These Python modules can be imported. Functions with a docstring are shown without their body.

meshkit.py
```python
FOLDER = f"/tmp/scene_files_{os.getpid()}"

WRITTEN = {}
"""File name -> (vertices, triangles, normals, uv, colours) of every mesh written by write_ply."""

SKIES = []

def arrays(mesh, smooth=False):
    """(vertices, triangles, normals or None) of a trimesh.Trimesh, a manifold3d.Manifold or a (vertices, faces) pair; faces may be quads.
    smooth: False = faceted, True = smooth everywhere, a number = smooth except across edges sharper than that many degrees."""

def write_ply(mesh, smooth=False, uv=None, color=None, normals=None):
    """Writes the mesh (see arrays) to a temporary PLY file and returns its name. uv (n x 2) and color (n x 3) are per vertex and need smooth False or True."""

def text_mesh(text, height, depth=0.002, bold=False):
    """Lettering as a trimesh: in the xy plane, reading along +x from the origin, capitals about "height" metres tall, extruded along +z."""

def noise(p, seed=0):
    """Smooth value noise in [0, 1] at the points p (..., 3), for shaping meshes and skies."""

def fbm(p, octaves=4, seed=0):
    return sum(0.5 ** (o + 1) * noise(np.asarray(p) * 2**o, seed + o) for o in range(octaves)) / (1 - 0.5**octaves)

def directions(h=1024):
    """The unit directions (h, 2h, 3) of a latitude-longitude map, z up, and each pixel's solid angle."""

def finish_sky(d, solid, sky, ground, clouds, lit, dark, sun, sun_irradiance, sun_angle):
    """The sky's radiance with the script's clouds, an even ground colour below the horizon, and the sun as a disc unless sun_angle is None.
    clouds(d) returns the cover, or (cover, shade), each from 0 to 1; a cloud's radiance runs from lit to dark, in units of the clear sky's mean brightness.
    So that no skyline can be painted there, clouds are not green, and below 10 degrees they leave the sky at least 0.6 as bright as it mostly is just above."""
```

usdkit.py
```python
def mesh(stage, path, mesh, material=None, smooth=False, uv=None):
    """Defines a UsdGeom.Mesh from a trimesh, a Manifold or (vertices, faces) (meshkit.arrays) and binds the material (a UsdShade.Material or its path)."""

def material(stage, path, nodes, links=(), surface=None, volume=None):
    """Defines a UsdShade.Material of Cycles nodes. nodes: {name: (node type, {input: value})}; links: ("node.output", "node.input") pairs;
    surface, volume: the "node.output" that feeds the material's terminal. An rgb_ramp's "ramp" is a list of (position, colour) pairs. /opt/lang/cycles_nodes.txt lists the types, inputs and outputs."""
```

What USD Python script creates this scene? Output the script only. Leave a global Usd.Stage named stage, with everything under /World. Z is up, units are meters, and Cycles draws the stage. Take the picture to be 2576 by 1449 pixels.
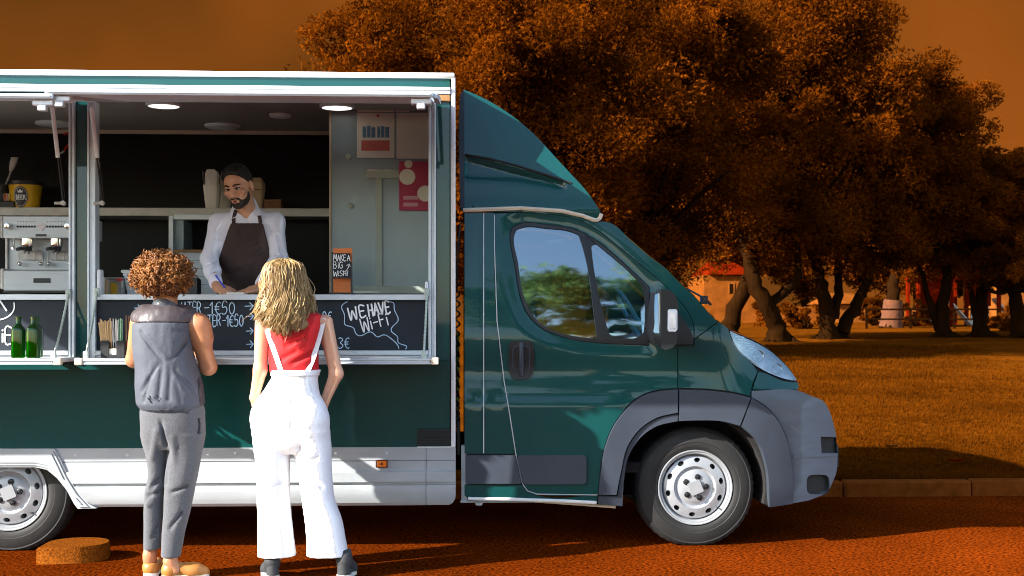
import math, random
import numpy as np
import trimesh, shapely, manifold3d
from shapely.geometry import Polygon, LineString, Point, MultiPolygon
from shapely import affinity
import usdkit, meshkit
from pxr import Usd, UsdGeom, UsdLux, UsdShade, Gf, Sdf, Vt

stage = Usd.Stage.CreateInMemory()
UsdGeom.SetStageUpAxis(stage, UsdGeom.Tokens.z)
UsdGeom.SetStageMetersPerUnit(stage, 1.0)
UsdGeom.Xform.Define(stage, '/World')
UsdGeom.Scope.Define(stage, '/World/Looks')
random.seed(7)
RNG = np.random.default_rng(7)

# ------------------------------------------------------------------ camera
# measured on the photograph at a width of 2576: focal length, horizon row, centre column
FOC, HOR, CX = 3215.0, 800.0, 1288.0
YAW = math.radians(2.4)
FWD = np.array([math.sin(YAW), math.cos(YAW), 0.0])
RGT = np.array([math.cos(YAW), -math.sin(YAW), 0.0])
UP = np.array([0.0, 0.0, 1.0])
EYE = np.array([-1.409, -7.547, 1.37])
cam = UsdGeom.Camera.Define(stage, '/World/camera')
cam.CreateHorizontalApertureAttr(36.0)
cam.CreateVerticalApertureAttr(20.25)
cam.CreateFocalLengthAttr(36.0 * FOC / 2576)
cam.CreateVerticalApertureOffsetAttr((HOR - 724.5) / 2576 * 36.0)
cam.CreateFStopAttr(6.3)
cam.CreateFocusDistanceAttr(7.4)
cam.CreateExposureAttr(1.7)
cam.AddTransformOp().Set(Gf.Matrix4d(*RGT, 0, *UP, 0, *(-FWD), 0, *EYE, 1))

# ------------------------------------------------------------------ sun and sky
SUN = np.array([-0.897, -0.442, 0.0])
SUN /= np.linalg.norm(SUN)
ELEV = math.radians(27.5)
sun_dir = np.array([SUN[0] * math.cos(ELEV), SUN[1] * math.cos(ELEV), math.sin(ELEV)])
sun = UsdLux.DistantLight.Define(stage, '/World/sun')
sun.CreateIntensityAttr(1.25)
sun.CreateAngleAttr(0.53)
sun.CreateNormalizeAttr(True)
sun.CreateColorAttr(Gf.Vec3f(1.0, 0.95, 0.88))
zb = sun_dir
xb = np.cross([0, 0, 1.0], zb); xb /= np.linalg.norm(xb)
yb = np.cross(zb, xb)
sun.AddTransformOp().Set(Gf.Matrix4d(*xb, 0, *yb, 0, *zb, 0, 0, 0, 30, 1))
usdkit.material(stage, '/World/Looks/sky_look', {
    'sky': ('sky_texture', {'sky_type': 'single_scattering', 'sun_disc': False, 'sun_elevation': ELEV,
                            'sun_rotation': math.atan2(sun_dir[0], sun_dir[1])}),
    'tc': ('texture_coordinate', {}),
    'sep': ('separate_xyz', {}),
    # a bank of brown evening haze low over the park, blending into clear blue sky overhead and behind
    'low': ('map_range', {'range_type': 'smoothstep', 'from_min': 0.28, 'from_max': 0.62, 'to_min': 1.0, 'to_max': 0.0, 'clamp': True}),
    'north': ('map_range', {'range_type': 'smoothstep', 'from_min': -0.55, 'from_max': 0.45, 'to_min': 0.0, 'to_max': 1.0, 'clamp': True}),
    'f': ('math', {'math_type': 'multiply'}),
    'cl': ('noise_texture', {'scale': 3.6, 'detail': 3.0, 'roughness': 0.45}),
    'clr': ('map_range', {'range_type': 'smoothstep', 'from_min': 0.36, 'from_max': 0.72, 'to_min': 0.0, 'to_max': 1.0, 'clamp': True}),
    'haze': ('mix_color', {'a': (0.33, 0.110, 0.016), 'b': (0.90, 0.228, 0.024)}),
    'hs': ('vector_math', {'math_type': 'scale', 'scale': 1.0}),
    'mx': ('mix_color', {'use_clamp': False}),
    'bg': ('background_shader', {'strength': 0.12}),
}, [('tc.generated', 'sep.vector'), ('tc.generated', 'cl.vector'), ('sep.z', 'low.value'), ('sep.y', 'north.value'),
    ('low.result', 'f.value1'), ('north.result', 'f.value2'), ('cl.fac', 'clr.value'), ('clr.result', 'haze.fac'),
    ('haze.result', 'hs.vector1'), ('f.value', 'mx.fac'), ('sky.color', 'mx.a'), ('hs.vector', 'mx.b'), ('mx.result', 'bg.color')], surface='bg.background')
dome = UsdLux.DomeLight.Define(stage, '/World/sky')
UsdShade.MaterialBindingAPI.Apply(dome.GetPrim()).Bind(UsdShade.Material.Get(stage, '/World/Looks/sky_look'))
dome.GetPrim().SetCustomDataByKey('kind', 'structure')

# ------------------------------------------------------------------ helpers
def at(px, py, y):
    """The point on the plane at depth y that stands at this place of the photograph (2576 wide)."""
    d = FWD * FOC + RGT * (px - CX) + UP * (HOR - py)
    return EYE + d * ((y - EYE[1]) / d[1])
def xz(px, py, y=0.0):
    p = at(px, py, y)
    return (p[0], p[2])
def zx(px, py, y=0.0):
    return at(px, py, y)[2]
def xx(px, py=800, y=0.0):
    return at(px, py, y)[0]

COUNT = {}
BASE = {}
def unique(parent, name):
    n = COUNT.get((parent, name), 0)
    COUNT[(parent, name)] = n + 1
    return name if n == 0 else f'{name}_{n:03d}'
def tag(prim, label=None, cat=None, group=None, kind=None):
    for k, v in (('label', label), ('category', cat), ('group', group), ('kind', kind)):
        if v:
            prim.SetCustomDataByKey(k, v)
def thing(name, label=None, cat=None, base=(0, 0, 0), group=None, kind=None):
    path = '/World/' + unique('/World', name)
    x = UsdGeom.Xform.Define(stage, path)
    x.AddTranslateOp().Set(Gf.Vec3d(*map(float, base)))
    tag(x.GetPrim(), label, cat, group, kind)
    BASE[path] = np.array(base, float)
    return path
def add(parent, name, mesh, mat, smooth=False, label=None, cat=None, group=None, kind=None):
    """One Mesh prim from world coordinates under a thing, a part or /World."""
    parent = parent or '/World'
    path = parent + '/' + unique(parent, name)
    base = BASE.get(parent, np.zeros(3))
    v, f, n = meshkit.arrays(mesh, smooth)
    m = usdkit.mesh(stage, path, (v - base, f), None)
    if n is not None:
        m.CreateNormalsAttr(Vt.Vec3fArray.FromNumpy(n.astype(np.float32)))
        m.SetNormalsInterpolation('vertex')
    UsdShade.MaterialBindingAPI.Apply(m.GetPrim()).Bind(MATS[mat])
    BASE[path] = base
    tag(m.GetPrim(), label, cat, group, kind)
    return path
def dup(src, base, label=None, group=None, rot=0.0, scale=1.0, cat=None):
    """Another individual of a thing with the same parts."""
    path = '/World/' + unique('/World', src.rsplit('/', 1)[1])
    x = UsdGeom.Xform.Define(stage, path)
    x.GetPrim().GetReferences().AddInternalReference(src)
    x.ClearXformOpOrder()
    x.AddTranslateOp(opSuffix='copy').Set(Gf.Vec3d(*map(float, base)))
    if rot:
        x.AddRotateZOp(opSuffix='copy').Set(float(rot))
    if scale != 1.0:
        sc = scale if np.ndim(scale) else (scale,) * 3
        x.AddScaleOp(opSuffix='copy').Set(Gf.Vec3f(*map(float, sc)))
    x.GetPrim().SetInstanceable(True)
    was = stage.GetPrimAtPath(src).GetCustomData()
    tag(x.GetPrim(), label or was.get('label'), cat or was.get('category'), group or was.get('group'))
    return path

MATS = {}
def pm(name, c, rough=0.5, metal=0.0, coat=0.0, var=0.12, scale=6.0, bump=0.0, bscale=90.0, detail=4.0, stretch=None, island=0.0, extra=None, c2=None, coatr=0.05, obj=False):
    """A principled material whose colour wanders by var, with fine relief."""
    c = np.array(c, float)
    lo, hi = (c * (1 - var), np.minimum(c * (1 + var), 1)) if c2 is None else (c, np.array(c2, float))
    nodes = {'g': ('geometry', {}), 'tc': ('texture_coordinate', {}), 'map': ('mapping', {'scale': stretch or (1, 1, 1)}),
             'n': ('noise_texture', {'scale': scale, 'detail': detail, 'roughness': 0.6}),
             'r': ('rgb_ramp', {'ramp': [(0.3, tuple(lo)), (0.7, tuple(hi))]}),
             'p': ('principled_bsdf', {'roughness': rough, 'metallic': metal, 'coat_weight': coat, 'coat_roughness': coatr, **(extra or {})})}
    links = [('tc.object' if obj else 'g.position', 'map.vector'), ('map.vector', 'n.vector'), ('n.fac', 'r.fac')]
    if island:
        nodes['h'] = ('hsv', {})
        nodes['iv'] = ('map_range', {'from_min': 0.0, 'from_max': 1.0, 'to_min': 1 - island, 'to_max': 1 + island})
        links += [('g.random_per_island', 'iv.value'), ('iv.result', 'h.value'), ('r.color', 'h.color'), ('h.color', 'p.base_color')]
    else:
        links += [('r.color', 'p.base_color')]
    if bump:
        nodes['bn'] = ('noise_texture', {'scale': bscale, 'detail': 3.0})
        nodes['b'] = ('bump', {'strength': 1.0, 'distance': bump})
        links += [('map.vector', 'bn.vector'), ('bn.fac', 'b.height'), ('b.normal', 'p.normal')]
    MATS[name] = usdkit.material(stage, '/World/Looks/' + name, nodes, links, surface='p.BSDF')
    return MATS[name]

def T(v, f):
    return trimesh.Trimesh(np.asarray(v, float), np.asarray(f, int), process=False)
def cat(*ms):
    ms = [m for m in ms if m is not None]
    return trimesh.util.concatenate(ms)
def man(m):
    o = m.to_mesh()
    return T(o.vert_properties[:, :3], o.tri_verts)
def box(x0, x1, y0, y1, z0, z1, b=0.003):
    x0, x1 = min(x0, x1), max(x0, x1); y0, y1 = min(y0, y1), max(y0, y1); z0, z1 = min(z0, z1), max(z0, z1)
    b = min(b, 0.3 * (x1 - x0), 0.3 * (y1 - y0), 0.3 * (z1 - z0))
    pts = []
    for x, sx in ((x0, 1), (x1, -1)):
        for y, sy in ((y0, 1), (y1, -1)):
            for z, sz in ((z0, 1), (z1, -1)):
                pts += [(x + sx * b, y + sy * b, z), (x + sx * b, y, z + sz * b), (x, y + sy * b, z + sz * b)]
    return man(manifold3d.Manifold.hull_points(np.array(pts)))
def pbox(px0, px1, py0, py1, y0, y1, b=0.003, yref=None):
    """A box whose front face (nearest the camera) fills these columns and rows of the photograph."""
    yr = y0 if yref is None else yref
    a, c = at(px0, py1, yr), at(px1, py0, yr)
    return box(a[0], c[0], y0, y1, a[2], c[2], b)
def hull(pts):
    return man(manifold3d.Manifold.hull_points(np.asarray(pts, float)))
def polys(p):
    return [g for g in getattr(p, 'geoms', [p]) if isinstance(g, Polygon) and g.area > 1e-9]
def prism(poly, y0, y1):
    """A polygon of the xz plane with thickness from y0 to y1 (y0 nearer the camera)."""
    out = []
    for g in polys(poly if hasattr(poly, 'geom_type') else Polygon(poly).buffer(0)):
        m = trimesh.creation.extrude_polygon(g, abs(y1 - y0), engine='earcut')
        v = m.vertices
        out.append(T(np.stack([v[:, 0], max(y0, y1) - v[:, 2], v[:, 1]], 1), m.faces))
    return cat(*out)
def round_poly(pts, r):
    p = Polygon(pts).buffer(0)
    return p.buffer(-r).buffer(r, quad_segs=6)
def frames(pts):
    pts = np.asarray(pts, float)
    t = np.gradient(pts, axis=0)
    t /= np.maximum(np.linalg.norm(t, axis=1, keepdims=True), 1e-9)
    n = np.zeros_like(t)
    ref = np.array([0, 0, 1.0]) if abs(t[0][2]) < 0.9 else np.array([1.0, 0, 0])
    for i in range(len(pts)):
        v = ref - t[i] * (ref @ t[i])
        n[i] = v / max(np.linalg.norm(v), 1e-9)
        ref = n[i]
    return t, n, np.cross(t, n)
def tube(pts, r, sides=8, caps=True, flat=1.0):
    pts = np.asarray(pts, float)
    r = np.broadcast_to(np.asarray(r, float), (len(pts),))
    t, n, b = frames(pts)
    a = np.arange(sides) / sides * 2 * math.pi
    v = pts[:, None] + r[:, None, None] * (np.cos(a)[None, :, None] * n[:, None] + flat * np.sin(a)[None, :, None] * b[:, None])
    v = v.reshape(-1, 3)
    f = []
    for i in range(len(pts) - 1):
        for k in range(sides):
            p, q = i * sides + k, i * sides + (k + 1) % sides
            f += [(p, q, q + sides), (p, q + sides, p + sides)]
    if caps:
        v = np.vstack([v, pts[0], pts[-1]])
        e = len(v)
        for k in range(sides):
            f.append((e - 2, (k + 1) % sides, k))
            f.append((e - 1, (len(pts) - 1) * sides + k, (len(pts) - 1) * sides + (k + 1) % sides))
    return T(v, f)
def revolve(profile, n=48, axis='z', at_=(0, 0, 0)):
    """profile: (radius, height) pairs turned about an axis; height runs along that axis (for 'y' away from the camera)."""
    pr = np.asarray(profile, float)
    a = np.arange(n) / n * 2 * math.pi
    v = np.stack([pr[:, None, 0] * np.cos(a), pr[:, None, 0] * np.sin(a), np.broadcast_to(pr[:, None, 1], (len(pr), n))], -1).reshape(-1, 3)
    f = []
    for i in range(len(pr) - 1):
        k = np.arange(n); k2 = (k + 1) % n
        f.append(np.stack([i * n + k, i * n + k2, (i + 1) * n + k2], 1)); f.append(np.stack([i * n + k, (i + 1) * n + k2, (i + 1) * n + k], 1))
    f = np.vstack(f)
    if axis == 'y':
        v = np.stack([v[:, 0], v[:, 2], -v[:, 1]], 1)
    elif axis == 'x':
        v = np.stack([v[:, 2], v[:, 1], -v[:, 0]], 1)
    return T(v + np.asarray(at_, float), f)
def noise_push(m, amp, freq, seed=0, octaves=3):
    m = T(m.vertices.copy(), m.faces)
    n = meshkit.arrays(m, True)[2]
    h = meshkit.fbm(m.vertices * np.asarray(freq) + seed * 13.7, octaves, seed) - 0.5
    m.vertices = m.vertices + n * (h * 2 * amp)[:, None]
    return m

def taubin(m, it):
    from scipy.sparse import coo_matrix, diags
    f = m.faces
    i = np.concatenate([f[:, 0], f[:, 1], f[:, 2], f[:, 1], f[:, 2], f[:, 0]]); j = np.concatenate([f[:, 1], f[:, 2], f[:, 0], f[:, 0], f[:, 1], f[:, 2]])
    A = coo_matrix((np.ones(len(i)), (i, j)), shape=(len(m.vertices),) * 2).tocsr()
    A = diags(1 / np.maximum(np.asarray(A.sum(1)).ravel(), 1)) @ A
    v = np.array(m.vertices)
    for k in range(it):
        v = v + (A @ v - v) * (0.5 if k % 2 == 0 else -0.48)
    return T(v, f)
# signed-distance sculpting: smooth unions meshed with surface nets
class Sculpt:
    def __init__(self, lo, hi, h):
        self.lo, self.h = np.asarray(lo, float), h
        self.n = np.ceil((np.asarray(hi, float) - self.lo) / h).astype(int) + 1
        self.d = np.full(self.n, 0.2, np.float32)
    def sl(self, lo, hi):
        a = np.clip(np.floor((np.asarray(lo) - self.lo) / self.h).astype(int), 0, self.n)
        b = np.clip(np.ceil((np.asarray(hi) - self.lo) / self.h).astype(int) + 1, 0, self.n)
        s = tuple(slice(i, j) for i, j in zip(a, b))
        ax = [self.lo[k] + self.h * np.arange(a[k], b[k]) for k in range(3)]
        return s, np.meshgrid(*ax, indexing='ij', sparse=True)
    def put(self, s, v, k, sub=False):
        d = self.d[s]
        if sub:
            v = -v
            h = np.clip(0.5 - 0.5 * (d - v) / k, 0, 1)
            self.d[s] = d * (1 - h) + v * h + k * h * (1 - h)
        else:
            h = np.clip(0.5 + 0.5 * (v - d) / k, 0, 1)
            self.d[s] = v * (1 - h) + d * h - k * h * (1 - h)
    def cone(self, a, b, ra, rb, k=0.02, sub=False):
        a, b = np.asarray(a, float), np.asarray(b, float)
        r = max(ra, rb) + 0.09
        s, (x, y, z) = self.sl(np.minimum(a, b) - r, np.maximum(a, b) + r)
        ab = b - a
        t = np.clip(((x - a[0]) * ab[0] + (y - a[1]) * ab[1] + (z - a[2]) * ab[2]) / max(ab @ ab, 1e-9), 0, 1)
        v = np.sqrt((x - a[0] - t * ab[0]) ** 2 + (y - a[1] - t * ab[1]) ** 2 + (z - a[2] - t * ab[2]) ** 2) - (ra + (rb - ra) * t)
        self.put(s, v, k, sub)
        return self
    def ell(self, c, r, k=0.02, R=None, sub=False):
        c, r = np.asarray(c, float), np.asarray(r, float)
        m = r.max() + 0.09
        s, (x, y, z) = self.sl(c - m, c + m)
        x, y, z = x - c[0], y - c[1], z - c[2]
        if R is not None:
            x, y, z = (R[0, i] * x + R[1, i] * y + R[2, i] * z for i in range(3))
        q = np.sqrt((x / r[0]) ** 2 + (y / r[1]) ** 2 + (z / r[2]) ** 2)
        q2 = np.sqrt((x / r[0] ** 2) ** 2 + (y / r[1] ** 2) ** 2 + (z / r[2] ** 2) ** 2)
        self.put(s, q * (q - 1) / np.maximum(q2, 1e-6), k, sub)
        return self
    def loft(self, knots, k=0.02, power=2.0, cap=0.0):
        """knots: (z, cx, cy, rx, ry) rows; an upright body of super-elliptic sections."""
        K = np.asarray(sorted(knots), float)
        r = K[:, 3:].max() + 0.09
        lo = np.array([K[:, 1].min() - r, K[:, 2].min() - r, K[0, 0] - 0.09]); hi = np.array([K[:, 1].max() + r, K[:, 2].max() + r, K[-1, 0] + 0.09])
        s, (x, y, z) = self.sl(lo, hi)
        from scipy.interpolate import PchipInterpolator
        g = PchipInterpolator(K[:, 0], K[:, 1:])(np.clip(z.ravel(), K[0, 0], K[-1, 0]))
        cx, cy, rx, ry = (g[:, i][None, None, :] for i in range(4))
        q = (np.abs((x - cx) / rx) ** power + np.abs((y - cy) / ry) ** power) ** (1 / power)
        v = (q - 1) * np.minimum(rx, ry) * (0.5 + 0.5 * np.clip(q, 0, 1))
        e = np.maximum(K[0, 0] - z, z - K[-1, 0])
        v = np.where(e > 0, np.sqrt(np.maximum(v, 0) ** 2 + np.maximum(e, 0) ** 2) + np.minimum(v, 0) * (e < 0.0), np.maximum(v, e))
        self.put(s, v, k)
        return self
    def cut(self, point, normal):
        """Keeps the side the normal points away from."""
        p, n = np.asarray(point, float), np.asarray(normal, float)
        n = n / np.linalg.norm(n)
        ax = [self.lo[k] + self.h * np.arange(self.n[k]) for k in range(3)]
        x, y, z = np.meshgrid(*ax, indexing='ij', sparse=True)
        self.d = np.maximum(self.d, ((x - p[0]) * n[0] + (y - p[1]) * n[1] + (z - p[2]) * n[2]).astype(np.float32))
        return self
    def copy(self, grow=0.0):
        o = Sculpt.__new__(Sculpt)
        o.lo, o.h, o.n, o.d = self.lo, self.h, self.n, self.d - grow
        return o
    def mesh(self, smooth=2):
        d = np.pad(self.d, 1, constant_values=0.2)
        ins = d < 0
        c = [ins[i:ins.shape[0] - 1 + i, j:ins.shape[1] - 1 + j, k:ins.shape[2] - 1 + k] for i, j, k in np.ndindex(2, 2, 2)]
        tot = sum(a.astype(np.int8) for a in c)
        act = (tot > 0) & (tot < 8)
        idx = np.argwhere(act)
        num = np.full(act.shape, -1, np.int64)
        num[act] = np.arange(len(idx))
        corner = np.array(list(np.ndindex(2, 2, 2)))
        val = np.stack([d[tuple((idx + o).T)] for o in corner], 1)
        acc, cnt = np.zeros((len(idx), 3)), np.zeros((len(idx), 1))
        for a in range(8):
            for b in range(a + 1, 8):
                if np.abs(corner[a] - corner[b]).sum() != 1:
                    continue
                x = (val[:, a] < 0) != (val[:, b] < 0)
                t = np.where(x, val[:, a] / np.where(x, val[:, a] - val[:, b], 1), 0)[:, None]
                acc += np.where(x[:, None], corner[a] + t * (corner[b] - corner[a]), 0); cnt += x[:, None]
        v = (idx + acc / cnt - 1) * self.h + self.lo
        F = []
        for ax in range(3):
            u, w = [(1, 2), (2, 0), (0, 1)][ax]
            lo = [slice(None)] * 3; hi = [slice(None)] * 3
            lo[ax], hi[ax] = slice(0, -1), slice(1, None)
            cr = ins[tuple(lo)] != ins[tuple(hi)]
            e = np.argwhere(cr)
            e = e[(e[:, u] > 0) & (e[:, w] > 0) & (e[:, u] < act.shape[u]) & (e[:, w] < act.shape[w]) & (e[:, ax] < act.shape[ax])]
            sgn = ins[tuple(e.T)]
            du, dw = np.eye(3, dtype=int)[u], np.eye(3, dtype=int)[w]
            q = np.stack([num[tuple((e - du - dw).T)], num[tuple((e - dw).T)], num[tuple(e.T)], num[tuple((e - du).T)]], 1)
            q[~sgn] = q[~sgn][:, ::-1]
            F += [q[:, [0, 1, 2]], q[:, [0, 2, 3]]]
        m = T(v, np.vstack(F))
        if smooth:
            m = taubin(m, smooth * 2)
        return m
# ------------------------------------------------------------------ materials
def ground_look(name, lo, hi, fine, coarse, bump, spread=0.45, lo_at=0.36, hi_at=0.66, stretch=(1, 1, 1)):
    """Grainy ground: a fine grain whose tone drifts in broad uneven patches."""
    MATS[name] = usdkit.material(stage, '/World/Looks/' + name, {
        'g': ('geometry', {}), 'mp': ('mapping', {'scale': stretch}), 'n': ('noise_texture', {'scale': fine, 'detail': 3.0, 'roughness': 0.65}), 'r': ('rgb_ramp', {'ramp': [(lo_at, lo), (hi_at, hi)]}),
        'c': ('noise_texture', {'scale': coarse, 'detail': 5.0, 'roughness': 0.6}), 'cr': ('map_range', {'from_min': 0.3, 'from_max': 0.7, 'to_min': 1 - spread, 'to_max': 1 + spread}),
        'h': ('hsv', {}), 'd': ('diffuse_bsdf', {'roughness': 0.6}), 'b': ('bump', {'strength': 1.0, 'distance': bump})},
        [('g.position', 'mp.vector'), ('mp.vector', 'n.vector'), ('g.position', 'c.vector'), ('n.fac', 'r.fac'), ('c.fac', 'cr.value'), ('cr.result', 'h.value'), ('r.color', 'h.color'),
         ('h.color', 'd.color'), ('n.fac', 'b.height'), ('b.normal', 'd.normal')], surface='d.BSDF')
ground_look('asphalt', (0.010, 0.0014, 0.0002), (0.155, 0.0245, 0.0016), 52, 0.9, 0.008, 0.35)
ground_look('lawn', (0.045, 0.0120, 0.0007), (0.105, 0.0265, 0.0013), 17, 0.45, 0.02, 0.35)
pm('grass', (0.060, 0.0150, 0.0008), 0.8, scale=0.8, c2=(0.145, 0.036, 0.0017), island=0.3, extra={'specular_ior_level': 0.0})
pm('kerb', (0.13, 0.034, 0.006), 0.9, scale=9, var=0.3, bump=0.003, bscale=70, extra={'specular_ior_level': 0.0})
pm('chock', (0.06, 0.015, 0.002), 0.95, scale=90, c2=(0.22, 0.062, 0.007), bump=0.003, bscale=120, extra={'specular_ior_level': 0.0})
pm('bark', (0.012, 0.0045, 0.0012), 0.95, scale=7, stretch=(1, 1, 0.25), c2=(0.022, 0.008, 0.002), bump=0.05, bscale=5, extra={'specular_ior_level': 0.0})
pm('limewash', (0.10, 0.028, 0.006), 0.95, scale=6, var=0.2, bump=0.02, bscale=6)
def leaf(name, lo, hi, trans, thru=0.25):
    MATS[name] = usdkit.material(stage, '/World/Looks/' + name, {
        'g': ('geometry', {}), 'n': ('noise_texture', {'scale': 0.7, 'detail': 3.0}),
        'm': ('math', {'math_type': 'multiply_add', 'value2': 0.5}),
        'r': ('rgb_ramp', {'ramp': [(0.3, lo), (1.0, hi)]}),
        'd': ('diffuse_bsdf', {'roughness': 0.3}),
        't': ('translucent_bsdf', {}), 'h': ('hsv', {'value': trans}), 'x': ('mix_closure', {'fac': thru})},
        [('g.position', 'n.vector'), ('g.random_per_island', 'm.value1'), ('n.fac', 'm.value3'), ('m.value', 'r.fac'),
         ('r.color', 'd.color'), ('r.color', 'h.color'), ('h.color', 't.color'), ('d.BSDF', 'x.closure1'), ('t.BSDF', 'x.closure2')], surface='x.closure')
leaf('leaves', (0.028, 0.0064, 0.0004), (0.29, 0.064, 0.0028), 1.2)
leaf('green_leaves', (0.07, 0.14, 0.045), (0.34, 0.50, 0.18), 1.6, 0.5)
pm('bark_pale', (0.30, 0.24, 0.14), 0.9, scale=5, var=0.3)
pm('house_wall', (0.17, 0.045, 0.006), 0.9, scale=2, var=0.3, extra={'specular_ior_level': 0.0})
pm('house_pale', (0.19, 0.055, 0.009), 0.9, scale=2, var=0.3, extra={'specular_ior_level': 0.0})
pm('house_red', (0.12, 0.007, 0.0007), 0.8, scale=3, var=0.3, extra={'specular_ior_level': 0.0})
pm('house_dark', (0.012, 0.004, 0.001), 0.9, extra={'specular_ior_level': 0.0})
pm('paint', (0.0030, 0.052, 0.050), 0.35, coat=0.75, var=0.05, scale=1.5, coatr=0.03, extra={'specular_ior_level': 0.15})
pm('white_trim', (0.72, 0.72, 0.72), 0.35, var=0.04, scale=10)
pm('skirt', (0.38, 0.41, 0.43), 0.4, var=0.12, scale=3.5, stretch=(0.6, 1, 2), coat=0.3, coatr=0.15)
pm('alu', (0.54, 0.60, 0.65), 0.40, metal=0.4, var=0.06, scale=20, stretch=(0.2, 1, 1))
pm('alu_dull', (0.40, 0.40, 0.38), 0.5, metal=0.5, var=0.12, scale=12)
pm('chrome', (0.8, 0.8, 0.8), 0.12, metal=1.0, var=0.02)
pm('silver', (0.62, 0.63, 0.65), 0.38, metal=0.45, var=0.06, scale=9, bump=0.0004, bscale=60)
pm('steel', (0.38, 0.42, 0.44), 0.42, metal=0.35, var=0.07, scale=6, stretch=(0.4, 1, 3))
pm('black_plastic', (0.008, 0.009, 0.011), 0.45, var=0.2)
pm('grey_plastic', (0.030, 0.039, 0.056), 0.55, var=0.10, scale=9, bump=0.0006, bscale=400)
pm('bumper_plastic', (0.080, 0.098, 0.120), 0.5, var=0.13, scale=5, stretch=(1, 1, 4), bump=0.0004, bscale=300)
pm('rubber', (0.007, 0.007, 0.007), 0.7, var=0.3, scale=8, c2=(0.014, 0.0135, 0.013), bump=0.0006, bscale=250)
pm('underbody', (0.006, 0.005, 0.005), 0.9)
pm('seam_highlight', (0.46, 0.50, 0.50), 0.4, metal=0.3)  # pale colour that paints in the highlight on seam edges
pm('seam', (0.004, 0.006, 0.006), 0.7)
pm('cream', (0.55, 0.47, 0.36), 0.6, var=0.1)
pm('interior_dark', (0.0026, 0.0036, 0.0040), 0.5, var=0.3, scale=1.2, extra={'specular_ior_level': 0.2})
pm('ceiling', (0.30, 0.28, 0.26), 0.6, var=0.05)
pm('grey_panel', (0.27, 0.37, 0.41), 0.25, var=0.1, scale=1.5)
pm('pale_green', (0.42, 0.50, 0.44), 0.6, var=0.06)
pm('counter_wood', (0.33, 0.17, 0.06), 0.5, var=0.2, scale=8)
pm('board', (0.009, 0.014, 0.022), 0.6, var=0.3, scale=3, c2=(0.014, 0.021, 0.031), extra={'specular_ior_level': 0.3})
pm('chalk', (0.42, 0.60, 0.78), 0.9, var=0.15, scale=60)
pm('chalk_white', (0.80, 0.83, 0.85), 0.9, var=0.1, scale=60)
pm('amber', (0.85, 0.20, 0.008), 0.25, var=0.06, scale=60, coat=0.6)
pm('amber_dark', (0.16, 0.02, 0.004), 0.4)
pm('lime_lawn', (0.38, 0.50, 0.05), 0.6, var=0.2, scale=6)  # lit lawn colour for the added panel in the gap
pm('cab_trim', (0.16, 0.32, 0.40), 0.6)
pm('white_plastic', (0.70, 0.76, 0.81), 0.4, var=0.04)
pm('paper_white', (0.70, 0.69, 0.66), 0.8, var=0.05)
pm('kraft', (0.42, 0.32, 0.20), 0.8, var=0.1)
pm('wood_stick', (0.62, 0.42, 0.20), 0.7, var=0.15, scale=20, island=0.15)
pm('wood_brown', (0.22, 0.10, 0.04), 0.7, var=0.2, scale=20, island=0.2)
pm('stick_green', (0.30, 0.58, 0.36), 0.6, var=0.1)
pm('foam_black', (0.018, 0.019, 0.021), 0.9, var=0.5, scale=180, bump=0.001, bscale=250)
pm('yellow', (0.62, 0.36, 0.01), 0.35, var=0.05, coat=0.3)
pm('orange_card', (0.60, 0.16, 0.03), 0.5)
pm('poster_cream', (0.80, 0.79, 0.70), 0.7, var=0.03)
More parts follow.
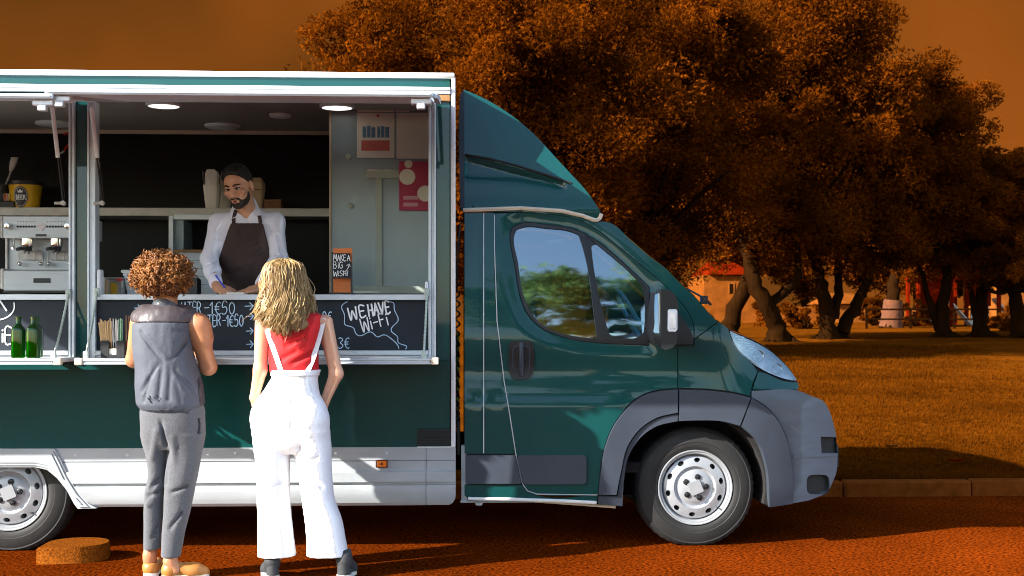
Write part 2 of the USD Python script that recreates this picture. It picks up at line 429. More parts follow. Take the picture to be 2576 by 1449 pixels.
pm('poster_blue', (0.10, 0.24, 0.36), 0.7, var=0.4, scale=60)
pm('poster_red', (0.62, 0.16, 0.13), 0.7, var=0.15, scale=12)
pm('poster_pink', (0.45, 0.05, 0.12), 0.7, var=0.15, scale=6)
pm('pink_pale', (0.62, 0.34, 0.42), 0.7)
pm('blue_pen', (0.02, 0.06, 0.50), 0.3)
pm('pink_grey', (0.52, 0.48, 0.50), 0.5)
pm('red', (0.60, 0.02, 0.01), 0.4)
pm('clear_box', (0.30, 0.30, 0.28), 0.2, var=0.3, scale=30)
pm('vest_grey', (0.064, 0.073, 0.094), 0.72, var=0.10, scale=9, bump=0.0016, bscale=60)
pm('vest_brown', (0.058, 0.046, 0.050), 0.45, var=0.1, scale=8, bump=0.003, bscale=26)
pm('vest_dark', (0.035, 0.04, 0.052), 0.4, var=0.3, scale=30)
pm('trouser_grey', (0.074, 0.077, 0.087), 0.9, var=0.32, scale=170, detail=2, bump=0.001, bscale=350, extra={'sheen_weight': 0.3})
pm('white_denim', (0.80, 0.80, 0.82), 0.75, var=0.02, bump=0.0012, bscale=60)
pm('red_knit', (0.52, 0.006, 0.008), 0.75, var=0.12, scale=10, bump=0.002, bscale=26)
pm('shirt', (0.74, 0.77, 0.90), 0.75, var=0.05, bump=0.004, bscale=18)
pm('apron', (0.034, 0.018, 0.017), 0.75, var=0.15, scale=9, bump=0.002, bscale=14)
pm('jeans', (0.02, 0.025, 0.04), 0.8)
SK = {'subsurface_weight': 0.12, 'subsurface_scale': 0.01}
pm('skin_tan', (0.40, 0.175, 0.085), 0.48, var=0.1, scale=12, extra=SK)
pm('skin_fair', (0.60, 0.33, 0.21), 0.48, var=0.06, scale=12, extra=SK)
pm('skin_vendor', (0.50, 0.26, 0.155), 0.45, var=0.1, scale=14, extra=SK)
pm('lips', (0.36, 0.12, 0.09), 0.4)
pm('black_hair', (0.007, 0.006, 0.005), 0.85, var=0.4, scale=60, bump=0.002, bscale=200)
pm('beard', (0.018, 0.013, 0.010), 0.8, var=0.6, scale=170, bump=0.002, bscale=300)
pm('curls', (0.30, 0.095, 0.018), 0.42, island=0.5, c2=(0.62, 0.24, 0.045), scale=12)
pm('curl_base', (0.05, 0.016, 0.005), 0.8)
pm('blonde', (0.27, 0.140, 0.038), 0.42, island=0.35, c2=(0.86, 0.60, 0.27), scale=34, stretch=(1, 1, 0.12))
pm('blonde_base', (0.22, 0.12, 0.045), 0.6)
pm('eye_white', (0.55, 0.5, 0.48), 0.3)
pm('leather_tan', (0.36, 0.145, 0.03), 0.45, var=0.08, scale=12)
pm('sole_white', (0.7, 0.68, 0.64), 0.6)
pm('suede_black', (0.028, 0.030, 0.032), 0.75, var=0.3, scale=30)
MATS['bottle_green'] = usdkit.material(stage, '/World/Looks/bottle_green', {
    'a': ('transparent_bsdf', {'color': (0.03, 0.42, 0.03)}), 'b': ('glossy_bsdf', {'color': (1, 1, 1), 'roughness': 0.04}),
    't': ('translucent_bsdf', {'color': (0.02, 0.42, 0.02)}), 'f': ('fresnel', {'IOR': 1.5}), 'm0': ('mix_closure', {'fac': 0.45}), 'm': ('mix_closure', {})},
    [('f.fac', 'm.fac'), ('a.BSDF', 'm0.closure1'), ('t.BSDF', 'm0.closure2'), ('m0.closure', 'm.closure1'), ('b.BSDF', 'm.closure2')], surface='m.closure')
def pane(name, tint, base):
    MATS[name] = usdkit.material(stage, '/World/Looks/' + name, {
        'a': ('transparent_bsdf', {'color': tint}), 'b': ('glossy_bsdf', {'color': (0.80, 0.95, 1.0), 'roughness': 0.035}),
        'f': ('fresnel', {'IOR': 1.5}), 'k': ('math', {'math_type': 'add', 'value2': base}), 'm': ('mix_closure', {})},
        [('f.fac', 'k.value1'), ('k.value', 'm.fac'), ('a.BSDF', 'm.closure1'), ('b.BSDF', 'm.closure2')], surface='m.closure')
pane('glass', (0.55, 0.86, 0.92), 0.26)
pane('lens', (0.92, 0.96, 1.0), 0.20)
pm('mirror_glass', (0.75, 0.8, 0.82), 0.02, metal=1.0, var=0.0)
pm('reflector', (0.80, 0.85, 0.90), 0.22, metal=0.12, var=0.25, scale=14)
MATS['lamp_on'] = usdkit.material(stage, '/World/Looks/lamp_on', {'e': ('emission', {'color': (1.0, 0.93, 0.82), 'strength': 0.6})}, [], surface='e.emission')

# ------------------------------------------------------------------ the setting
def lawn_z(y):
    return 0.122 + 0.0158 * (np.minimum(y, 76.0) - 2.3)
def sheet(xs, ys, zf):
    X, Y = np.meshgrid(xs, ys, indexing='ij')
    v = np.stack([X, Y, zf(X, Y)], -1).reshape(-1, 3)
    n, m = len(xs), len(ys)
    i = (np.arange(n - 1)[:, None] * m + np.arange(m - 1)[None, :]).ravel()
    return T(v, np.vstack([np.stack([i, i + m, i + m + 1], 1), np.stack([i, i + m + 1, i + 1], 1)]))
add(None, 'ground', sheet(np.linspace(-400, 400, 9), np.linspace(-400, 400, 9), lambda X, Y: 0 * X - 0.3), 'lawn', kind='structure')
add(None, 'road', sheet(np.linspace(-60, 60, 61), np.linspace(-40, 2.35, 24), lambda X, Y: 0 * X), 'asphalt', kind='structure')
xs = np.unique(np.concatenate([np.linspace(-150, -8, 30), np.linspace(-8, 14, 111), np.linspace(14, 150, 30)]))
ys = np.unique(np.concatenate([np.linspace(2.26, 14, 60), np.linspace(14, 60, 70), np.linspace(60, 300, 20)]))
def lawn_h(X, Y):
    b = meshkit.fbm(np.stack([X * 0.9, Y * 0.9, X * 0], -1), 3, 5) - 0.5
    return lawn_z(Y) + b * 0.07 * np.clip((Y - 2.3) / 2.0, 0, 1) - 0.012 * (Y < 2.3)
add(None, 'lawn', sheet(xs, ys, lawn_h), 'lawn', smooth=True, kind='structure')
kerb = thing('kerb', kind='structure', base=(0, 2.2, 0))
edges = np.arange(-9.4, 9.0, 1.0) - 0.06
for i, e in enumerate(edges):
    add(kerb, 'kerb_stone', box(e + 0.006, e + 0.994, 2.125 + 0.004 * math.sin(i * 2.1), 2.255, -0.05, 0.120 + 0.003 * math.sin(i * 1.7), 0.016), 'kerb', smooth=35)

# grass blades on the near lawn
def tuft(seed):
    r = np.random.default_rng(seed)
    v, f = [], []
    for k in range(9):
        a, l, w = r.uniform(0, 6.28), r.uniform(0.014, 0.034), 0.0032
        p = np.array([r.normal(0, 0.016), r.normal(0, 0.016), -0.004])
        d = np.array([math.cos(a), math.sin(a), 0]) * r.uniform(0.3, 0.8) * l + np.array([0, 0, l])
        s = np.array([-math.sin(a), math.cos(a), 0]) * w
        b = len(v)
        v += [p - s, p + s, p + d]
        f.append((b, b + 1, b + 2))
    return T(v, f)
pi = UsdGeom.PointInstancer.Define(stage, '/World/grass')
tag(pi.GetPrim(), 'short orange brown grass blades over the near lawn behind the kerb', 'grass', kind='stuff')
for k in range(3):
    m = usdkit.mesh(stage, f'/World/grass/tuft_{k:03d}', tuft(k), MATS['grass'])
    pi.CreatePrototypesRel().AddTarget(m.GetPath())
ng = 60000
gy = 2.27 + 27.0 * RNG.random(ng) ** 2.2
gx = RNG.uniform(-0.8, 5.6, ng) + 0.30 * RNG.random(ng) * (gy - 2.3)
gz = lawn_h(gx, gy)
pi.CreatePositionsAttr(Vt.Vec3fArray.FromNumpy(np.stack([gx, gy, gz], 1).astype(np.float32)))
pi.CreateProtoIndicesAttr(Vt.IntArray.FromNumpy(RNG.integers(0, 3, ng).astype(np.int32)))
ga = RNG.uniform(0, math.pi, ng)
pi.CreateOrientationsAttr(Vt.QuathArray([Gf.Quath(float(math.cos(a)), 0, 0, float(math.sin(a))) for a in ga]))
pi.CreateScalesAttr(Vt.Vec3fArray.FromNumpy(np.repeat(RNG.uniform(0.6, 1.2, (ng, 1)) * (1 + (gy[:, None] - 2.3) / 14), 3, 1).astype(np.float32)))

# ------------------------------------------------------------------ trees
def crown(c, r, clumps, leaves, seed, size=0.16, droop=0.0):
    """Leaf clumps spread through an uneven crown of leaf-sized faces."""
    g = np.random.default_rng(seed)
    c, r = np.asarray(c, float), np.asarray(r, float)
    d = g.normal(size=(clumps, 3)); d /= np.linalg.norm(d, axis=1, keepdims=True)
    rad = g.uniform(0.30, 1.0, (clumps, 1)) ** 0.6
    wob = 0.82 + 0.36 * meshkit.fbm(d * 1.7 + seed, 2, seed)[:, None]
    cc = c + d * rad * wob * r
    cr = r.mean() * g.uniform(0.16, 0.34, clumps)
    n = clumps * leaves
    q = g.normal(size=(clumps, leaves, 3)); q /= np.linalg.norm(q, axis=2, keepdims=True)
    q = q * g.uniform(0.15, 1.0, (clumps, leaves, 1)) ** 0.5 * cr[:, None, None] * np.array([1.0, 1.0, 0.72])
    # each clump is a few ragged sprays, not a ball
    ln = meshkit.noise((cc[:, None] + q).reshape(-1, 3) * 1.5, seed).reshape(clumps, leaves)
    keep = (ln > 0.42) | (g.random((clumps, leaves)) < 0.10)
    p = (cc[:, None] + q)[keep]
    out = (q / np.maximum(np.linalg.norm(q, axis=2, keepdims=True), 1e-6))[keep]
    n = len(p)
    a = out * 0.7 + g.normal(size=(n, 3)) * 0.6 + np.array([0, 0, 0.15 - droop]); a /= np.linalg.norm(a, axis=1, keepdims=True)
    b = np.cross(a, g.normal(size=(n, 3))); b /= np.linalg.norm(b, axis=1, keepdims=True)
    L = (size * g.uniform(0.6, 1.3, n))[:, None]; Wd = L * 0.24
    v = np.stack([p - a * L * 0.5 + b * Wd * 1.1, p + a * L * 0.5, p - a * L * 0.35 - b * Wd * 1.1], 1).reshape(-1, 3)
    i = np.arange(n)[:, None] * 3
    return T(v, i + [[0, 1, 2]]), cc
def limb(pts, r0, r1, seed=0, sides=9, flare=0.0):
    pts = np.asarray(pts, float)
    t = np.linspace(0, 1, 4 * len(pts))
    from scipy.interpolate import CubicSpline
    s = np.linspace(0, 1, len(pts))
    P = CubicSpline(s, pts)(t) if len(pts) > 2 else pts[0] + (pts[-1] - pts[0]) * t[:, None]
    g = np.random.default_rng(seed)
    P[1:-1] += g.normal(size=(len(P) - 2, 3)) * r0 * 0.10
    R = r0 + (r1 - r0) * t ** 0.8 + flare * r0 * np.exp(-t * 14)
    m = tube(P, R, sides)
    k = len(P) * sides
    ang = meshkit.noise(m.vertices[:k] * np.array([6, 6, 1.2]) + seed, seed)[:, None] - 0.5
    ctr = np.repeat(P, sides, 0)
    m.vertices[:k] = ctr + (m.vertices[:k] - ctr) * (1 + 0.55 * ang)
    return m
def tree(name, label, trunk_px, y, crown_px, rad, seed, clumps=60, leaves=560, group=None, wash=False, size=0.145, leafmat='leaves', barkmat='bark', forks=()):
    """trunk_px: rows of (px, py, radius px) from the ground up; the crown centre in px, its radii in metres."""
    s = FOC / (y + 7.5)
    pts = [at(a, b, y + 0.3 * math.sin(i * 2.0 + seed)) for i, (a, b, _) in enumerate(trunk_px)]
    pts[0][2] = lawn_z(y) - 0.15 if y > 2 else -0.1
    t = thing(name, label, 'tree', base=(pts[0][0], y, float(max(lawn_z(y), 0)) if y > 2 else 0.0), group=group)
    cc = at(*crown_px, y)
    cm, cl = crown(cc, rad, clumps, leaves, seed, size)
    ms = [limb(pts, trunk_px[0][2] / s, trunk_px[-1][2] / s, seed, 11, flare=0.7)]
    for fk in forks:
        ms.append(limb([at(a, b, y + 0.25 * i) for i, (a, b, _) in enumerate(fk)], fk[0][2] / s, fk[-1][2] / s, seed + 3, 8))
    top = pts[-1]
    g = np.random.default_rng(seed + 50)
    for k in g.choice(len(cl), 16, replace=False):
        e = cl[k]
        mid = (top + e) / 2 + g.normal(size=3) * 0.4
        ms.append(limb([top - [0, 0, 0.4], mid, e], trunk_px[-1][2] / s * 0.55, 0.03, seed + int(k), 5))
    roots = [limb([pts[0] + [0, 0, 0.35], pts[0] + np.array([math.cos(a) * 0.5, math.sin(a) * 0.5, 0.16]), pts[0] + np.array([math.cos(a) * 1.05, math.sin(a) * 1.05, 0.0])],
                  trunk_px[0][2] / s * 0.55, 0.05, seed + j, 7) for j, a in enumerate(g.uniform(0, 1.2, 5) + np.arange(5) * 1.257)]
    add(t, 'trunk', cat(*ms, *roots), barkmat, smooth=True)
    if wash:
        a0, b0 = trunk_px[0][:2]
        z0 = pts[0]
        P = [z0 + (pts[1] - z0) * q for q in (0.12, 0.3, 0.5, 0.7, 0.85)]
        add(t, 'limewash_band', tube(P, [trunk_px[0][2] / s * q for q in (1.5, 1.32, 1.25, 1.2, 1.14)], 14, caps=False), 'limewash', smooth=True, label='pale painted lower trunk')
    add(t, 'crown', cm, leafmat)
    return t
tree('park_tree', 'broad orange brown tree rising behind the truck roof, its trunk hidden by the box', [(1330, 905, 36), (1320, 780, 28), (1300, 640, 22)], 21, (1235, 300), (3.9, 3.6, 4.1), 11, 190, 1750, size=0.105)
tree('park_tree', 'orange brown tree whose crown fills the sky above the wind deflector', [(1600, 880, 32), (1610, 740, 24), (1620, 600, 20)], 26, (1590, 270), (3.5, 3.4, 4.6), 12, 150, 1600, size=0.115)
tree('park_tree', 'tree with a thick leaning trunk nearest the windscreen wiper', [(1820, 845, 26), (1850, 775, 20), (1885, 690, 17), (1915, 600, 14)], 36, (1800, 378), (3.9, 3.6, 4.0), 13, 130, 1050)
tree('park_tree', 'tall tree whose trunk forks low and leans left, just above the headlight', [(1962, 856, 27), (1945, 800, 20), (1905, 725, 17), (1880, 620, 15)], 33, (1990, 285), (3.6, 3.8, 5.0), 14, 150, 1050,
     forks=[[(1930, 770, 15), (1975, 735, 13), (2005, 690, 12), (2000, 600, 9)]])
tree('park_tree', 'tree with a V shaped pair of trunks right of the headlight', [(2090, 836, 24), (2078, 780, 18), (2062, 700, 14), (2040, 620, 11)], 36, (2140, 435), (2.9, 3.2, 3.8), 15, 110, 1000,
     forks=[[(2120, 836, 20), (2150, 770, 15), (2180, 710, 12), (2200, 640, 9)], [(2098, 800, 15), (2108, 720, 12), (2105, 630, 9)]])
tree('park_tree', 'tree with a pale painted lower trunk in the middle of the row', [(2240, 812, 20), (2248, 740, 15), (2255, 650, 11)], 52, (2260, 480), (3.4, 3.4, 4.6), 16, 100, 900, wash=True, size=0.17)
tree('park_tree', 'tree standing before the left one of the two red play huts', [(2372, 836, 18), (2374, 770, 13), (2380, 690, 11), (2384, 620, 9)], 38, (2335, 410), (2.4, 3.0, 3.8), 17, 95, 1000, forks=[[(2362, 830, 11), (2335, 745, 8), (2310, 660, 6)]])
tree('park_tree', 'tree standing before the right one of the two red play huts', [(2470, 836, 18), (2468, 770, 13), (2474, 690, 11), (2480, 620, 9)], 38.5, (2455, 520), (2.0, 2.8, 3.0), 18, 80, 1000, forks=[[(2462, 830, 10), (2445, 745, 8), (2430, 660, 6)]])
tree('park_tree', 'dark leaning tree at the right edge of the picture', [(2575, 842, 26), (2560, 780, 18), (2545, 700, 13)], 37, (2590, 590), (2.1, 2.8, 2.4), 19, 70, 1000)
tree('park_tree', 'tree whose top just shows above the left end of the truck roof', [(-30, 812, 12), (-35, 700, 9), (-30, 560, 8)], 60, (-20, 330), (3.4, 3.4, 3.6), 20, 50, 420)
far = [(1700, 500, 74, 4.6, 21, 'dark far tree between the windscreen and the forked tree'),
       (2020, 560, 75, 4.8, 22, 'dark far tree filling the gap behind the V shaped trunks'),
       (2300, 580, 74, 4.6, 23, 'dark far tree behind the red play huts'),
       (1480, 440, 70, 5.0, 24, 'far tree behind the wind deflector'),
       (1870, 540, 73, 4.2, 25, 'far tree above the sunlit house with the red roof'),
       (2165, 590, 75, 3.6, 26, 'far tree above the small steep roofed house'),
       (2440, 600, 73, 3.4, 27, 'far tree above the right play hut')]
for a, b, y, r, sd, lb in far:
    tree('far_tree', lb, [(a, 815, 11), (a + 6, 740, 9), (a, 640, 7)], y, (a, b), (r, r * 0.9, r * 1.05), sd, 70, 620, size=0.25)
for i, (a, b, y, r, lb) in enumerate(((1938, 806, 54, (1.0, 0.7, 0.75), 'low dark bush behind the leaning trunk of the forked tree'), (2030, 800, 50, (1.3, 0.8, 0.8), 'low dark bush between the forked tree and the V shaped trunks'),
        (2195, 790, 56, (0.9, 0.7, 1.1), 'upright dark bush left of the painted trunk'), (2300, 796, 55, (1.5, 0.8, 0.8), 'wide dark bush before the long low building'), (2530, 800, 46, (1.6, 0.9, 0.7), 'dark bush near the right edge behind the leaning tree'))):
    c = at(a, b, y); z0 = float(lawn_z(y))
    t = thing('bush', lb, 'bush', base=(c[0], y, z0))
    cm, cl = crown((c[0], y, z0 + r[2] * 0.75), r, 22, 420, 70 + i, 0.16)
    add(t, 'foliage', cm, 'leaves')
    add(t, 'stem', cat(*[limb([(c[0], y, z0 - .05), (c[0] + .2 * math.cos(k), y + .2 * math.sin(k), z0 + .5)], .04, .015, k, 5) for k in range(4)]), 'bark', smooth=True)
# trees on the near side of the road: seen in the windows of the cab and in the paint
def road_tree(x, y, sd):
    t = thing('roadside_tree', 'green leafy tree across the road, mirrored in the cab window', 'tree', base=(x, y, 0), group='trees across the road')
    add(t, 'trunk', cat(limb([(x, y, -0.1), (x + 0.1, y, 2.0), (x - 0.4, y, 4.6)], 0.3, 0.2, sd, 9, 0.5), limb([(x, y, 1.6), (x + 0.6, y, 3.0), (x + 1.0, y, 4.8)], 0.2, 0.12, sd + 1, 8)), 'bark_pale', smooth=True)
    cm, _ = crown((x, y, 5.4), (2.5, 2.4, 2.3), 60, 420, sd, 0.2)
    add(t, 'crown', cm, 'green_leaves')
    return t
rt = road_tree(0.9, -13.5, 31)
dup(rt, (4.6, -15.0, 0), rot=80)
dup(rt, (8.6, -13.5, 0), rot=200, scale=1.1)

# ------------------------------------------------------------------ far buildings and park furniture
def block(name, label, catg, px0, px1, py0, y, depth, wall, roofs=(), wins=(), roofmat='house_red'):
    z0 = float(lawn_z(y)) - 0.2
    a, b = at(px0, py0, y), at(px1, py0, y)
    t = thing(name, label, catg, base=((a[0] + b[0]) / 2, y, z0 + 0.2))
    add(t, 'wall', box(a[0], b[0], y, y + depth, z0, a[2], 0.03), wall)
    for (q0, q1, r0, r1, over) in roofs:
        c, d = at(q0, r1, y), at(q1, r0, y)
        add(t, 'roof', hull([(c[0] - over, y - over, c[2]), (d[0] + over, y - over, c[2]), (c[0] - over, y + depth + over, c[2]), (d[0] + over, y + depth + over, c[2]),
                             (c[0] + 0.2, y + depth / 2, d[2]), (d[0] - 0.2, y + depth / 2, d[2])]), roofmat)
    for (q0, q1, r0, r1) in wins:
        w = pbox(q0, q1, r0, r1, y - 0.03, y + 0.05, 0.01)
        p = add(t, 'window', w, 'house_dark')
        c, d = at(q0, r1, y), at(q1, r0, y)
        add(p, 'frame', cat(box(c[0] - .06, c[0], y - .05, y, c[2], d[2]), box(d[0], d[0] + .06, y - .05, y, c[2], d[2]), box(c[0] - .06, d[0] + .06, y - .05, y, d[2], d[2] + .06)), 'house_pale')
    return t
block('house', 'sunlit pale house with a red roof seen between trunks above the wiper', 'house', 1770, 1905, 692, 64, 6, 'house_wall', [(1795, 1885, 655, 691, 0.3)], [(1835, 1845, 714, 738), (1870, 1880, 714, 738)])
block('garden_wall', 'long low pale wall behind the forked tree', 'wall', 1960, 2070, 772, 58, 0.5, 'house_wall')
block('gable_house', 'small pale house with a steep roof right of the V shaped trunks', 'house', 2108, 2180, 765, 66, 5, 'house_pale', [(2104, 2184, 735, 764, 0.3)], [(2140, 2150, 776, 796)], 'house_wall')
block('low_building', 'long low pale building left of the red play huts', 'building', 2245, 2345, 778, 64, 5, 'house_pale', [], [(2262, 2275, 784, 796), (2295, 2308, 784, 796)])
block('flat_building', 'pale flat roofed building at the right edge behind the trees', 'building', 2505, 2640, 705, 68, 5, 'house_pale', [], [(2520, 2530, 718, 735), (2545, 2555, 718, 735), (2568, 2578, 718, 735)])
def hut(px, y, label):
    z0 = float(lawn_z(y))
    c = at(px, 790, y)[0]
    t = thing('play_hut', label, 'play hut', base=(c, y, z0))
    w = 0.85
    for sx in (-1, 1):
        for dy in (0, 1.5):
            add(t, 'post', box(c + sx * w - 0.09, c + sx * w + 0.09, y + dy - 0.09, y + dy + 0.09, z0 - 0.1, z0 + 3.1 + 0.35 * (sx > 0), 0.02), 'house_red')
    add(t, 'wall_panel', box(c - w + 0.1, c + w * 0.55, y + 0.05, y + 0.18, z0 + 1.0, z0 + 2.3, 0.02), 'house_red')
    add(t, 'base_panel', box(c - w + 0.25, c + w * 0.4, y + 0.02, y + 0.14, z0 - 0.05, z0 + 0.98, 0.02), 'cream')
    add(t, 'roof', hull([(c - w - 0.2, y - 0.2, z0 + 2.35), (c + w + 0.2, y - 0.2, z0 + 2.35), (c - w - 0.2, y + 1.7, z0 + 2.35), (c + w + 0.2, y + 1.7, z0 + 2.35), (c - 0.1, y + 0.7, z0 + 3.0), (c + 0.1, y + 0.7, z0 + 3.0)]), 'house_red')
    add(t, 'slide', hull([(c + w, y + 0.3, z0 + 1.3), (c + w, y + 0.9, z0 + 1.3), (c + w, y + 0.3, z0 + 1.42), (c + w, y + 0.9, z0 + 1.42), (c + w + 1.2, y + 0.3, z0 + 0.1), (c + w + 1.2, y + 0.9, z0 + 0.1), (c + w + 1.2, y + 0.3, z0), (c + w + 1.2, y + 0.9, z0)]), 'cream')
hut(2352, 56, 'red and cream play hut behind the tree just right of the painted trunk')
hut(2472, 57, 'red and cream play hut nearer the right edge of the picture')
def rail_fence(px0, px1, y, label):
    a, b = at(px0, 800, y)[0], at(px1, 800, y)[0]
    z0 = float(lawn_z(y))
    t = thing('rail_fence', label, 'fence', base=((a + b) / 2, y, z0))
    for x in np.linspace(a, b, max(3, int((b - a) / 1.6))):
        add(t, 'post', box(x - 0.05, x + 0.05, y - 0.05, y + 0.05, z0 - 0.1, z0 + 0.95, 0.01), 'house_dark')
    for z in (0.4, 0.85):
        add(t, 'rail', box(a, b, y - 0.085, y - 0.055, z0 + z, z0 + z + 0.08, 0.01), 'house_dark')
rail_fence(2180, 2620, 50, 'dark low rail fence in front of the play huts')
# fallen leaf litter on the lawn edge
for k, (px, py, lb) in enumerate([(3072 / 1.59 + 1355 * 0.349 - 0, 1500 * 0.629 + 630 * 0.349, 'curled red brown dead leaf lying on the lawn edge right of the bumper'),
                                  (1932 + 895 * 0.349, 943.5 + 523 * 0.349, 'pale dead leaf lying on the grass just right of the bumper')]):
    y = EYE[1] + 1.0
    for _ in range(30):
        p = at(px, py, y)
        y += (p[2] - float(lawn_z(y)) - 0.03) * 4
        y = min(max(y, 2.4), 20)
    p = at(px, py, y)
    u = np.linspace(-1, 1, 7)
    pts = [(p[0] + a * 0.075, p[1] + b * 0.03, p[2] + 0.02 * a * a + 0.015 * b * b + 0.01) for a in u for b in (-math.sqrt(max(0, 1 - a * a)) - .02, 0, math.sqrt(max(0, 1 - a * a)) + .02)]
    f = []
    for i in range(6):
        for j in range(2):
            q = i * 3 + j
            f += [(q, q + 3, q + 4), (q, q + 4, q + 1)]
    tm = T(pts, f)
    t2 = T(np.vstack([tm.vertices, tm.vertices - [0, 0, 0.003]]), np.vstack([tm.faces, tm.faces[:, ::-1] + len(tm.vertices)]))
    add(None, 'dead_leaf', t2, 'house_red' if k == 0 else 'house_pale', label=lb, cat='leaf')
# ------------------------------------------------------------------ the food truck
truck = thing('food_truck', 'dark green food truck with two raised serving hatches and grey front bumper', 'food truck', base=(0, 1.0, 0))
def zz(py, px=1100, y=0.0):
    return zx(px, py, y)
XR, XL = xx(1144), xx(-1270)  # unseen left length of the box added to carry the shading hatch
X0, X1 = xx(222), xx(1097)           # right window, outer frame
XP0 = xx(191)                         # left window's right end
W = 2.05
def tp(name, mesh, mat, parent=None, **k):
    return add(parent or truck, name, mesh, mat, **k)
# --- box shell
tp('lower_panel', box(XL, XR - 0.03, 0, 0.04, zz(1128), zz(908), 0.003), 'paint')
tp('pillar', box(XP0, X0, 0, 0.04, zz(907.5), zz(240), 0.002), 'paint')
tp('pillar', box(X1, XR - 0.03, 0, 0.04, zz(907.5), zz(240), 0.002), 'paint')
tp('fascia', box(XL, XR - 0.03, -0.002, 0.04, zz(239.5), zz(194), 0.002), 'paint')
tp('roof_trim', cat(box(XL, XR, -0.028, 0.05, zz(194), zz(185), 0.005), box(XL, XR - 0.01, -0.014, 0.04, zz(197.5), zz(194.3), 0.001)), 'white_trim')
tp('gutter_trim', cat(box(XL, XR - 0.025, -0.030, -0.003, zz(229), zz(221), 0.003), box(XL, XR - 0.025, -0.022, -0.003, zz(238), zz(229.6), 0.003)), 'white_trim')
tp('corner_trim', box(XR - 0.022, XR + 0.004, -0.014, 0.05, zz(1124), zz(194.4), 0.005), 'white_trim')
tp('seal_strip', box(xx(1094), xx(1133), -0.018, -0.003, zz(256), zz(240), 0.004), 'counter_wood')
tp('roof', box(XL, XR, 0.051, W, zz(193), zz(186), 0.01), 'white_trim')
tp('front_wall', box(XR - 0.035, XR - 0.002, 0.051, W, 0.5, zz(193.5), 0.004), 'paint')
tp('far_wall', box(XL, XR - 0.036, W - 0.04, W, 0.5, zz(193.5), 0.004), 'paint')
tp('rear_wall', box(XL, XL + 0.035, 0.051, W - 0.041, 0.5, zz(193.5), 0.004), 'paint')
tp('floor', box(XL + 0.036, XR - 0.036, 0.045, W - 0.041, 0.56, 0.62, 0.004), 'underbody')
CZ = 2.745
tp('ceiling', box(XL + 0.036, XR - 0.036, 0.045, W - 0.041, CZ, CZ + 0.03, 0.002), 'ceiling')
tp('ceiling_seam', cat(box(XL + 0.04, XR - 0.04, 0.62, 0.632, CZ - 0.006, CZ - 0.0005, 0.001), box(XL + 0.04, XR - 0.04, 1.885, 1.905, CZ - 0.03, CZ - 0.002, 0.002)), 'cream')
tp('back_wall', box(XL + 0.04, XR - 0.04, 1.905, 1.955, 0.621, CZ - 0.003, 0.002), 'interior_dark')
tp('side_wall_lining', box(XR - 0.05, XR - 0.038, 0.052, 1.9, 0.621, CZ - 0.003, 0.002), 'grey_panel')
for px, py, r, on in ((412, 267, 0.115, True), (848, 268, 0.115, True), (705, 292, 0.075, False), (560, 320, 0.125, False), (135, 316, 0.125, False)):
    d = FOC * (CZ - EYE[2]) / (HOR - py)
    y = EYE[1] + d - 0.02
    x = at(px, py, y)[0]
    p = tp('ceiling_light', revolve([(0.0, CZ - 0.001), (r, CZ - 0.001), (r, CZ - 0.012), (r * 0.86, CZ - 0.022), (r * 0.84, CZ - 0.020)], 28, at_=(x, y, 0)), 'white_plastic', smooth=40)
    tp('diffuser', revolve([(r * 0.84, CZ - 0.019), (r * 0.5, CZ - 0.026), (0.001, CZ - 0.028)], 28, at_=(x, y, 0)), 'lamp_on' if on else 'white_plastic', parent=p, smooth=True)
# --- partition at the right of the room with its trims
PY = 0.95
PX0 = xx(833, 500, PY)
tp('partition', box(PX0, XR - 0.052, PY, PY + 0.03, 0.63, CZ - 0.004, 0.002), 'grey_panel')
tp('partition_edge', box(PX0 - 0.012, PX0 + 0.004, PY - 0.02, PY + 0.032, 0.63, CZ - 0.004, 0.003), 'cream')
tp('door_bar', pbox(918, 1080, 431, 447, PY - 0.03, PY - 0.002), 'pale_green')
tp('door_bar', pbox(945, 961, 447.6, 719, PY - 0.025, PY - 0.002), 'pale_green')
tp('door_bar', pbox(888, 1082, 719.6, 738, PY - 0.03, PY - 0.002), 'pale_green')
for px, py in ((876, 394), (882, 518)):
    c = at(px, py, PY - 0.008)
    tp('coat_hook', revolve([(0.001, -0.004), (0.016, -0.003), (0.021, 0.001), (0.02, 0.007)], 16, 'y', c), 'pale_green', smooth=True)
# --- shelving on the back wall
def bk(px0, px1, py0, py1, y0, y1, b=0.003):
    return pbox(px0, px1, py0, py1, y0, y1, b)
tp('wall_shelf', bk(-1150, 832, 524, 538, 1.55, 1.904), 'alu_dull')
tp('shelf_post', bk(424, 436, 538.5, 735, 1.56, 1.64), 'alu')
tp('cupboard_rail', bk(436.5, 560, 539, 552, 1.545, 1.62), 'alu')
tp('cupboard_side', bk(436.5, 462, 552.5, 735, 1.6, 1.9), 'grey_panel')
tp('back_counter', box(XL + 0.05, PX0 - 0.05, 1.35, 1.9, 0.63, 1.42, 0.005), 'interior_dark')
tp('worktop', bk(436.5, 545, 628, 634, 0.98, 1.3), 'counter_wood')
wk = tp('tiled_box', bk(446, 545, 634.5, 745, 1.0, 1.25), 'white_plastic')
for k in range(1, 5):
    q = 634.5 + k * 20
    tp('tile_joint', bk(447, 544, q, q + 1.2, 0.997, 1.001, 0.0005), 'grey_panel', parent=wk)
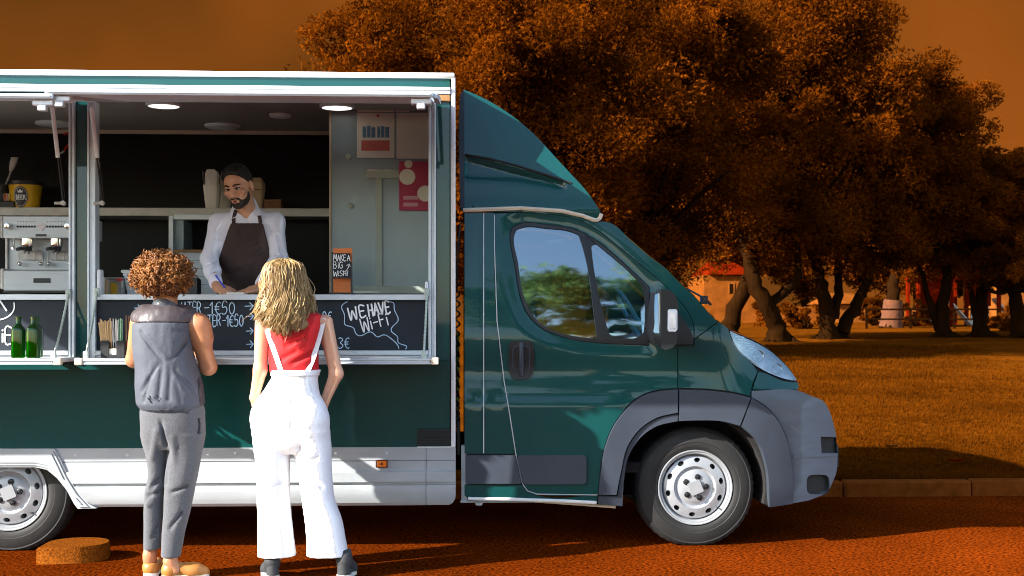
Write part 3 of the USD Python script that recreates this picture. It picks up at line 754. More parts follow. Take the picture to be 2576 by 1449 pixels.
# --- window frames, counter and menu boards
SILL = (740, 755)
def stile(pxa, pxb, y0, y1, top=262, bot=907):
    return box(xx(pxa), xx(pxb), y0, y1, zz(bot), zz(top), 0.002)
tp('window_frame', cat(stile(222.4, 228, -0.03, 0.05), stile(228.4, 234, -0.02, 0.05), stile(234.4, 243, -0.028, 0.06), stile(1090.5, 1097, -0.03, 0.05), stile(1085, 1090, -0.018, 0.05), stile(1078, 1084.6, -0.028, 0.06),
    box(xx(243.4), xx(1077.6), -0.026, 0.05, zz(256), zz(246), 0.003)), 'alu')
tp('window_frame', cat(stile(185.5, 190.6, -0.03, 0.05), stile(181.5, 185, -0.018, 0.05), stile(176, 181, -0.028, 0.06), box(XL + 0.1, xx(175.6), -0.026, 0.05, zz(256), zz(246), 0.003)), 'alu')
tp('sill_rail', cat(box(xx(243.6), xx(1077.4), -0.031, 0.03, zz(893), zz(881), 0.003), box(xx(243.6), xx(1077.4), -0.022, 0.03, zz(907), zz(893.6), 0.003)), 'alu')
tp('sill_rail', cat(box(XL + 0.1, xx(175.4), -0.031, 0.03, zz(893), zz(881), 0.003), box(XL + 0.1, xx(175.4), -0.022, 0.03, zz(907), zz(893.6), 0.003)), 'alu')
CT = zz(741)
tp('counter_top', box(xx(243.6), xx(1077.4), -0.036, 0.5, zz(755), CT, 0.003), 'alu_dull')
tp('counter_edge', box(xx(243.8), xx(1077.2), -0.042, -0.0365, zz(754.6), CT - 0.001, 0.001), 'alu')
tp('counter_top', box(XL + 0.1, xx(175.4), -0.036, 0.62, zz(755), CT, 0.003), 'alu_dull')
tp('counter_edge', box(XL + 0.12, xx(175.2), -0.042, -0.0365, zz(754.6), CT - 0.001, 0.001), 'alu')
B1 = tp('menu_board', box(xx(243.8), xx(1077.2), -0.004, 0.02, zz(880.6), zz(755.5), 0.001), 'board', label='slate menu board with drink prices and a cloud of handwriting')
B0 = tp('menu_board', box(XL + 0.1, xx(175.2), -0.004, 0.02, zz(880.6), zz(755.5), 0.001), 'board', label='slate board with a chalk smile')
GL = {
 'A': [[(0, 0), (.3, 1), (.6, 0)], [(.12, .38), (.5, .38)]], 'T': [[(0, 1), (.6, 1)], [(.3, 1), (.28, 0)]],
 'E': [[(.55, .95), (.1, 1), (.05, .5), (.1, 0), (.55, .05)], [(.05, .52), (.45, .52)]], 'R': [[(.05, 0), (.08, 1), (.4, .96), (.52, .76), (.38, .54), (.08, .5)], [(.26, .5), (.6, 0)]],
 'W': [[(0, 1), (.16, 0), (.36, .7), (.56, 0), (.74, 1)]], 'H': [[(.05, 0), (.07, 1)], [(.55, 0), (.55, 1)], [(.05, .5), (.55, .5)]],
 'V': [[(0, 1), (.28, 0), (.58, 1)]], 'F': [[(.06, 0), (.08, 1), (.5, 1)], [(.08, .52), (.42, .52)]], 'i': [[(.12, 0), (.12, .62)], [(.12, .85), (.12, .9)]],
 'M': [[(0, 0), (.1, 1), (.35, .35), (.6, 1), (.7, 0)]], 'K': [[(.05, 0), (.07, 1)], [(.55, 1), (.1, .5), (.58, 0)]],
 'B': [[(.05, 0), (.07, 1), (.36, .97), (.46, .76), (.34, .55), (.08, .53), (.42, .5), (.54, .26), (.4, .03), (.05, 0)]],
 'G': [[(.52, .85), (.34, 1), (.12, .85), (.03, .5), (.12, .12), (.36, 0), (.55, .15), (.56, .45), (.34, .45)]],
 'S': [[(.5, .88), (.28, 1), (.06, .82), (.14, .6), (.42, .44), (.5, .2), (.3, 0), (.04, .12)]], '!': [[(.12, .3), (.14, 1)], [(.12, 0), (.12, .05)]],
 '-': [[(.05, .48), (.45, .5)]], 'C': [[(.52, .9), (.3, 1), (.06, .72), (.05, .3), (.26, 0), (.52, .1)]],
 '€': [[(.55, .95), (.36, 1), (.14, .75), (.12, .28), (.34, 0), (.55, .05)], [(0, .62), (.42, .62)], [(0, .4), (.4, .4)]],
 '0': [[(.28, 1), (.06, .75), (.04, .3), (.24, 0), (.48, .2), (.52, .7), (.34, .98), (.28, 1)]], '1': [[(.0, .72), (.22, 1), (.22, 0)]],
 '3': [[(.05, .95), (.32, 1), (.48, .78), (.22, .54), (.5, .3), (.3, .0), (.02, .08)]], '5': [[(.5, 1), (.12, 1), (.08, .58), (.36, .62), (.5, .34), (.34, .02), (.02, .06)]],
 '>': [[(0, .5), (.9, .55)], [(.5, .95), (.92, .55), (.55, .08)]], ' ': []}
ADV = {'W': .9, 'M': .86, 'i': .32, '!': .32, '-': .58, '1': .42, ' ': .4, '>': 1.1}
def chalk(text, px0, py0, h, width=None, ang=0.0, w=2.2, y=-0.007):
    """Handwritten strokes; px0, py0: lower left corner in the photograph, h: letter height there."""
    adv = sum(ADV.get(c, .72) for c in text)
    k = h if width is None else width / adv
    lines, x = [], 0.0
    rr = np.random.default_rng(len(text) * 7 + int(px0))
    for c in text:
        o = rr.normal(0, 0.02, 2)
        for s in GL[c]:
            if len(s) > 3:
                from scipy.interpolate import CubicSpline
                u = np.arange(len(s)); s = CubicSpline(u, s)(np.linspace(0, len(s) - 1, 5 * len(s)))
            q = [((a + o[0]) * k + x, (b + o[1]) * h) for a, b in s]
            lines.append([(px0 + a * math.cos(ang) + b * math.sin(ang), py0 + a * math.sin(ang) - b * math.cos(ang)) for a, b in q])
        x += ADV.get(c, .72) * k
    return strokes(lines, w, y)
def strokes(lines, w, y):
    g = shapely.union_all([LineString([xz(a, b, y) for a, b in l]).buffer(w / 2 / 430, quad_segs=3) for l in lines])
    return prism(g, y, y + 0.0025)
for args in ((' WATER', 438, 789, 29, 70), ('-1€50', 514, 789, 29, 80), ('WATER', 497, 820, 27, 60), ('-1€50', 559, 820, 27, 56), ('>', 616, 781, 21, 25), ('>', 619, 805, 18, 22),
             ('>', 620, 842, 18, 20), ('>', 621, 876, 20, 20), ('>', 338, 784, 18, 20), ('C', 648, 782, 25, 16), ('0€', 811, 808, 23, 26), ('3€', 852, 876, 25, 30)):
    tp('lettering', chalk(*args), 'chalk', parent=B1)
tp('lettering', chalk('WE', 881, 803, 28, 44, ang=-0.20, w=4.0), 'chalk_white', parent=B1)
tp('lettering', chalk('HAVE', 928, 795, 29, 58, ang=-0.16, w=4.2), 'chalk_white', parent=B1)
tp('lettering', chalk('Wi-Fi', 912, 833, 31, 72, ang=-0.24, w=3.2), 'chalk_white', parent=B1)
z5 = lambda l: [(566 + .3472 * a, 597.5 + .3472 * b) for a, b in l]
def curve(l, n=60):
    from scipy.interpolate import CubicSpline
    l = np.array(l, float); u = np.arange(len(l))
    return CubicSpline(u, l)(np.linspace(0, len(l) - 1, n)).tolist()
tp('drawing', strokes([curve(z5([(885, 465), (845, 510), (865, 560), (865, 620), (890, 640), (930, 655), (945, 690), (980, 712), (1030, 690), (1070, 690), (1105, 720), (1150, 705), (1200, 730), (1240, 765), (1260, 805)])),
                       curve(z5([(1190, 465), (1225, 485), (1230, 530), (1255, 590), (1230, 630), (1205, 660), (1215, 690), (1250, 720), (1255, 760), (1300, 780), (1308, 808)]))], 2.0, -0.007), 'chalk', parent=B1)
tp('drawing', strokes([curve([(35, 762), (34, 780), (22, 795), (0, 804), (-30, 803), (-60, 785)])], 3.0, -0.007), 'chalk_white', parent=B0)
tp('drawing', strokes([[(-8, 757), (0, 757), (16, 781)]], 4.0, -0.007), 'chalk_white', parent=B0)
tp('lettering', cat(chalk('i', 3, 860, 34, w=3.6), chalk('E', 11, 863, 40, 26, w=3.2)), 'chalk_white', parent=B0)
# --- fold-down shelves with their stays
def shelf(pxa, pxb, label):
    ya, yb = -0.5, -0.062
    xa, xb = xx(pxa, 905, ya), xx(pxb, 905, ya)
    zt, zb = zx(600, 903, ya), zx(600, 917, ya)
    t = tp('fold_down_shelf', box(xa, xb, ya + 0.031, yb, zt - 0.022, zt - 0.001, 0.003), 'white_trim', label=label)
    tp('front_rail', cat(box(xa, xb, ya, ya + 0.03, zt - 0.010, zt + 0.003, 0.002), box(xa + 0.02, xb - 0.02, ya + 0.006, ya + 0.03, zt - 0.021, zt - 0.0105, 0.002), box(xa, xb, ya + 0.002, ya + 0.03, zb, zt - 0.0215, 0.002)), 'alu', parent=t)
    for xq, s in ((xa, 1), (xb, -1)):
        tp('end_cap', box(xq - 0.012, xq + 0.03, ya - 0.004, ya + 0.028, zb - 0.002, zt + 0.006, 0.004), 'cream', parent=t)
    for xq in np.linspace(xa + 0.15, xb - 0.15, 4):
        tp('hinge', box(xq - 0.03, xq + 0.03, -0.066, -0.024, zt - 0.018, zt - 0.004, 0.003), 'alu_dull', parent=t)
    return zt
ZS = shelf(193, 1090, 'long serving shelf before the right window')
shelf(-1230, 140, 'serving shelf before the left window')
def stay(p0, p1):
    n = 34
    P = [p0 + (p1 - p0) * t + np.array([0, 0, -0.02 * math.sin(math.pi * t)]) for t in np.linspace(0, 1, n)]
    m = tube(P, [0.0125 if i % 2 else 0.009 for i in range(n)], 7, flat=0.6)
    ends = [box(q[0] - 0.014, q[0] + 0.014, q[1] - 0.01, q[1] + 0.01, q[2] - 0.025, q[2] + 0.025, 0.004) for q in (p0, p1)]
    return cat(m, *ends)
tp('stay_chain', stay(at(244, 735, -0.045), at(216, 895, -0.45)), 'pale_green', smooth=40)
tp('stay_chain', stay(at(172, 738, -0.045), at(135, 897, -0.45)), 'pale_green', smooth=40)
tp('stay_chain', stay(at(1074, 735, -0.045), at(1066, 893, -0.45)), 'pale_green', smooth=40)
for px0, px1, py0, py1 in ((243.8, 252, 678, 742), (1069, 1077, 708, 742), (166, 175.6, 726, 742)):
    tp('latch_housing', pbox(px0, px1, py0, py1, -0.045, 0.03, 0.006), 'white_plastic')
# --- raised hatches with gas struts
def hatch(pxa, pxb, pya, pyb, label):
    ya, yb = -1.38, -0.036
    x0, x1 = xx(pxa, 232, ya), xx(pxb, 232, ya)
    zt, zb = zx(600, pya, ya), zx(600, pyb, ya)
    zk = zx(600, 258, yb)
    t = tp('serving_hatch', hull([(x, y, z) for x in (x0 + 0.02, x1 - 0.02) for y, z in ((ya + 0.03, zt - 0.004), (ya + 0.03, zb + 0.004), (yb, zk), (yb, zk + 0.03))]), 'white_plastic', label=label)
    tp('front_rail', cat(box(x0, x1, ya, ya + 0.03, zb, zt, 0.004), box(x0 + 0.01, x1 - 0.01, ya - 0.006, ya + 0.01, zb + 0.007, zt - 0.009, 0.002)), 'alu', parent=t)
    for xq in (x0, x1):
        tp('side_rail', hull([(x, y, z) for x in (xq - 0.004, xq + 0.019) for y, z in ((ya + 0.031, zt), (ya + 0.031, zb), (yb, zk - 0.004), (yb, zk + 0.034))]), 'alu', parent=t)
        q = xq + (0.06 if xq == x0 else -0.06)
        lt = tp('latch', cat(box(q - 0.05, q + 0.05, ya + 0.03, ya + 0.10, zb - 0.028, zb - 0.001, 0.005), box(q - 0.02, q + 0.02, ya + 0.02, ya + 0.06, zb - 0.055, zb - 0.0285, 0.004)), 'silver', parent=t)
    return t
hatch(112, 1090, 226, 240, 'right serving hatch raised like an awning')
hatch(-1250, 133, 238, 251, 'left serving hatch raised like an awning')  # overlong out of view, shaped to shade the espresso machine
def strut(a, m, b, ya, yb):
    pa, pb = at(*a, ya), at(*b, yb)
    t = 0.52
    pm_ = pa + (pb - pa) * t
    p = tp('gas_strut', tube([pa, pm_], 0.0125, 10), 'white_plastic', smooth=50)
    tp('piston_rod', cat(tube([pm_, pb], 0.0055, 8), tube([pm_ + [0.012, 0, 0], pb + [0.012, 0, 0]], 0.003, 6)), 'black_plastic', parent=p)
    tp('pivot', cat(tube([pb - [0.05, 0, 0], pb + [0.015, 0, 0]], 0.008, 8), revolve([(0.001, -0.014), (0.014, -0.012), (0.014, 0.012), (0.001, 0.014)], 12, 'y', pb)), 'alu_dull', parent=p)
strut((230, 270), None, (257, 511), -0.20, -0.035)
strut((131, 268), None, (159, 511), -0.20, -0.035)
# --- side skirt, wheel arch, marker lamp and vent
prof = [(-0.012, 1124), (-0.012, 1156.5), (0.000, 1157), (0.000, 1158.5), (-0.013, 1159), (-0.014, 1181), (-0.034, 1186), (-0.036, 1210), (-0.014, 1211.5), (-0.014, 1217), (-0.034, 1219), (-0.036, 1230), (-0.031, 1248), (-0.016, 1263), (0.01, 1271), (0.05, 1271), (0.05, 1124)]
def skirt_bar(xa, xb):
    cs = manifold3d.CrossSection([np.array([(y, zz(py)) for y, py in prof])])
    if cs.area() < 0:
        pass
    m = manifold3d.Manifold.extrude(cs, xb - xa)
    o = m.to_mesh()
    v = o.vert_properties[:, :3]
    return np.stack([xa + v[:, 2], v[:, 0], v[:, 1]], 1), o.tri_verts
def to_man(v, f):
    tm = T(v, f)
    if tm.volume < 0:
        f = f[:, ::-1]
    return manifold3d.Manifold(manifold3d.Mesh(vert_properties=np.asarray(v, np.float32), tri_verts=np.asarray(f, np.uint32)))
def pman(m):
    m = m.copy(); m.merge_vertices(merge_tex=True, merge_norm=True)
    return to_man(np.array(m.vertices), np.array(m.faces))
arch_out = [(139, 1118), (141, 1128), (158, 1162), (176, 1200), (200, 1238), (226, 1266), (246, 1277), (250, 1330), (-210, 1330), (-206, 1277), (-186, 1266), (-160, 1238), (-136, 1200), (-118, 1162), (-101, 1128), (-99, 1118)]
cutter = pman(prism([xz(a, b) for a, b in arch_out], -0.3, 0.4))
sk = to_man(*skirt_bar(XL, xx(1071.3))) - cutter
tp('side_skirt', man(sk), 'skirt', smooth=25)
corner = pman(prism(round_poly([xz(a, b) for a, b in ((1040, 1100), (1146.5, 1100), (1146.5, 1275), (1040, 1275))], 0.075), -0.3, 0.4))
tp('side_skirt', man((to_man(*skirt_bar(xx(1072.6), xx(1150))) ^ corner)), 'skirt', smooth=25, label='rounded end piece of the side skirt')
inner = [(199, 1279), (189, 1266), (171, 1232), (147, 1202), (122, 1181), (92, 1174), (-52, 1174), (-82, 1181), (-107, 1202), (-131, 1232), (-149, 1266), (-159, 1279)]
ringp = Polygon([xz(a, b) for a, b in arch_out[1:7] + inner + arch_out[9:15]]).buffer(0)
am = cat(prism(ringp, -0.024, 0.05), prism(ringp.buffer(-0.012), -0.032, -0.0242), prism(ringp.buffer(-0.028), -0.038, -0.0322))
tp('wheel_arch', am, 'skirt', smooth=25)
for px, py in ((95, 1139), (189, 1145), (320, 1145), (523, 1143), (592, 1140), (845, 1140), (973, 1140)):
    tp('rivet', revolve([(0.0001, -0.006), (0.006, -0.004), (0.009, 0.0)], 10, 'y', at(px, py, -0.012)), 'silver', smooth=True)
mk = tp('marker_lamp', pbox(945, 975, 1157, 1177, -0.034, -0.0145, 0.004), 'amber_dark')
tp('lens', pbox(948.5, 971.5, 1160, 1174, -0.042, -0.0345, 0.003), 'amber', parent=mk)
tp('reflector', revolve([(0.0001, -0.006), (0.006, -0.005), (0.008, 0.0)], 14, 'y', at(960, 1167, -0.0425)), 'amber_dark', parent=mk, smooth=True)
vt = tp('air_vent', pbox(1049, 1136, 1078, 1121, -0.006, -0.0005, 0.002), 'seam')
for k in range(7):
    tp('slat', pbox(1051, 1134, 1081 + k * 5.7, 1084.5 + k * 5.7, -0.012, -0.0065, 0.001), 'black_plastic', parent=vt)
tp('drip_rail', box(xx(1049), XR - 0.02, -0.020, -0.0125, zz(1125.5), zz(1122.5), 0.002), 'white_trim')

# --- wheels
def wheel(cx, cy, cz, label, out=-1):
    R, rw = 0.366, 0.222
    tyre = revolve([(rw - 0.012, 0.20), (rw + 0.01, 0.21), (R - 0.03, 0.205), (R - 0.004, 0.185), (R, 0.16), (R, 0.045), (R - 0.008, 0.025), (R - 0.022, 0.010), (R - 0.030, 0.006), (R - 0.036, 0.0075), (R - 0.062, -0.004), (rw + 0.05, -0.008), (rw + 0.047, -0.005), (rw + 0.030, -0.006), (rw + 0.012, 0.0), (rw, 0.012), (rw - 0.012, 0.03)], 96, 'y', (0, 0, 0))
    v = tyre.vertices
    rad = np.hypot(v[:, 0], v[:, 2])
    # shoulder tread blocks
    ang = np.arctan2(v[:, 2], v[:, 0])
    k = (rad > R - 0.025) & (np.floor((ang + math.pi) / (2 * math.pi) * 96 + 0.5).astype(int) % 2 == 0)
    v[k] *= np.where(rad[k] > R - 0.025, 0.984, 1.0)[:, None] * [1, 0, 1] + [0, 1, 0]
    tyre = T(v + [cx, cy, cz], tyre.faces)
    low = tyre.vertices[:, 2] < 0.002
    tyre.vertices[low, 2] = 0.002
    w = tp('wheel', tyre, 'rubber', smooth=35, label=label)
    disc = manifold3d.Manifold.revolve(manifold3d.CrossSection([np.array([(0.0, 0.045), (0.075, 0.040), (0.098, 0.030), (0.112, 0.020), (0.120, 0.024), (0.128, 0.038), (0.150, 0.034), (0.186, 0.020), (0.196, 0.000), (0.199, -0.04), (0.205, -0.06), (0.0, -0.06)])[::-1]]), 96)
    for i in range(10):
        a = i / 10 * 2 * math.pi + 0.22
        c = manifold3d.Manifold.cylinder(0.2, 0.0155, 0.0155, 20).scale((1.28, 0.9, 1)).rotate((0, 0, math.degrees(a) + 90)).translate((0.164 * math.cos(a), 0.164 * math.sin(a), -0.08))
        disc = disc - c
    cap = manifold3d.CrossSection.square((0.062, 0.062), True).offset(0.008, manifold3d.JoinType.Round, circular_segments=24)
    o = disc.to_mesh(); v = o.vert_properties[:, :3]
    fac = lambda v: np.stack([cx + v[:, 0], cy + 0.045 - v[:, 2], cz + v[:, 1]], 1)
    rm = tp('rim', T(fac(v), o.tri_verts[:, ::-1]), 'steel_rim', parent=w, smooth=30)
    lip = revolve([(0.196, 0.045), (0.200, 0.012), (0.206, 0.004), (0.214, 0.004), (0.219, -0.004), (0.224, -0.004), (0.226, 0.004), (0.224, 0.02), (0.216, 0.06), (0.199, 0.12)], 96, 'y', (cx, cy, cz))
    tp('rim_flange', lip, 'steel_rim', parent=w, smooth=40)
    tp('rim_backing', revolve([(0.2, 0.085), (0.0005, 0.085)], 40, 'y', (cx, cy, cz)), 'seam', parent=w)
    cp = manifold3d.Manifold.extrude(cap, 0.012).rotate((0, 0, 22)).translate((0, 0, 0.044)).to_mesh()
    tp('hub_badge', T(fac(cp.vert_properties[:, :3]), cp.tri_verts[:, ::-1]), 'steel_rim', parent=w)
    for i in range(5):
        a = i / 5 * 2 * math.pi + math.radians(77)
        bx, bz = cx + 0.065 * math.cos(a), cz + 0.065 * math.sin(a)
        tp('bolt_cap', cat(revolve([(0.0175, 0.012), (0.0175, -0.002), (0.013, -0.004), (0.011, 0.004)], 18, 'y', (bx, cy, bz)), revolve([(0.0095, 0.008), (0.0095, -0.007), (0.0005, -0.009)], 6, 'y', (bx, cy, bz))), 'black_plastic', parent=w, smooth=30)
    va = math.radians(-42)
    tp('valve', tube([(cx + 0.185 * math.cos(va), cy + 0.02, cz + 0.185 * math.sin(va)), (cx + 0.178 * math.cos(va), cy - 0.012, cz + 0.178 * math.sin(va))], 0.005, 8), 'black_plastic', parent=w)
pm('steel_rim', (0.34, 0.355, 0.375), 0.36, metal=0.35, var=0.06, scale=14)
wy = 0.075
wheel(xx(1749, 1232, wy), wy, 0.352, 'front wheel')
wheel(xx(21, 1252, wy), wy, 0.345, 'rear wheel, cut by the left edge of the picture')
far = [(xx(1749, 1232, wy), 1.75), (xx(21, 1252, wy), 1.75)]
for x, y in far:
    tp('far_wheel', revolve([(0.1, 0.0), (0.34, 0.0), (0.366, 0.03), (0.366, 0.19), (0.34, 0.22), (0.1, 0.22)], 40, 'y', (x, y, 0.366)), 'rubber', smooth=40)
# --- chassis below
ch = tp('chassis', cat(box(XL, 1.0, 0.45, 0.55, 0.42, 0.56, 0.01), box(XL, 1.0, 1.5, 1.6, 0.42, 0.56, 0.01), box(xx(330), xx(620), 0.35, 1.2, 0.30, 0.5, 0.04), box(XL, XR, 0.06, 1.99, 0.555, 0.559, 0.001)), 'underbody')
tp('exhaust', tube([(xx(380), 0.30, 0.30), (xx(410), 0.28, 0.31), (xx(470), 0.28, 0.30), (xx(500), 0.34, 0.34)], 0.05, 12), 'underbody', smooth=40)
for x0_, x1_ in ((xx(-160), xx(200)), (xx(1572), xx(1925))):
    # wheel housings
    c = (x0_ + x1_) / 2; r = (x1_ - x0_) / 2
    A = np.linspace(-0.25, math.pi + 0.25, 25)
    o = [(c + r * 1.04 * math.cos(a), 0.36 + r * 1.03 * math.sin(a)) for a in A]
    i_ = [(c + (r + .03) * 1.04 * math.cos(a), 0.36 + (r + .03) * 1.03 * math.sin(a)) for a in A[::-1]]
    tp('wheel_housing', cat(prism(o + i_, 0.06, 0.5), prism(o, 0.5, 0.52)), 'underbody', smooth=30)
# ------------------------------------------------------------------ cab
sm = lambda a, b, x: (lambda t: t * t * (3 - 2 * t))(np.clip((x - a) / (b - a), 0, 1))
WIN_PX = [(1285, 582), (1290, 571), (1309, 562), (1378, 565), (1448, 577), (1500, 604), (1552, 646), (1600, 690), (1634, 722), (1633, 868), (1517, 863), (1448, 855), (1406, 844), (1371, 830), (1344, 809), (1323, 782), (1309, 743), (1295, 664), (1288, 629)]
def Yb(x, z):
    """Depth of the cab's side at (x, z): tumblehome, nose rounding, belt crease."""
    x, z = np.asarray(x, float), np.asarray(z, float)
    n = np.clip((x - 0.18) / 0.80, 0, 1.4)
    t = np.clip((z - 1.24) / 0.88, 0, 1.2)
    y = 0.33 * n ** 2.3 + 0.16 * t ** 1.35
    y = y - 0.016 * sm(0.905, 0.868, z) * (1 - sm(-0.55, -0.30, x))
    y = y + 0.30 * np.clip(z - 0.88, 0, 1) * sm(0.10, 0.50, x)
    y = y + 0.035 * np.clip((0.36 - z) / 0.16, 0, 1) ** 2
    y = y + 0.018 * np.exp(-((z - 1.06) / 0.10) ** 2) * (1 - sm(-0.2, 0.4, x))
    return y
def curved(px, py, Y, it=4):
    y = 0.0
    for _ in range(it):
        p = at(px, py, y)
        y = float(Y(p[0], p[2]))
    return at(px, py, y)
WIN = None
def Yc(x, z):
    y = Yb(x, z)
    if WIN is not None:
        d = shapely.distance(WIN, shapely.points(np.asarray(x, float), np.asarray(z, float)))
        y = y + 0.020 * (1 - sm(0.005, 0.085, d))
    return y
def dens(pts, step, closed=True):
    pts = list(pts)
    out = []
    for i in range(len(pts) if closed else len(pts) - 1):
        a, b = np.array(pts[i], float), np.array(pts[(i + 1) % len(pts)], float)
        n = max(1, int(np.hypot(*(b - a)) / step))
        out += [tuple(a + (b - a) * k / n) for k in range(n)]
    return out if closed else out + [tuple(pts[-1])]
def soft(pts, lim=38):
    P = np.array(pts, float)
    n = len(P)
    d = np.roll(P, -1, 0) - P
    a = np.arctan2(d[:, 1], d[:, 0])
    turn = np.abs((a - np.roll(a, 1) + math.pi) % (2 * math.pi) - math.pi)
    sharp = turn > math.radians(lim)
    out = []
    for i in range(n):
        p1, p2 = P[i], P[(i + 1) % n]
        L = np.hypot(*(p2 - p1))
        t1 = (p2 - p1) if sharp[i] else None
        t2 = (p2 - p1) if sharp[(i + 1) % n] else None
        def tan(j):
            u, v = P[j] - P[j - 1], P[(j + 1) % n] - P[j]
            lu, lv = np.hypot(*u), np.hypot(*v)
            t = u / lu * lv + v / lv * lu
            return t / max(np.hypot(*t), 1e-9)
        t1 = t1 if t1 is not None else tan(i) * L
        t2 = t2 if t2 is not None else tan((i + 1) % n) * L
        k = max(2, int(L / 9))
        for s in np.arange(k) / k:
            out.append((2 * s**3 - 3 * s**2 + 1) * p1 + (s**3 - 2 * s**2 + s) * t1 + (-2 * s**3 + 3 * s**2) * p2 + (s**3 - s**2) * t2)
    return [tuple(q) for q in out]
def topoly(px_pts, Y, step=9):
    if isinstance(px_pts, Polygon):
        px_pts = list(px_pts.exterior.coords)[:-1]
    px_pts = soft(px_pts)
    return topoly_(px_pts, Y, step)
def topoly_(px_pts, Y, step=9):
    if isinstance(px_pts, Polygon):
        px_pts = list(px_pts.exterior.coords)[:-1]
    return Polygon([(lambda p: (p[0], p[2]))(curved(a, b, Y)) for a, b in dens(px_pts, step)]).buffer(0)
WIN = None
WIN = topoly(WIN_PX, Yb)
def surf(poly, Y, off=0.0, thick=0.018, cell=0.04):
    """A body panel: the polygon laid on the curved side, with turned-in edges."""
    V, F, n = [], [], 0
    for g in polys(poly):
        a, b, c, d = g.bounds
        gx, gz = np.arange(math.floor(a / cell), math.ceil(c / cell)), np.arange(math.floor(b / cell), math.ceil(d / cell))
        X, Z = np.meshgrid(gx * cell, gz * cell, indexing='ij')
        bx = shapely.box(X.ravel(), Z.ravel(), X.ravel() + cell, Z.ravel() + cell)
        shapely.prepare(g)
        for q in shapely.intersection(g, bx[shapely.intersects(g, bx)]):
            for h in polys(q):
                vv, ff = trimesh.creation.triangulate_polygon(h, engine='earcut')
                if len(ff):
                    V.append(vv); F.append(ff + n); n += len(vv)
        rings = [g.exterior] + list(g.interiors)
        for r in rings:
            P = np.array(r.segmentize(cell).coords)[:-1]
            if r.is_ccw != (r is g.exterior):
                P = P[::-1]
            RINGS.append(P)
    v, f = np.vstack(V), np.vstack(F)
    key = np.round(v * 2e4).astype(np.int64)
    _, first, inv = np.unique(key, axis=0, return_index=True, return_inverse=True)
    v, f = v[first], inv.reshape(-1)[f]
    f = f[(f[:, 0] != f[:, 1]) & (f[:, 1] != f[:, 2]) & (f[:, 0] != f[:, 2])]
    a, b, c = v[f[:, 0]], v[f[:, 1]], v[f[:, 2]]
    cr = (b - a)[:, 0] * (c - a)[:, 1] - (b - a)[:, 1] * (c - a)[:, 0]
    f[cr < 0] = f[cr < 0][:, ::-1]
    y = Y(v[:, 0], v[:, 1]) + off
    ms = [T(np.stack([v[:, 0], y, v[:, 1]], 1), f)]
    for P in RINGS:
        y = Y(P[:, 0], P[:, 1]) + off
        A = np.stack([P[:, 0], y, P[:, 1]], 1)
        k = len(P)
        i = np.arange(k); j = (i + 1) % k
        ms.append(T(np.vstack([A, A + [0, thick, 0]]), np.vstack([np.stack([i, i + k, j], 1), np.stack([j, i + k, j + k], 1)])))
    RINGS.clear()
    return cat(*ms)
RINGS = []
def panel(name, px_pts, mat, off=0.0, hole=None, parent=None, thick=0.018, cell=0.04, Y=Yc, grow=-0.0014, rnd=0.0, **k):
    p = topoly(px_pts, Y)
    if hole is not None:
        p = p.difference(hole)
    if rnd:
        p = p.buffer(-rnd).buffer(rnd, quad_segs=5)
    if grow:
        p = p.buffer(grow, join_style='mitre')
    return tp(name, surf(p, Y, off, thick, cell), mat, parent, smooth=38, **k)

# outline of the cab seen from the side, nose clockwise from the back of the roof
SIL_ROOF = [(1164, 531), (1309, 526), (1413, 532), (1465, 543), (1500, 553)]
SIL_SCREEN = [(1500, 553), (1535, 557), (1587, 602), (1635, 643), (1676, 674), (1711, 710), (1746, 743), (1780, 782), (1808, 808)]
SIL_HOOD = [(1808, 808), (1833, 829), (1867, 844), (1905, 861), (1940, 882), (1968, 907), (1989, 931), (2006, 959), (2010, 980)]
SIL_BUMP = [(2012, 984), (2044, 997), (2069, 1007), (2086, 1035), (2096, 1066), (2103, 1098), (2107, 1132), (2106, 1150), (2104, 1184), (2089, 1223), (2082, 1240), (2033, 1259)]
def skin(name, sil, bulge, up, mat, inset=0.004, **k):
    """The part of the front that spans from this side's outline across to the far side's."""
    P = np.array([curved(a, b, Yb) for a, b in dens(sil, 14, False)])
    P[:, 1] += inset
    S = np.concatenate([np.linspace(0, 1, 9), 2 - np.linspace(0, 1, 9)[::-1][1:]])
    cols = []
    for s in S:
        m = min(s, 2 - s)
        q = P.copy()
        y = P[:, 1] + (1.01 - P[:, 1]) * m
        q[:, 1] = y if s <= 1 else 2.02 - y
        e = math.sin(m * math.pi / 2)
        q[:, 0] += bulge * e
        q[:, 2] += up * e
        cols.append(q)
    v = np.stack(cols, 1)
    n, m = v.shape[:2]
    i = (np.arange(n - 1)[:, None] * m + np.arange(m - 1)[None, :]).ravel()
    f = np.vstack([np.stack([i, i + 1, i + m + 1], 1), np.stack([i, i + m + 1, i + m], 1)])
    return tp(name, T(v.reshape(-1, 3), f), mat, smooth=40, **k)
skin('roof_panel', SIL_ROOF, 0.02, 0.03, 'paint')
skin('windscreen', SIL_SCREEN[1:], 0.10, 0.03, 'glass')
skin('hood', SIL_HOOD, 0.10, 0.02, 'paint')
skin('front_bumper_face', SIL_BUMP, 0.06, 0.0, 'bumper_plastic')
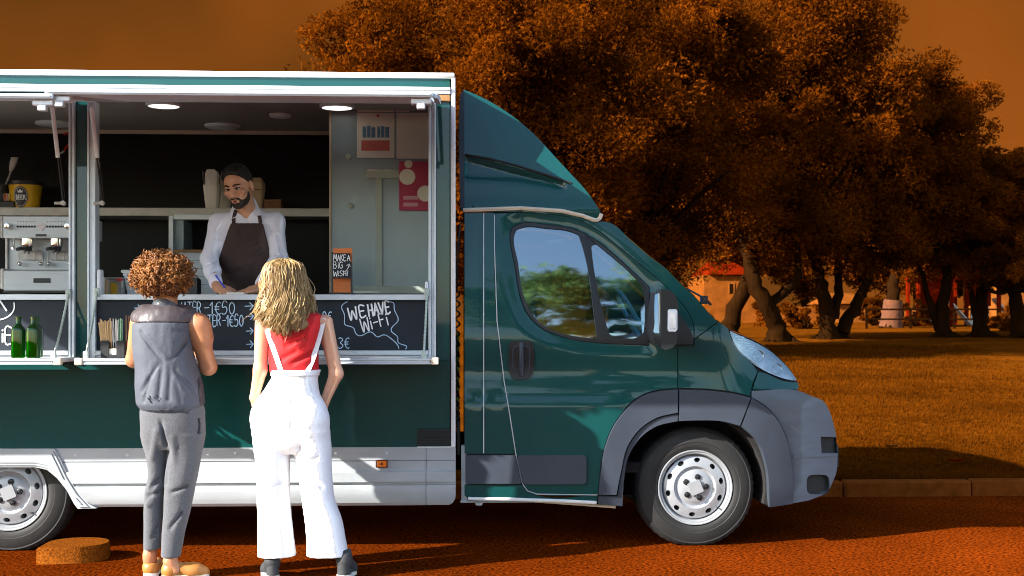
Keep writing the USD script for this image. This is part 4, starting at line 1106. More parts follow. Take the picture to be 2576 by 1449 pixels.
# dark liner behind the panels
ARCH = [(1565, 1276), (1569, 1209), (1583, 1142), (1611, 1100), (1649, 1073), (1705, 1059), (1754, 1057), (1817, 1060), (1865, 1074), (1904, 1111), (1925, 1170), (1933, 1278)]
outline = [(1168, 534)] + SIL_ROOF[1:] + SIL_SCREEN[1:] + SIL_HOOD[1:] + SIL_BUMP[:-1] + [(2030, 1257), (1936, 1272)] + ARCH[::-1] + [(1504, 1262), (1175, 1250), (1168, 1242)]
OUT = topoly(outline, Yb)
HOLE = WIN.buffer(-0.016)
HLO = topoly([(1834, 831), (1866, 846), (1904, 863), (1939, 884), (1967, 909), (1988, 932), (2005, 957), (1990, 957), (1971, 953), (1946, 944), (1920, 931), (1886, 906), (1855, 878), (1842, 854)], Yb)
tp('body_liner', surf(OUT.buffer(-0.012).difference(HOLE).difference(HLO.buffer(0.004)), Yc, 0.022, 0.012, 0.06), 'seam', smooth=38)
m = surf(OUT.buffer(-0.012).difference(HOLE), Yc, 0.0, 0.02, 0.08)
tp('far_side', T(m.vertices * [1, -1, 1] + [0, 2.02, 0], m.faces[:, ::-1]), 'paint', smooth=38)
m = surf(HOLE, Yc, 0.0, 0.004, 0.12)
tp('far_window', T(m.vertices * [1, -1, 1] + [0, 2.015, 0], m.faces[:, ::-1]), 'glass', smooth=38)
tp('cab_back', box(xx(1169), xx(1176), 0.12, 1.9, 0.32, 1.95, 0.01), 'black_plastic')
tp('cab_floor', box(xx(1180), xx(1800), 0.10, 1.92, 0.44, 0.50, 0.01), 'underbody')

panel('side_panel', [(1168, 535), (1216, 535), (1216, 1142), (1168, 1142)], 'paint', hole=None)
panel('blank_window_panel', [(1172, 563), (1206, 563), (1206, 850), (1172, 850)], 'paint', off=-0.006, rnd=0.02)
panel('pillar_panel', [(1216.5, 535), (1243.5, 535), (1243.5, 629), (1250, 809), (1267.5, 959), (1282, 1045), (1297, 1142), (1216.5, 1142)], 'paint')
DOOR = [(1244, 537), (1310, 535), (1378, 539), (1448, 550), (1494, 573), (1553, 618), (1622, 675), (1692, 738), (1744, 815), (1744, 868), (1704.5, 870), (1704.5, 977), (1663, 980), (1625, 989), (1590, 1010), (1571, 1031), (1544, 1067), (1522, 1119), (1510, 1183), (1504, 1243), (1351, 1242), (1327, 1234), (1314, 1217), (1297.5, 1142), (1282.5, 1045), (1268, 959), (1250.5, 809), (1244, 629)]
door = panel('door', DOOR, 'paint', hole=WIN.buffer(0.002), cell=0.03, label='driver door')
panel('roof_rail', [(1168, 533), (1309, 529), (1413, 535), (1465, 546), (1500, 555), (1535, 560), (1587, 604), (1635, 645), (1676, 676), (1711, 712), (1746, 745), (1780, 784), (1806, 809), (1747, 852), (1744.5, 815), (1692.5, 737.5), (1622.5, 674.5), (1553.5, 617.5), (1494.5, 572.5), (1448, 549.5), (1378, 538.5), (1310, 534.5), (1168, 535)], 'paint', cell=0.03)
panel('front_wing', [(1705.5, 870), (1746, 868), (1748, 853), (1808, 809.5), (1833, 829), (1840, 855), (1853, 879), (1885, 907), (1906, 934), (1890, 979), (1888, 997), (1844, 986), (1788, 979), (1705.5, 976)], 'paint', cell=0.03)
panel('headlight_lip', [(1907, 935), (1919, 937), (1971, 958), (2008, 962), (2009, 980), (1892, 980)], 'paint', off=-0.004)
FL = -0.030
panel('door_flare', [(1704, 979), (1663, 982), (1625, 991), (1590, 1012), (1571, 1033), (1544, 1069), (1522, 1121), (1510, 1184), (1504, 1243), (1549.5, 1244), (1562, 1181), (1576, 1125), (1604, 1083), (1649, 1051), (1704, 1037.5)], 'grey_plastic', off=FL, thick=0.05)
panel('sill_flare', [(1704, 1040), (1649, 1054), (1605, 1085.5), (1578, 1127), (1564, 1182), (1552, 1247), (1504, 1247), (1504, 1267), (1565, 1273), (1569, 1209), (1583, 1142), (1611, 1100), (1649, 1073), (1704, 1059)], 'grey_plastic', off=FL + 0.012, thick=0.08, grow=-0.001)
panel('wing_flare', [(1706, 979), (1788, 982), (1844, 989), (1887, 999), (1859, 1071), (1817, 1060), (1754, 1057), (1706, 1059)], 'grey_plastic', off=FL, thick=0.09)
panel('bumper_flare', [(1888.5, 1000), (1928, 1026), (1959, 1064), (1979, 1113), (1990, 1172), (1992, 1266), (1933, 1275), (1925, 1170), (1904, 1111), (1862, 1072.5)], 'grey_plastic', off=FL, thick=0.09)
SLOT = topoly([(2064, 1099), (2104, 1100), (2106, 1139), (2066, 1139)], Yb)
FOG = topoly(round_poly([(2029, 1195), (2083, 1195), (2086, 1242), (2029, 1242)], 12), Yb)
bmp = panel('front_bumper', [(1890, 982.5), (2011, 983.5)] + SIL_BUMP[1:] + [(2033, 1259), (1993, 1266), (1991, 1170), (1980, 1112), (1960, 1063), (1929, 1025), (1889.5, 999)], 'bumper_plastic', off=-0.012, hole=SLOT.union(FOG), thick=0.05, cell=0.03)
tp('intake', surf(SLOT.buffer(0.01), Yb, 0.05, 0.01), 'grey_plastic', parent=bmp)
tp('fog_recess', surf(FOG.buffer(0.006), Yb, 0.032, 0.01), 'bumper_plastic', parent=bmp)
tp('bumper_step', surf(topoly([(1994, 1142), (2106, 1139.5), (2105, 1146), (1994, 1152)], Yb), Yb, -0.017, 0.01), 'bumper_plastic', parent=bmp, smooth=38)
panel('side_moulding', [(1170, 1144), (1295.5, 1144), (1312.5, 1217), (1170, 1217)], 'grey_plastic', off=-0.016, thick=0.03, rnd=0.01)
panel('side_moulding', [(1299, 1144), (1475, 1144), (1475, 1218), (1316, 1218)], 'grey_plastic', off=-0.016, thick=0.03, rnd=0.025)
panel('sill_panel', [(1168, 1219), (1314, 1219), (1328, 1237), (1350, 1245), (1503, 1247), (1503, 1264), (1175, 1253), (1168, 1246)], 'paint')
def along(pts, r, mat, name, off=-0.002, Y=Yc, sides=7, parent=None, **k):
    P = [curved(a, b, Y) + [0, off, 0] for a, b in dens(pts, 10, False)]
    return tp(name, tube(P, r, sides), mat, parent, smooth=60, **k)
along([(1216.5, 536), (1216.5, 1140)], 0.0035, 'seam_highlight', 'panel_seam')  # light tube painted in as the highlight along the pillar seam
along([(1244, 540), (1244, 629), (1250.5, 809), (1268, 959), (1282.5, 1045), (1297.5, 1142), (1314, 1217), (1327, 1235), (1351, 1243), (1503, 1245)], 0.003, 'seam_highlight', 'door_seam')  # highlight on the door edge, put in as a pale tube
along([(1178, 1254), (1300, 1256), (1420, 1260), (1500, 1264)], 0.010, 'white_trim', 'sill_strip', off=-0.006)
tp('step_bracket', cat(pbox(1158, 1345, 1259, 1265, 0.02, 0.06), pbox(1196, 1214, 1262, 1272, 0.01, 0.05, 0.008), pbox(1160, 1176, 1120, 1262, 0.03, 0.06)), 'skirt')
along([(1345, 1262), (1430, 1268), (1550, 1277)], 0.009, 'cream', 'jacking_rail', off=0.03)
along([(1165, 529), (1309, 524), (1413, 531), (1465, 543), (1492, 553), (1502, 554), (1509, 549), (1512, 539)], 0.0125, 'cream', 'roof_gutter', off=-0.008, sides=9)

# --- glazing
wp = Polygon(WIN_PX)
MAIN = Polygon([(1296, 586), (1300, 577), (1312, 572), (1378, 574), (1440, 583), (1456, 590), (1463, 610), (1503, 853), (1448, 846), (1406, 836), (1373, 822), (1349, 803), (1331, 776), (1317, 741), (1304, 664)])
QUART = Polygon([(1473, 590), (1500, 612), (1552, 655), (1600, 697), (1624, 722), (1624, 858), (1522, 855)])
gm, gq = topoly(MAIN, Yb), topoly(QUART, Yb)
wf = tp('window_frame', surf(WIN.buffer(-0.001).difference(gm).difference(gq), Yc, -0.006, 0.03, 0.03), 'black_plastic', smooth=38, label='black door window frame')
tp('door_window', surf(gm.buffer(0.003), Yc, 0.004, 0.004, 0.08), 'glass', smooth=60)
tp('quarter_window', surf(gq.buffer(0.003), Yc, 0.004, 0.004, 0.08), 'glass', smooth=60)
qb = gq.difference(topoly(round_poly([(1488, 618), (1502, 614), (1614, 716), (1621, 732), (1621, 836), (1600, 851), (1541, 849), (1533, 838)], 6), Yb))
tp('quarter_border', surf(qb, Yc, 0.0005, 0.002, 0.05), 'black_plastic', parent=wf, smooth=60)
# --- inside of the cab
cx_, cz_ = xx(1590, 790, 0.5), zx(1590, 800, 0.5)
A = np.linspace(0, 2 * math.pi, 33)
tilt = math.radians(28)
ring = [(cx_ - 0.19 * math.sin(a) * math.sin(tilt), 0.52 + 0.19 * math.cos(a), cz_ + 0.19 * math.sin(a) * math.cos(tilt)) for a in A]
st = tp('steering_wheel', cat(tube(ring, 0.016, 8), tube([(cx_, 0.35, cz_), (cx_, 0.69, cz_)], 0.02, 6), tube([(cx_, 0.52, cz_), (cx_ + 0.25, 0.52, cz_ - 0.2)], 0.03, 8)), 'cab_trim', smooth=50)
tp('dashboard', hull([(x, y, z) for y in (0.2, 1.8) for x, z in ((xx(1630, 800, .5), 1.02), (xx(1630, 800, .5), 1.22), (xx(1700, 800, .5), 1.32), (xx(1800, 800, .5), 1.24), (xx(1800, 800, .5), 0.9))]), 'cab_trim', smooth=30)
for y in (0.22, 1.2):
    s = tp('seat', hull([(x, y + q, z) for q in (0.0, 0.5) for x, z in ((xx(1240), 0.95), (xx(1440), 1.0), (xx(1440), 0.86), (xx(1240), 0.80))]), 'cab_trim', smooth=30)
    tp('backrest', hull([(x, y + q, z) for q in (0.02, 0.48) for x, z in ((xx(1215), 1.62), (xx(1240), 1.64), (xx(1290), 0.96), (xx(1235), 0.92))]), 'cab_trim', parent=s, smooth=30)
    tp('headrest', box(xx(1203), xx(1226), y + 0.12, y + 0.38, 1.64, 1.82, 0.03), 'cab_trim', parent=s)
# --- door handle
hp = round_poly([(1284, 858), (1336, 858), (1341, 870), (1341, 938), (1334, 953), (1288, 953), (1281, 938), (1281, 870)], 9)
h_ = panel('door_handle', hp, 'black_plastic', off=-0.012, thick=0.014, grow=0)
rec = round_poly([(1290, 870), (1332, 870), (1332, 935), (1290, 935)], 11)
P = np.array([curved(a, b, Yc) for a, b in dens(list(rec.exterior.coords)[:-1], 6)])
tp('recess_rim', tube(np.vstack([P, P[:1]]) + [0, -0.0135, 0], 0.004, 6), 'grey_plastic', parent=h_, smooth=50)
tp('grip', tube([curved(1311, py, Yc) + [0, o, 0] for py, o in ((862, -0.014), (872, -0.026), (890, -0.032), (915, -0.032), (935, -0.026), (946, -0.014))], 0.013, 10, flat=0.6), 'grey_plastic', parent=h_, smooth=60)
tp('lock', revolve([(0.0005, -0.004), (0.007, -0.003), (0.008, 0.002)], 14, 'y', curved(1311, 947, Yc) + [0, -0.014, 0]), 'grey_plastic', parent=h_, smooth=True)
# --- mirror
mirror_tri = panel('mirror_base', [(1634, 735), (1650, 735), (1706, 789), (1736, 830), (1743, 850), (1743, 866), (1640, 868), (1634, 860)], 'black_plastic', off=-0.014, thick=0.03, rnd=0.004)
near = [(1662, 727), (1684, 729), (1699, 742), (1706, 765), (1707, 823), (1702, 862), (1692, 875), (1674, 881), (1664, 874)]
farp = [(1650, 731), (1668, 729), (1684, 742), (1690, 765), (1690, 823), (1686, 855), (1676, 866), (1656, 872), (1648, 862)]
mpts = [at(a, b, -0.34) for a, b in near] + [at(1288 + (a - 1288) * 0.985, b, -0.31) for a, b in near] + [at(a, b, -0.10) for a, b in farp]
mh = tp('door_mirror', hull(mpts), 'black_plastic', smooth=45, label='black door mirror')
tp('arm', hull([at(1660, 840, -0.12), at(1690, 840, -0.12), at(1660, 868, -0.12), at(1690, 868, -0.12), at(1670, 835, 0.06), at(1712, 835, 0.06), at(1670, 866, 0.06), at(1712, 866, 0.06)]), 'black_plastic', parent=mh, smooth=40)
def quad(pts, th=(0.004, 0, 0)):
    p = np.array(pts)
    return hull(np.vstack([p, p + np.array(th)]))
tp('mirror_glass', quad([at(1659, 738, -0.318), at(1646.5, 742, -0.125), at(1645, 838, -0.125), at(1660.5, 838, -0.318)], (-0.004, 0, 0)), 'mirror_glass', parent=mh)
tp('lower_glass', quad([at(1661, 845, -0.318), at(1646, 845, -0.125), at(1650, 866, -0.125), at(1663, 868, -0.318)], (-0.004, 0, 0)), 'mirror_glass', parent=mh)
ind = tp('indicator', hull([at(a, b, y) for y in (-0.346, -0.335) for a, b in ((1680, 781), (1683, 778), (1701, 778), (1704, 783), (1704, 828), (1700, 834), (1682, 834), (1679.5, 830))]), 'white_plastic', parent=mh, smooth=30)
tp('indicator_lens', hull([at(a, b, y) for y in (-0.350, -0.3465) for a, b in ((1684, 787), (1700, 787), (1701, 825), (1684, 827))]), 'reflector', parent=mh)
# --- headlight
HL = [(1834, 831), (1866, 846), (1904, 863), (1939, 884), (1967, 909), (1988, 932), (2005, 957), (1990, 957), (1971, 953), (1946, 944), (1920, 931), (1886, 906), (1855, 878), (1842, 854)]
hl = panel('headlight', HL, 'lens', off=-0.006, thick=0.004, cell=0.025, label='clear headlight')
HP = topoly(HL, Yb).buffer(-0.004)
def Yr(x, z):
    return Yb(x, z) + 0.055 + 0.26 * (z - 1.07) + 0.010 * np.sin(x * 26 + z * 34) + 0.008 * np.sin(x * 60 - z * 25)
tp('reflector', surf(HP, Yr, 0.0, 0.004, 0.018), 'reflector', parent=hl, smooth=25)
for a, b, r in ((1908, 896, 0.036), (1955, 928, 0.032)):
    c = curved(a, b, Yb)
    tp('lamp_bowl', revolve([(r, -0.02), (r * 0.98, -0.012), (r * 0.7, 0.01), (r * 0.3, 0.022), (0.0005, 0.024)], 26, 'y', c + [0, 0.020, 0]), 'chrome', parent=hl, smooth=40)
    tp('bulb', revolve([(0.0005, -0.012), (0.010, -0.006), (0.012, 0.02)], 14, 'y', c + [0, 0.018, 0]), 'white_plastic', parent=hl, smooth=True)
for k in range(5):
    a0 = (1846 + 8 * k, 846 + 7.5 * k)
    Pk = [curved(a0[0] + (a_ if True else 0), a0[1] + 0.12 * a_, Yb) + [0, 0.006, 0] for a_ in np.linspace(2, 26, 6)]
    tp('bezel_rib', tube(Pk, 0.005, 6), 'chrome', parent=hl, smooth=60)
along([(1840, 836), (1866, 850), (1904, 867), (1938, 888), (1966, 913), (1986, 936), (2001, 957)], 0.004, 'grey_plastic', 'lens_edge', off=0.004, Y=Yb, parent=hl)
# --- wiper at the foot of the windscreen
P0 = curved(1762, 764, Yb)
tp('wiper', cat(tube([P0 + [0.03, 0.05, 0.02], P0 + [0.06, 0.15, 0.03], P0 + [0.13, 0.35, 0.0]], 0.009, 8), tube([P0 + [-0.06, 0.10, 0.09], P0 + [0.02, 0.09, 0.045], P0 + [0.05, 0.12, 0.02]], 0.006, 6), hull([P0 + np.array([a, 0.13 + b, c]) for a in (0.03, 0.07) for b in (0, 0.05) for c in (0.0, 0.05)])), 'black_plastic', smooth=50)
# --- wind deflector on the cab roof
z0s = zx(1300, 529)
LA, LB = np.array(xz(1170, 388)), np.array(xz(1438, 461))
REC = None
def Ys(x, z):
    x, z = np.asarray(x, float), np.asarray(z, float)
    t = np.clip((z - z0s) / 0.72, 0, 1.1)
    y = 0.155 + 0.20 * t ** 1.2
    line = LA[1] + (x - LA[0]) * (LB[1] - LA[1]) / (LB[0] - LA[0])
    y = y + 0.02 * sm(0.012, -0.012, z - line) * sm(-0.12, -0.05, z - line) * 0
    if REC is not None:
        d = shapely.distance(REC, shapely.points(x, z))
        y = y + 0.035 * (1 - sm(0.0, 0.030, d)) - 0.02 * sm(-0.13, 0.0, z - line) * sm(0.04, 0.0, z - line) * 0
    y = y - 0.018 * np.exp(-((z - z0s - 0.02) / 0.05) ** 2)
    return y
SP = [(1168, 226), (1215, 246), (1281, 286), (1344, 338), (1396, 394), (1434, 435), (1469, 473), (1493, 505), (1512, 534), (1500, 550), (1465, 540), (1413, 528), (1309, 521), (1168, 526)]
REC = topoly([(1176, 402), (1300, 436), (1410, 466), (1330, 452), (1176, 442)], Ys)
panel('wind_deflector', SP, 'paint', Y=Ys, cell=0.02, thick=0.01, grow=0)
R0 = [curved(a, b, Ys) for a, b in dens([(1168, 226), (1215, 246), (1281, 286), (1344, 338), (1396, 394), (1434, 435), (1469, 473), (1493, 505), (1512, 534)], 12, False)]
P = np.array(R0)
S = np.concatenate([np.linspace(0, 1, 10), 2 - np.linspace(0, 1, 10)[::-1][1:]])
cols = []
for s in S:
    mm = min(s, 2 - s); e = math.sin(mm * math.pi / 2)
    q = P.copy(); y = P[:, 1] + (1.01 - P[:, 1]) * mm
    q[:, 1] = y if s <= 1 else 2.02 - y
    q[:, 0] += 0.06 * e; q[:, 2] += 0.02 * e
    cols.append(q)
v = np.stack(cols, 1); n_, m_ = v.shape[:2]
i = (np.arange(n_ - 1)[:, None] * m_ + np.arange(m_ - 1)[None, :]).ravel()
tp('deflector_top', T(v.reshape(-1, 3), np.vstack([np.stack([i, i + 1, i + m_ + 1], 1), np.stack([i, i + m_ + 1, i + m_], 1)])), 'paint', smooth=50)
m2 = surf(topoly(SP, Ys), Ys, 0.0, 0.01, 0.04)
tp('deflector_far_side', T(m2.vertices * [1, -1, 1] + [0, 2.02, 0], m2.faces[:, ::-1]), 'paint', smooth=38)
rim_pts = [(1157, 238), (1168, 224), (1168, 400), (1167.5, 526), (1164, 532), (1158, 520), (1155, 400), (1154, 300)]
pl = Polygon([(lambda p: (p[0], p[2]))(curved(a, b, Ys)) for a, b in rim_pts]).buffer(0)
tp('deflector_edge', surf(pl, Ys, 0.002, 0.05, 0.05), 'black_plastic', smooth=30)
for px in (1192, 1342):
    tp('deflector_bolt', revolve([(0.0005, -0.006), (0.008, -0.004), (0.010, 0.003)], 12, 'y', curved(px, 519, Ys) + [0, -0.001, 0]), 'paint', smooth=True)
along([(1170, 389), (1230, 399), (1300, 417), (1380, 442), (1436, 461)], 0.008, 'seam', 'deflector_groove', off=-0.001, Y=Ys)
# --- what shows in the gap between box and cab
gb = tp('gap_bellows', pbox(1147, 1156, 838, 1075, 0.30, 0.9, 0.01, yref=0.3), 'lime_lawn', label='yellow green ribbed bellows in the gap')  # added panel imitates sunlit lawn seen between box and cab
for k in range(9):
    a, b = at(1146.5, 850 + 26 * k, 0.292), at(1156.5, 872 + 26 * k, 0.292)
    tp('rib', tube([a, b], 0.006, 6), 'black_plastic', parent=gb)
N = 150
cx0, cy0 = xx(1150, 800, 0.14), 0.14
tp('coiled_cable', tube([(cx0 + 0.013 * math.cos(k * 0.62) + 0.004 * math.sin(k * .05), cy0 + 0.016 * math.sin(k * 0.62), zx(1150, 715 + 370 * k / N, 0.14)) for k in range(N)], 0.0055, 5), 'black_plastic', smooth=60)
tp('cable', tube([at(1158, 560, 0.12), at(1152, 620, 0.12), at(1149.5, 680, 0.13), at(1150, 715, 0.14)], 0.006, 6), 'black_plastic', smooth=60)
tp('gap_post', pbox(1149, 1158, 1060, 1145, 0.10, 0.3), 'black_plastic')
# ------------------------------------------------------------------ espresso machine on the left counter
my = 0.16
e0, e1 = xx(8, 640, my), xx(205, 640, my)
mc = thing('espresso_machine', 'two group silver espresso machine on the counter in the left window', 'coffee machine', base=((e0 + e1) / 2, 0.4, CT))
def mz(py): return zx(60, py, my)
z1 = lambda a, b: (a * .1737, 503.1 + b * .1737)     # from the enlarged view
tpz = lambda n, m, mt, parent=None, **k: add(parent or mc, n, m, mt, **k)
q = lambda a0, a1, b0, b1, y0, y1, bv=0.002: pbox(z1(a0, 0)[0], z1(a1, 0)[0], z1(0, b0)[1], z1(0, b1)[1], y0, y1, bv)
tpz('top_housing', q(40, 1200, 232, 545, my, my + 0.42, 0.006), 'steel')
tpz('side_cheek', q(0, 36, 225, 548, my + 0.02, my + 0.42, 0.006), 'alu_dull')
tpz('side_cheek', q(70, 110, 548.5, 1012, my + 0.14, my + 0.42, 0.006), 'alu_dull')
tpz('splash_panel', q(112, 1200, 549, 1014, my + 0.16, my + 0.40, 0.004), 'steel')
bs = tpz('drip_base', q(48, 1200, 1018, 1312, my - 0.02, my + 0.42, 0.006), 'steel')
tpz('base_slot', q(482, 730, 1132, 1200, my - 0.023, my - 0.0205, 0.001), 'black_plastic', parent=bs)
tpz('base_side', q(0, 46, 990, 1290, my + 0.02, my + 0.42, 0.01), 'alu_dull')
tpz('plinth', q(40, 1200, 1314, 1345, my, my + 0.4, 0.002), 'black_plastic')
tpz('display', q(514, 672, 494, 526, my - 0.003, my - 0.0005, 0.0005), 'black_plastic')
dm = [z1(600, 322), z1(664, 385), z1(602, 455), z1(538, 390)]
tpz('badge', prism([xz(a, b, my) for a, b in dm], my - 0.004, my - 0.0005), 'pink_grey')
for a in list(range(258, 520, 41)) + list(range(686, 940, 41)):
    c = at(*z1(a, 386), my)
    tpz('button', cat(revolve([(0.0068, -0.001), (0.0068, -0.003), (0.0042, -0.003), (0.0042, -0.001)], 14, 'y', c), revolve([(0.0035, -0.0012), (0.0005, -0.0025)], 10, 'y', c)), 'black_plastic')
    d = at(*z1(a, 314), my)
    tpz('pictogram', hull([d + [x, y, z] for y in (-0.0018, -0.0004) for x, z in ((-0.003, 0.003), (0.003, 0.003), (0.0, -0.004))]), 'grey_plastic')
for a in (130, 1000):
    c = at(*z1(a, 382), my)
    tpz('steam_knob', revolve([(0.0005, -0.045), (0.014, -0.044), (0.019, -0.036), (0.019, -0.012), (0.012, -0.008), (0.012, -0.0005)], 24, 'y', c), 'chrome', smooth=40)
for a in (395, 818):
    c = at(*z1(a, 600), my + 0.07)
    zt, zb = zx(*z1(a, 546), my + 0.07), zx(*z1(a, 672), my + 0.07)
    tpz('group_head', revolve([(0.0005, zb), (0.036, zb), (0.038, zb + 0.01), (0.038, zt)], 28, at_=(c[0], my + 0.07, 0)), 'chrome', smooth=40)
    pf = tpz('portafilter', revolve([(0.0005, zb - 0.03), (0.024, zb - 0.029), (0.030, zb - 0.012), (0.030, zb - 0.001), (0.0005, zb - 0.001)], 24, at_=(c[0], my + 0.07, 0)), 'black_plastic', smooth=40)
    tpz('handle', tube([(c[0], my + 0.045, zb - 0.012), (c[0], my - 0.03, zb - 0.016), (c[0], my - 0.10, zb - 0.026)], [0.010, 0.013, 0.011], 10), 'black_plastic', parent=pf, smooth=50)
    for s in (-1, 1):
        tpz('spout', tube([(c[0] + s * 0.008, my + 0.07, zb - 0.028), (c[0] + s * 0.014, my + 0.06, zb - 0.045)], 0.005, 8), 'chrome', parent=pf, smooth=50)
for a0, a1 in ((272, 620), (695, 1040)):
    l, r = z1(a0, 740), z1(a1, 740)
    t = my + 0.12
    rack = tpz('cup_rack', cat(tube([at(*z1(a0, 910), t), at(*l, t), at(*r, t), at(*z1(a1, 910), t)], 0.0045, 8), *[tube([at(*z1(a0 + (a1 - a0) * f, 740), t), at(*z1(a0 + (a1 - a0) * f, 865), t)], 0.003, 6) for f in (0.33, 0.67)]), 'alu_dull', smooth=50)
    tpz('rack_panel', q(a0 + 20, a1 - 15, 756, 866, my + 0.135, my + 0.14, 0.001), 'alu_dull', parent=rack)
    for a in (a0 + 18, a1 - 25):
        tpz('foot_knob', revolve([(0.0005, -0.02), (0.010, -0.018), (0.0125, -0.008), (0.012, 0.012)], 16, 'y', at(*z1(a, 926), my + 0.11)), 'chrome', parent=rack, smooth=True)
tpz('steam_wand', cat(tube([at(*z1(200, 548), my + 0.10), at(*z1(200, 660), my + 0.09), at(*z1(196, 680), my + 0.08)], 0.006, 8), revolve([(0.0005, -0.011), (0.010, -0.006), (0.010, 0.006), (0.0005, 0.011)], 14, 'y', at(*z1(194, 694), my + 0.08))), 'chrome', smooth=50)
for a in (385, 808):
    tpz('cup_tray_foot', q(a - 45, a + 45, 224, 236, my + 0.03, my + 0.06, 0.003), 'counter_wood')

# ------------------------------------------------------------------ things on the wall shelf
SH = 1.66
def shelf_z(px): return zx(px, 524, 1.55)
# yellow bucket
bxp = at(64, 500, SH); zs = shelf_z(64) + 0.001
zt = zx(64, 462, SH)
bu = thing('bucket', 'round yellow bucket with a black oval emblem on the shelf above the espresso machine', 'bucket', base=(bxp[0], SH, zs))
add(bu, 'body', revolve([(0.0005, zs), (0.088, zs), (0.094, zs + 0.004), (0.113, zt - 0.015), (0.109, zt - 0.015), (0.090, zs + 0.01), (0.0005, zs + 0.008)], 40, at_=(bxp[0], SH, 0)), 'yellow', smooth=40)
add(bu, 'rim', revolve([(0.110, zt - 0.014), (0.119, zt - 0.012), (0.120, zt + 0.012), (0.112, zt + 0.014), (0.109, zt)], 40, at_=(bxp[0], SH, 0)), 'black_plastic', smooth=40)
def on_cone(poly_uv, off, name, mat, parent):
    """A flat print laid on the bucket's front: u across, v up, in metres."""
    out = []
    for g in polys(poly_uv):
        m = trimesh.creation.extrude_polygon(g, 0.0012, engine='earcut')
        m = m.subdivide().subdivide() if len(m.faces) < 400 else m
        v = m.vertices
        R = 0.094 + (v[:, 1]) / max(zt - zs, 0.01) * 0.020 + off + v[:, 2]
        a = v[:, 0] / 0.104 - math.pi / 2
        out.append(T(np.stack([bxp[0] + R * np.cos(a), SH + R * np.sin(a), zs + v[:, 1]], 1), m.faces))
    return add(parent, name, cat(*out), mat, smooth=40)
H_ = zt - zs
ov = affinity.scale(Point(0, H_ * 0.44).buffer(1, quad_segs=12), 0.050, H_ * 0.40)
emb = on_cone(ov, 0.0012, 'emblem', 'black_plastic', bu)
on_cone(affinity.scale(ov, 0.9, 0.9).difference(affinity.scale(ov, 0.84, 0.86)), 0.0028, 'emblem_ring', 'pink_grey', emb)
def uv_text(text, u0, v0, h, wdt, w):
    adv = sum(ADV.get(c, .72) for c in text); k = wdt / adv; x = 0; L = []
    for c in text:
        for s in GL[c]:
            L.append(LineString([(u0 + a * k + x, v0 + b * h) for a, b in s]).buffer(w, quad_segs=2))
        x += ADV.get(c, .72) * k
    return shapely.union_all(L)
on_cone(uv_text('BEER', -0.032, H_ * 0.34, H_ * 0.17, 0.068, 0.0022), 0.0028, 'lettering', 'chalk_white', emb)
crownp = Polygon([(-0.014, H_ * .60), (0.014, H_ * .60), (0.018, H_ * .71), (0.008, H_ * .65), (0, H_ * .74), (-0.008, H_ * .65), (-0.018, H_ * .71)])
on_cone(crownp, 0.0028, 'crown_emblem', 'chalk_white', emb)
# metal jigger, dark tray, tongs
c = at(16, 500, 1.60); z0 = shelf_z(16) + 0.001
cu = thing('metal_cup', 'small shiny metal cup on a dark tray left of the yellow bucket', 'cup', base=(c[0], 1.60, z0))
zt2 = zx(16, 488, 1.60)
add(cu, 'tray', box(c[0] - 0.10, c[0] + 0.07, 1.555, 1.68, z0, z0 + 0.05, 0.006), 'black_plastic')
add(cu, 'cup', revolve([(0.0005, z0 + 0.051), (0.026, z0 + 0.051), (0.034, zt2), (0.031, zt2), (0.024, z0 + 0.056), (0.0005, z0 + 0.056)], 24, at_=(c[0], 1.60, 0)), 'chrome', smooth=40)
c = at(6, 480, 1.72)
tk = thing('tool_holder', 'dark holder with a ladle leaning behind the yellow bucket', 'holder', base=(c[0], 1.72, z0))
add(tk, 'holder', revolve([(0.0005, z0), (0.05, z0), (0.055, zx(6, 466, 1.72)), (0.05, zx(6, 466, 1.72)), (0.045, z0 + 0.01), (0.0005, z0 + 0.01)], 24, at_=(c[0], 1.72, 0)), 'black_plastic', smooth=40)
add(tk, 'ladle_handle', tube([at(10, 480, 1.72), at(30, 425, 1.74)], 0.009, 8), 'alu_dull', smooth=50)
a, b = at(28, 430, 1.74), at(38, 396, 1.74)
add(tk, 'ladle_head', hull([a + [x, y, 0] for x in (-.012, .012) for y in (-.008, .008)] + [b + [x, y, 0] for x in (-.026, .022) for y in (-.01, .01)] + [(a + b) / 2 + [x, 0, 0] for x in (-.03, .026)]), 'alu_dull', smooth=50)
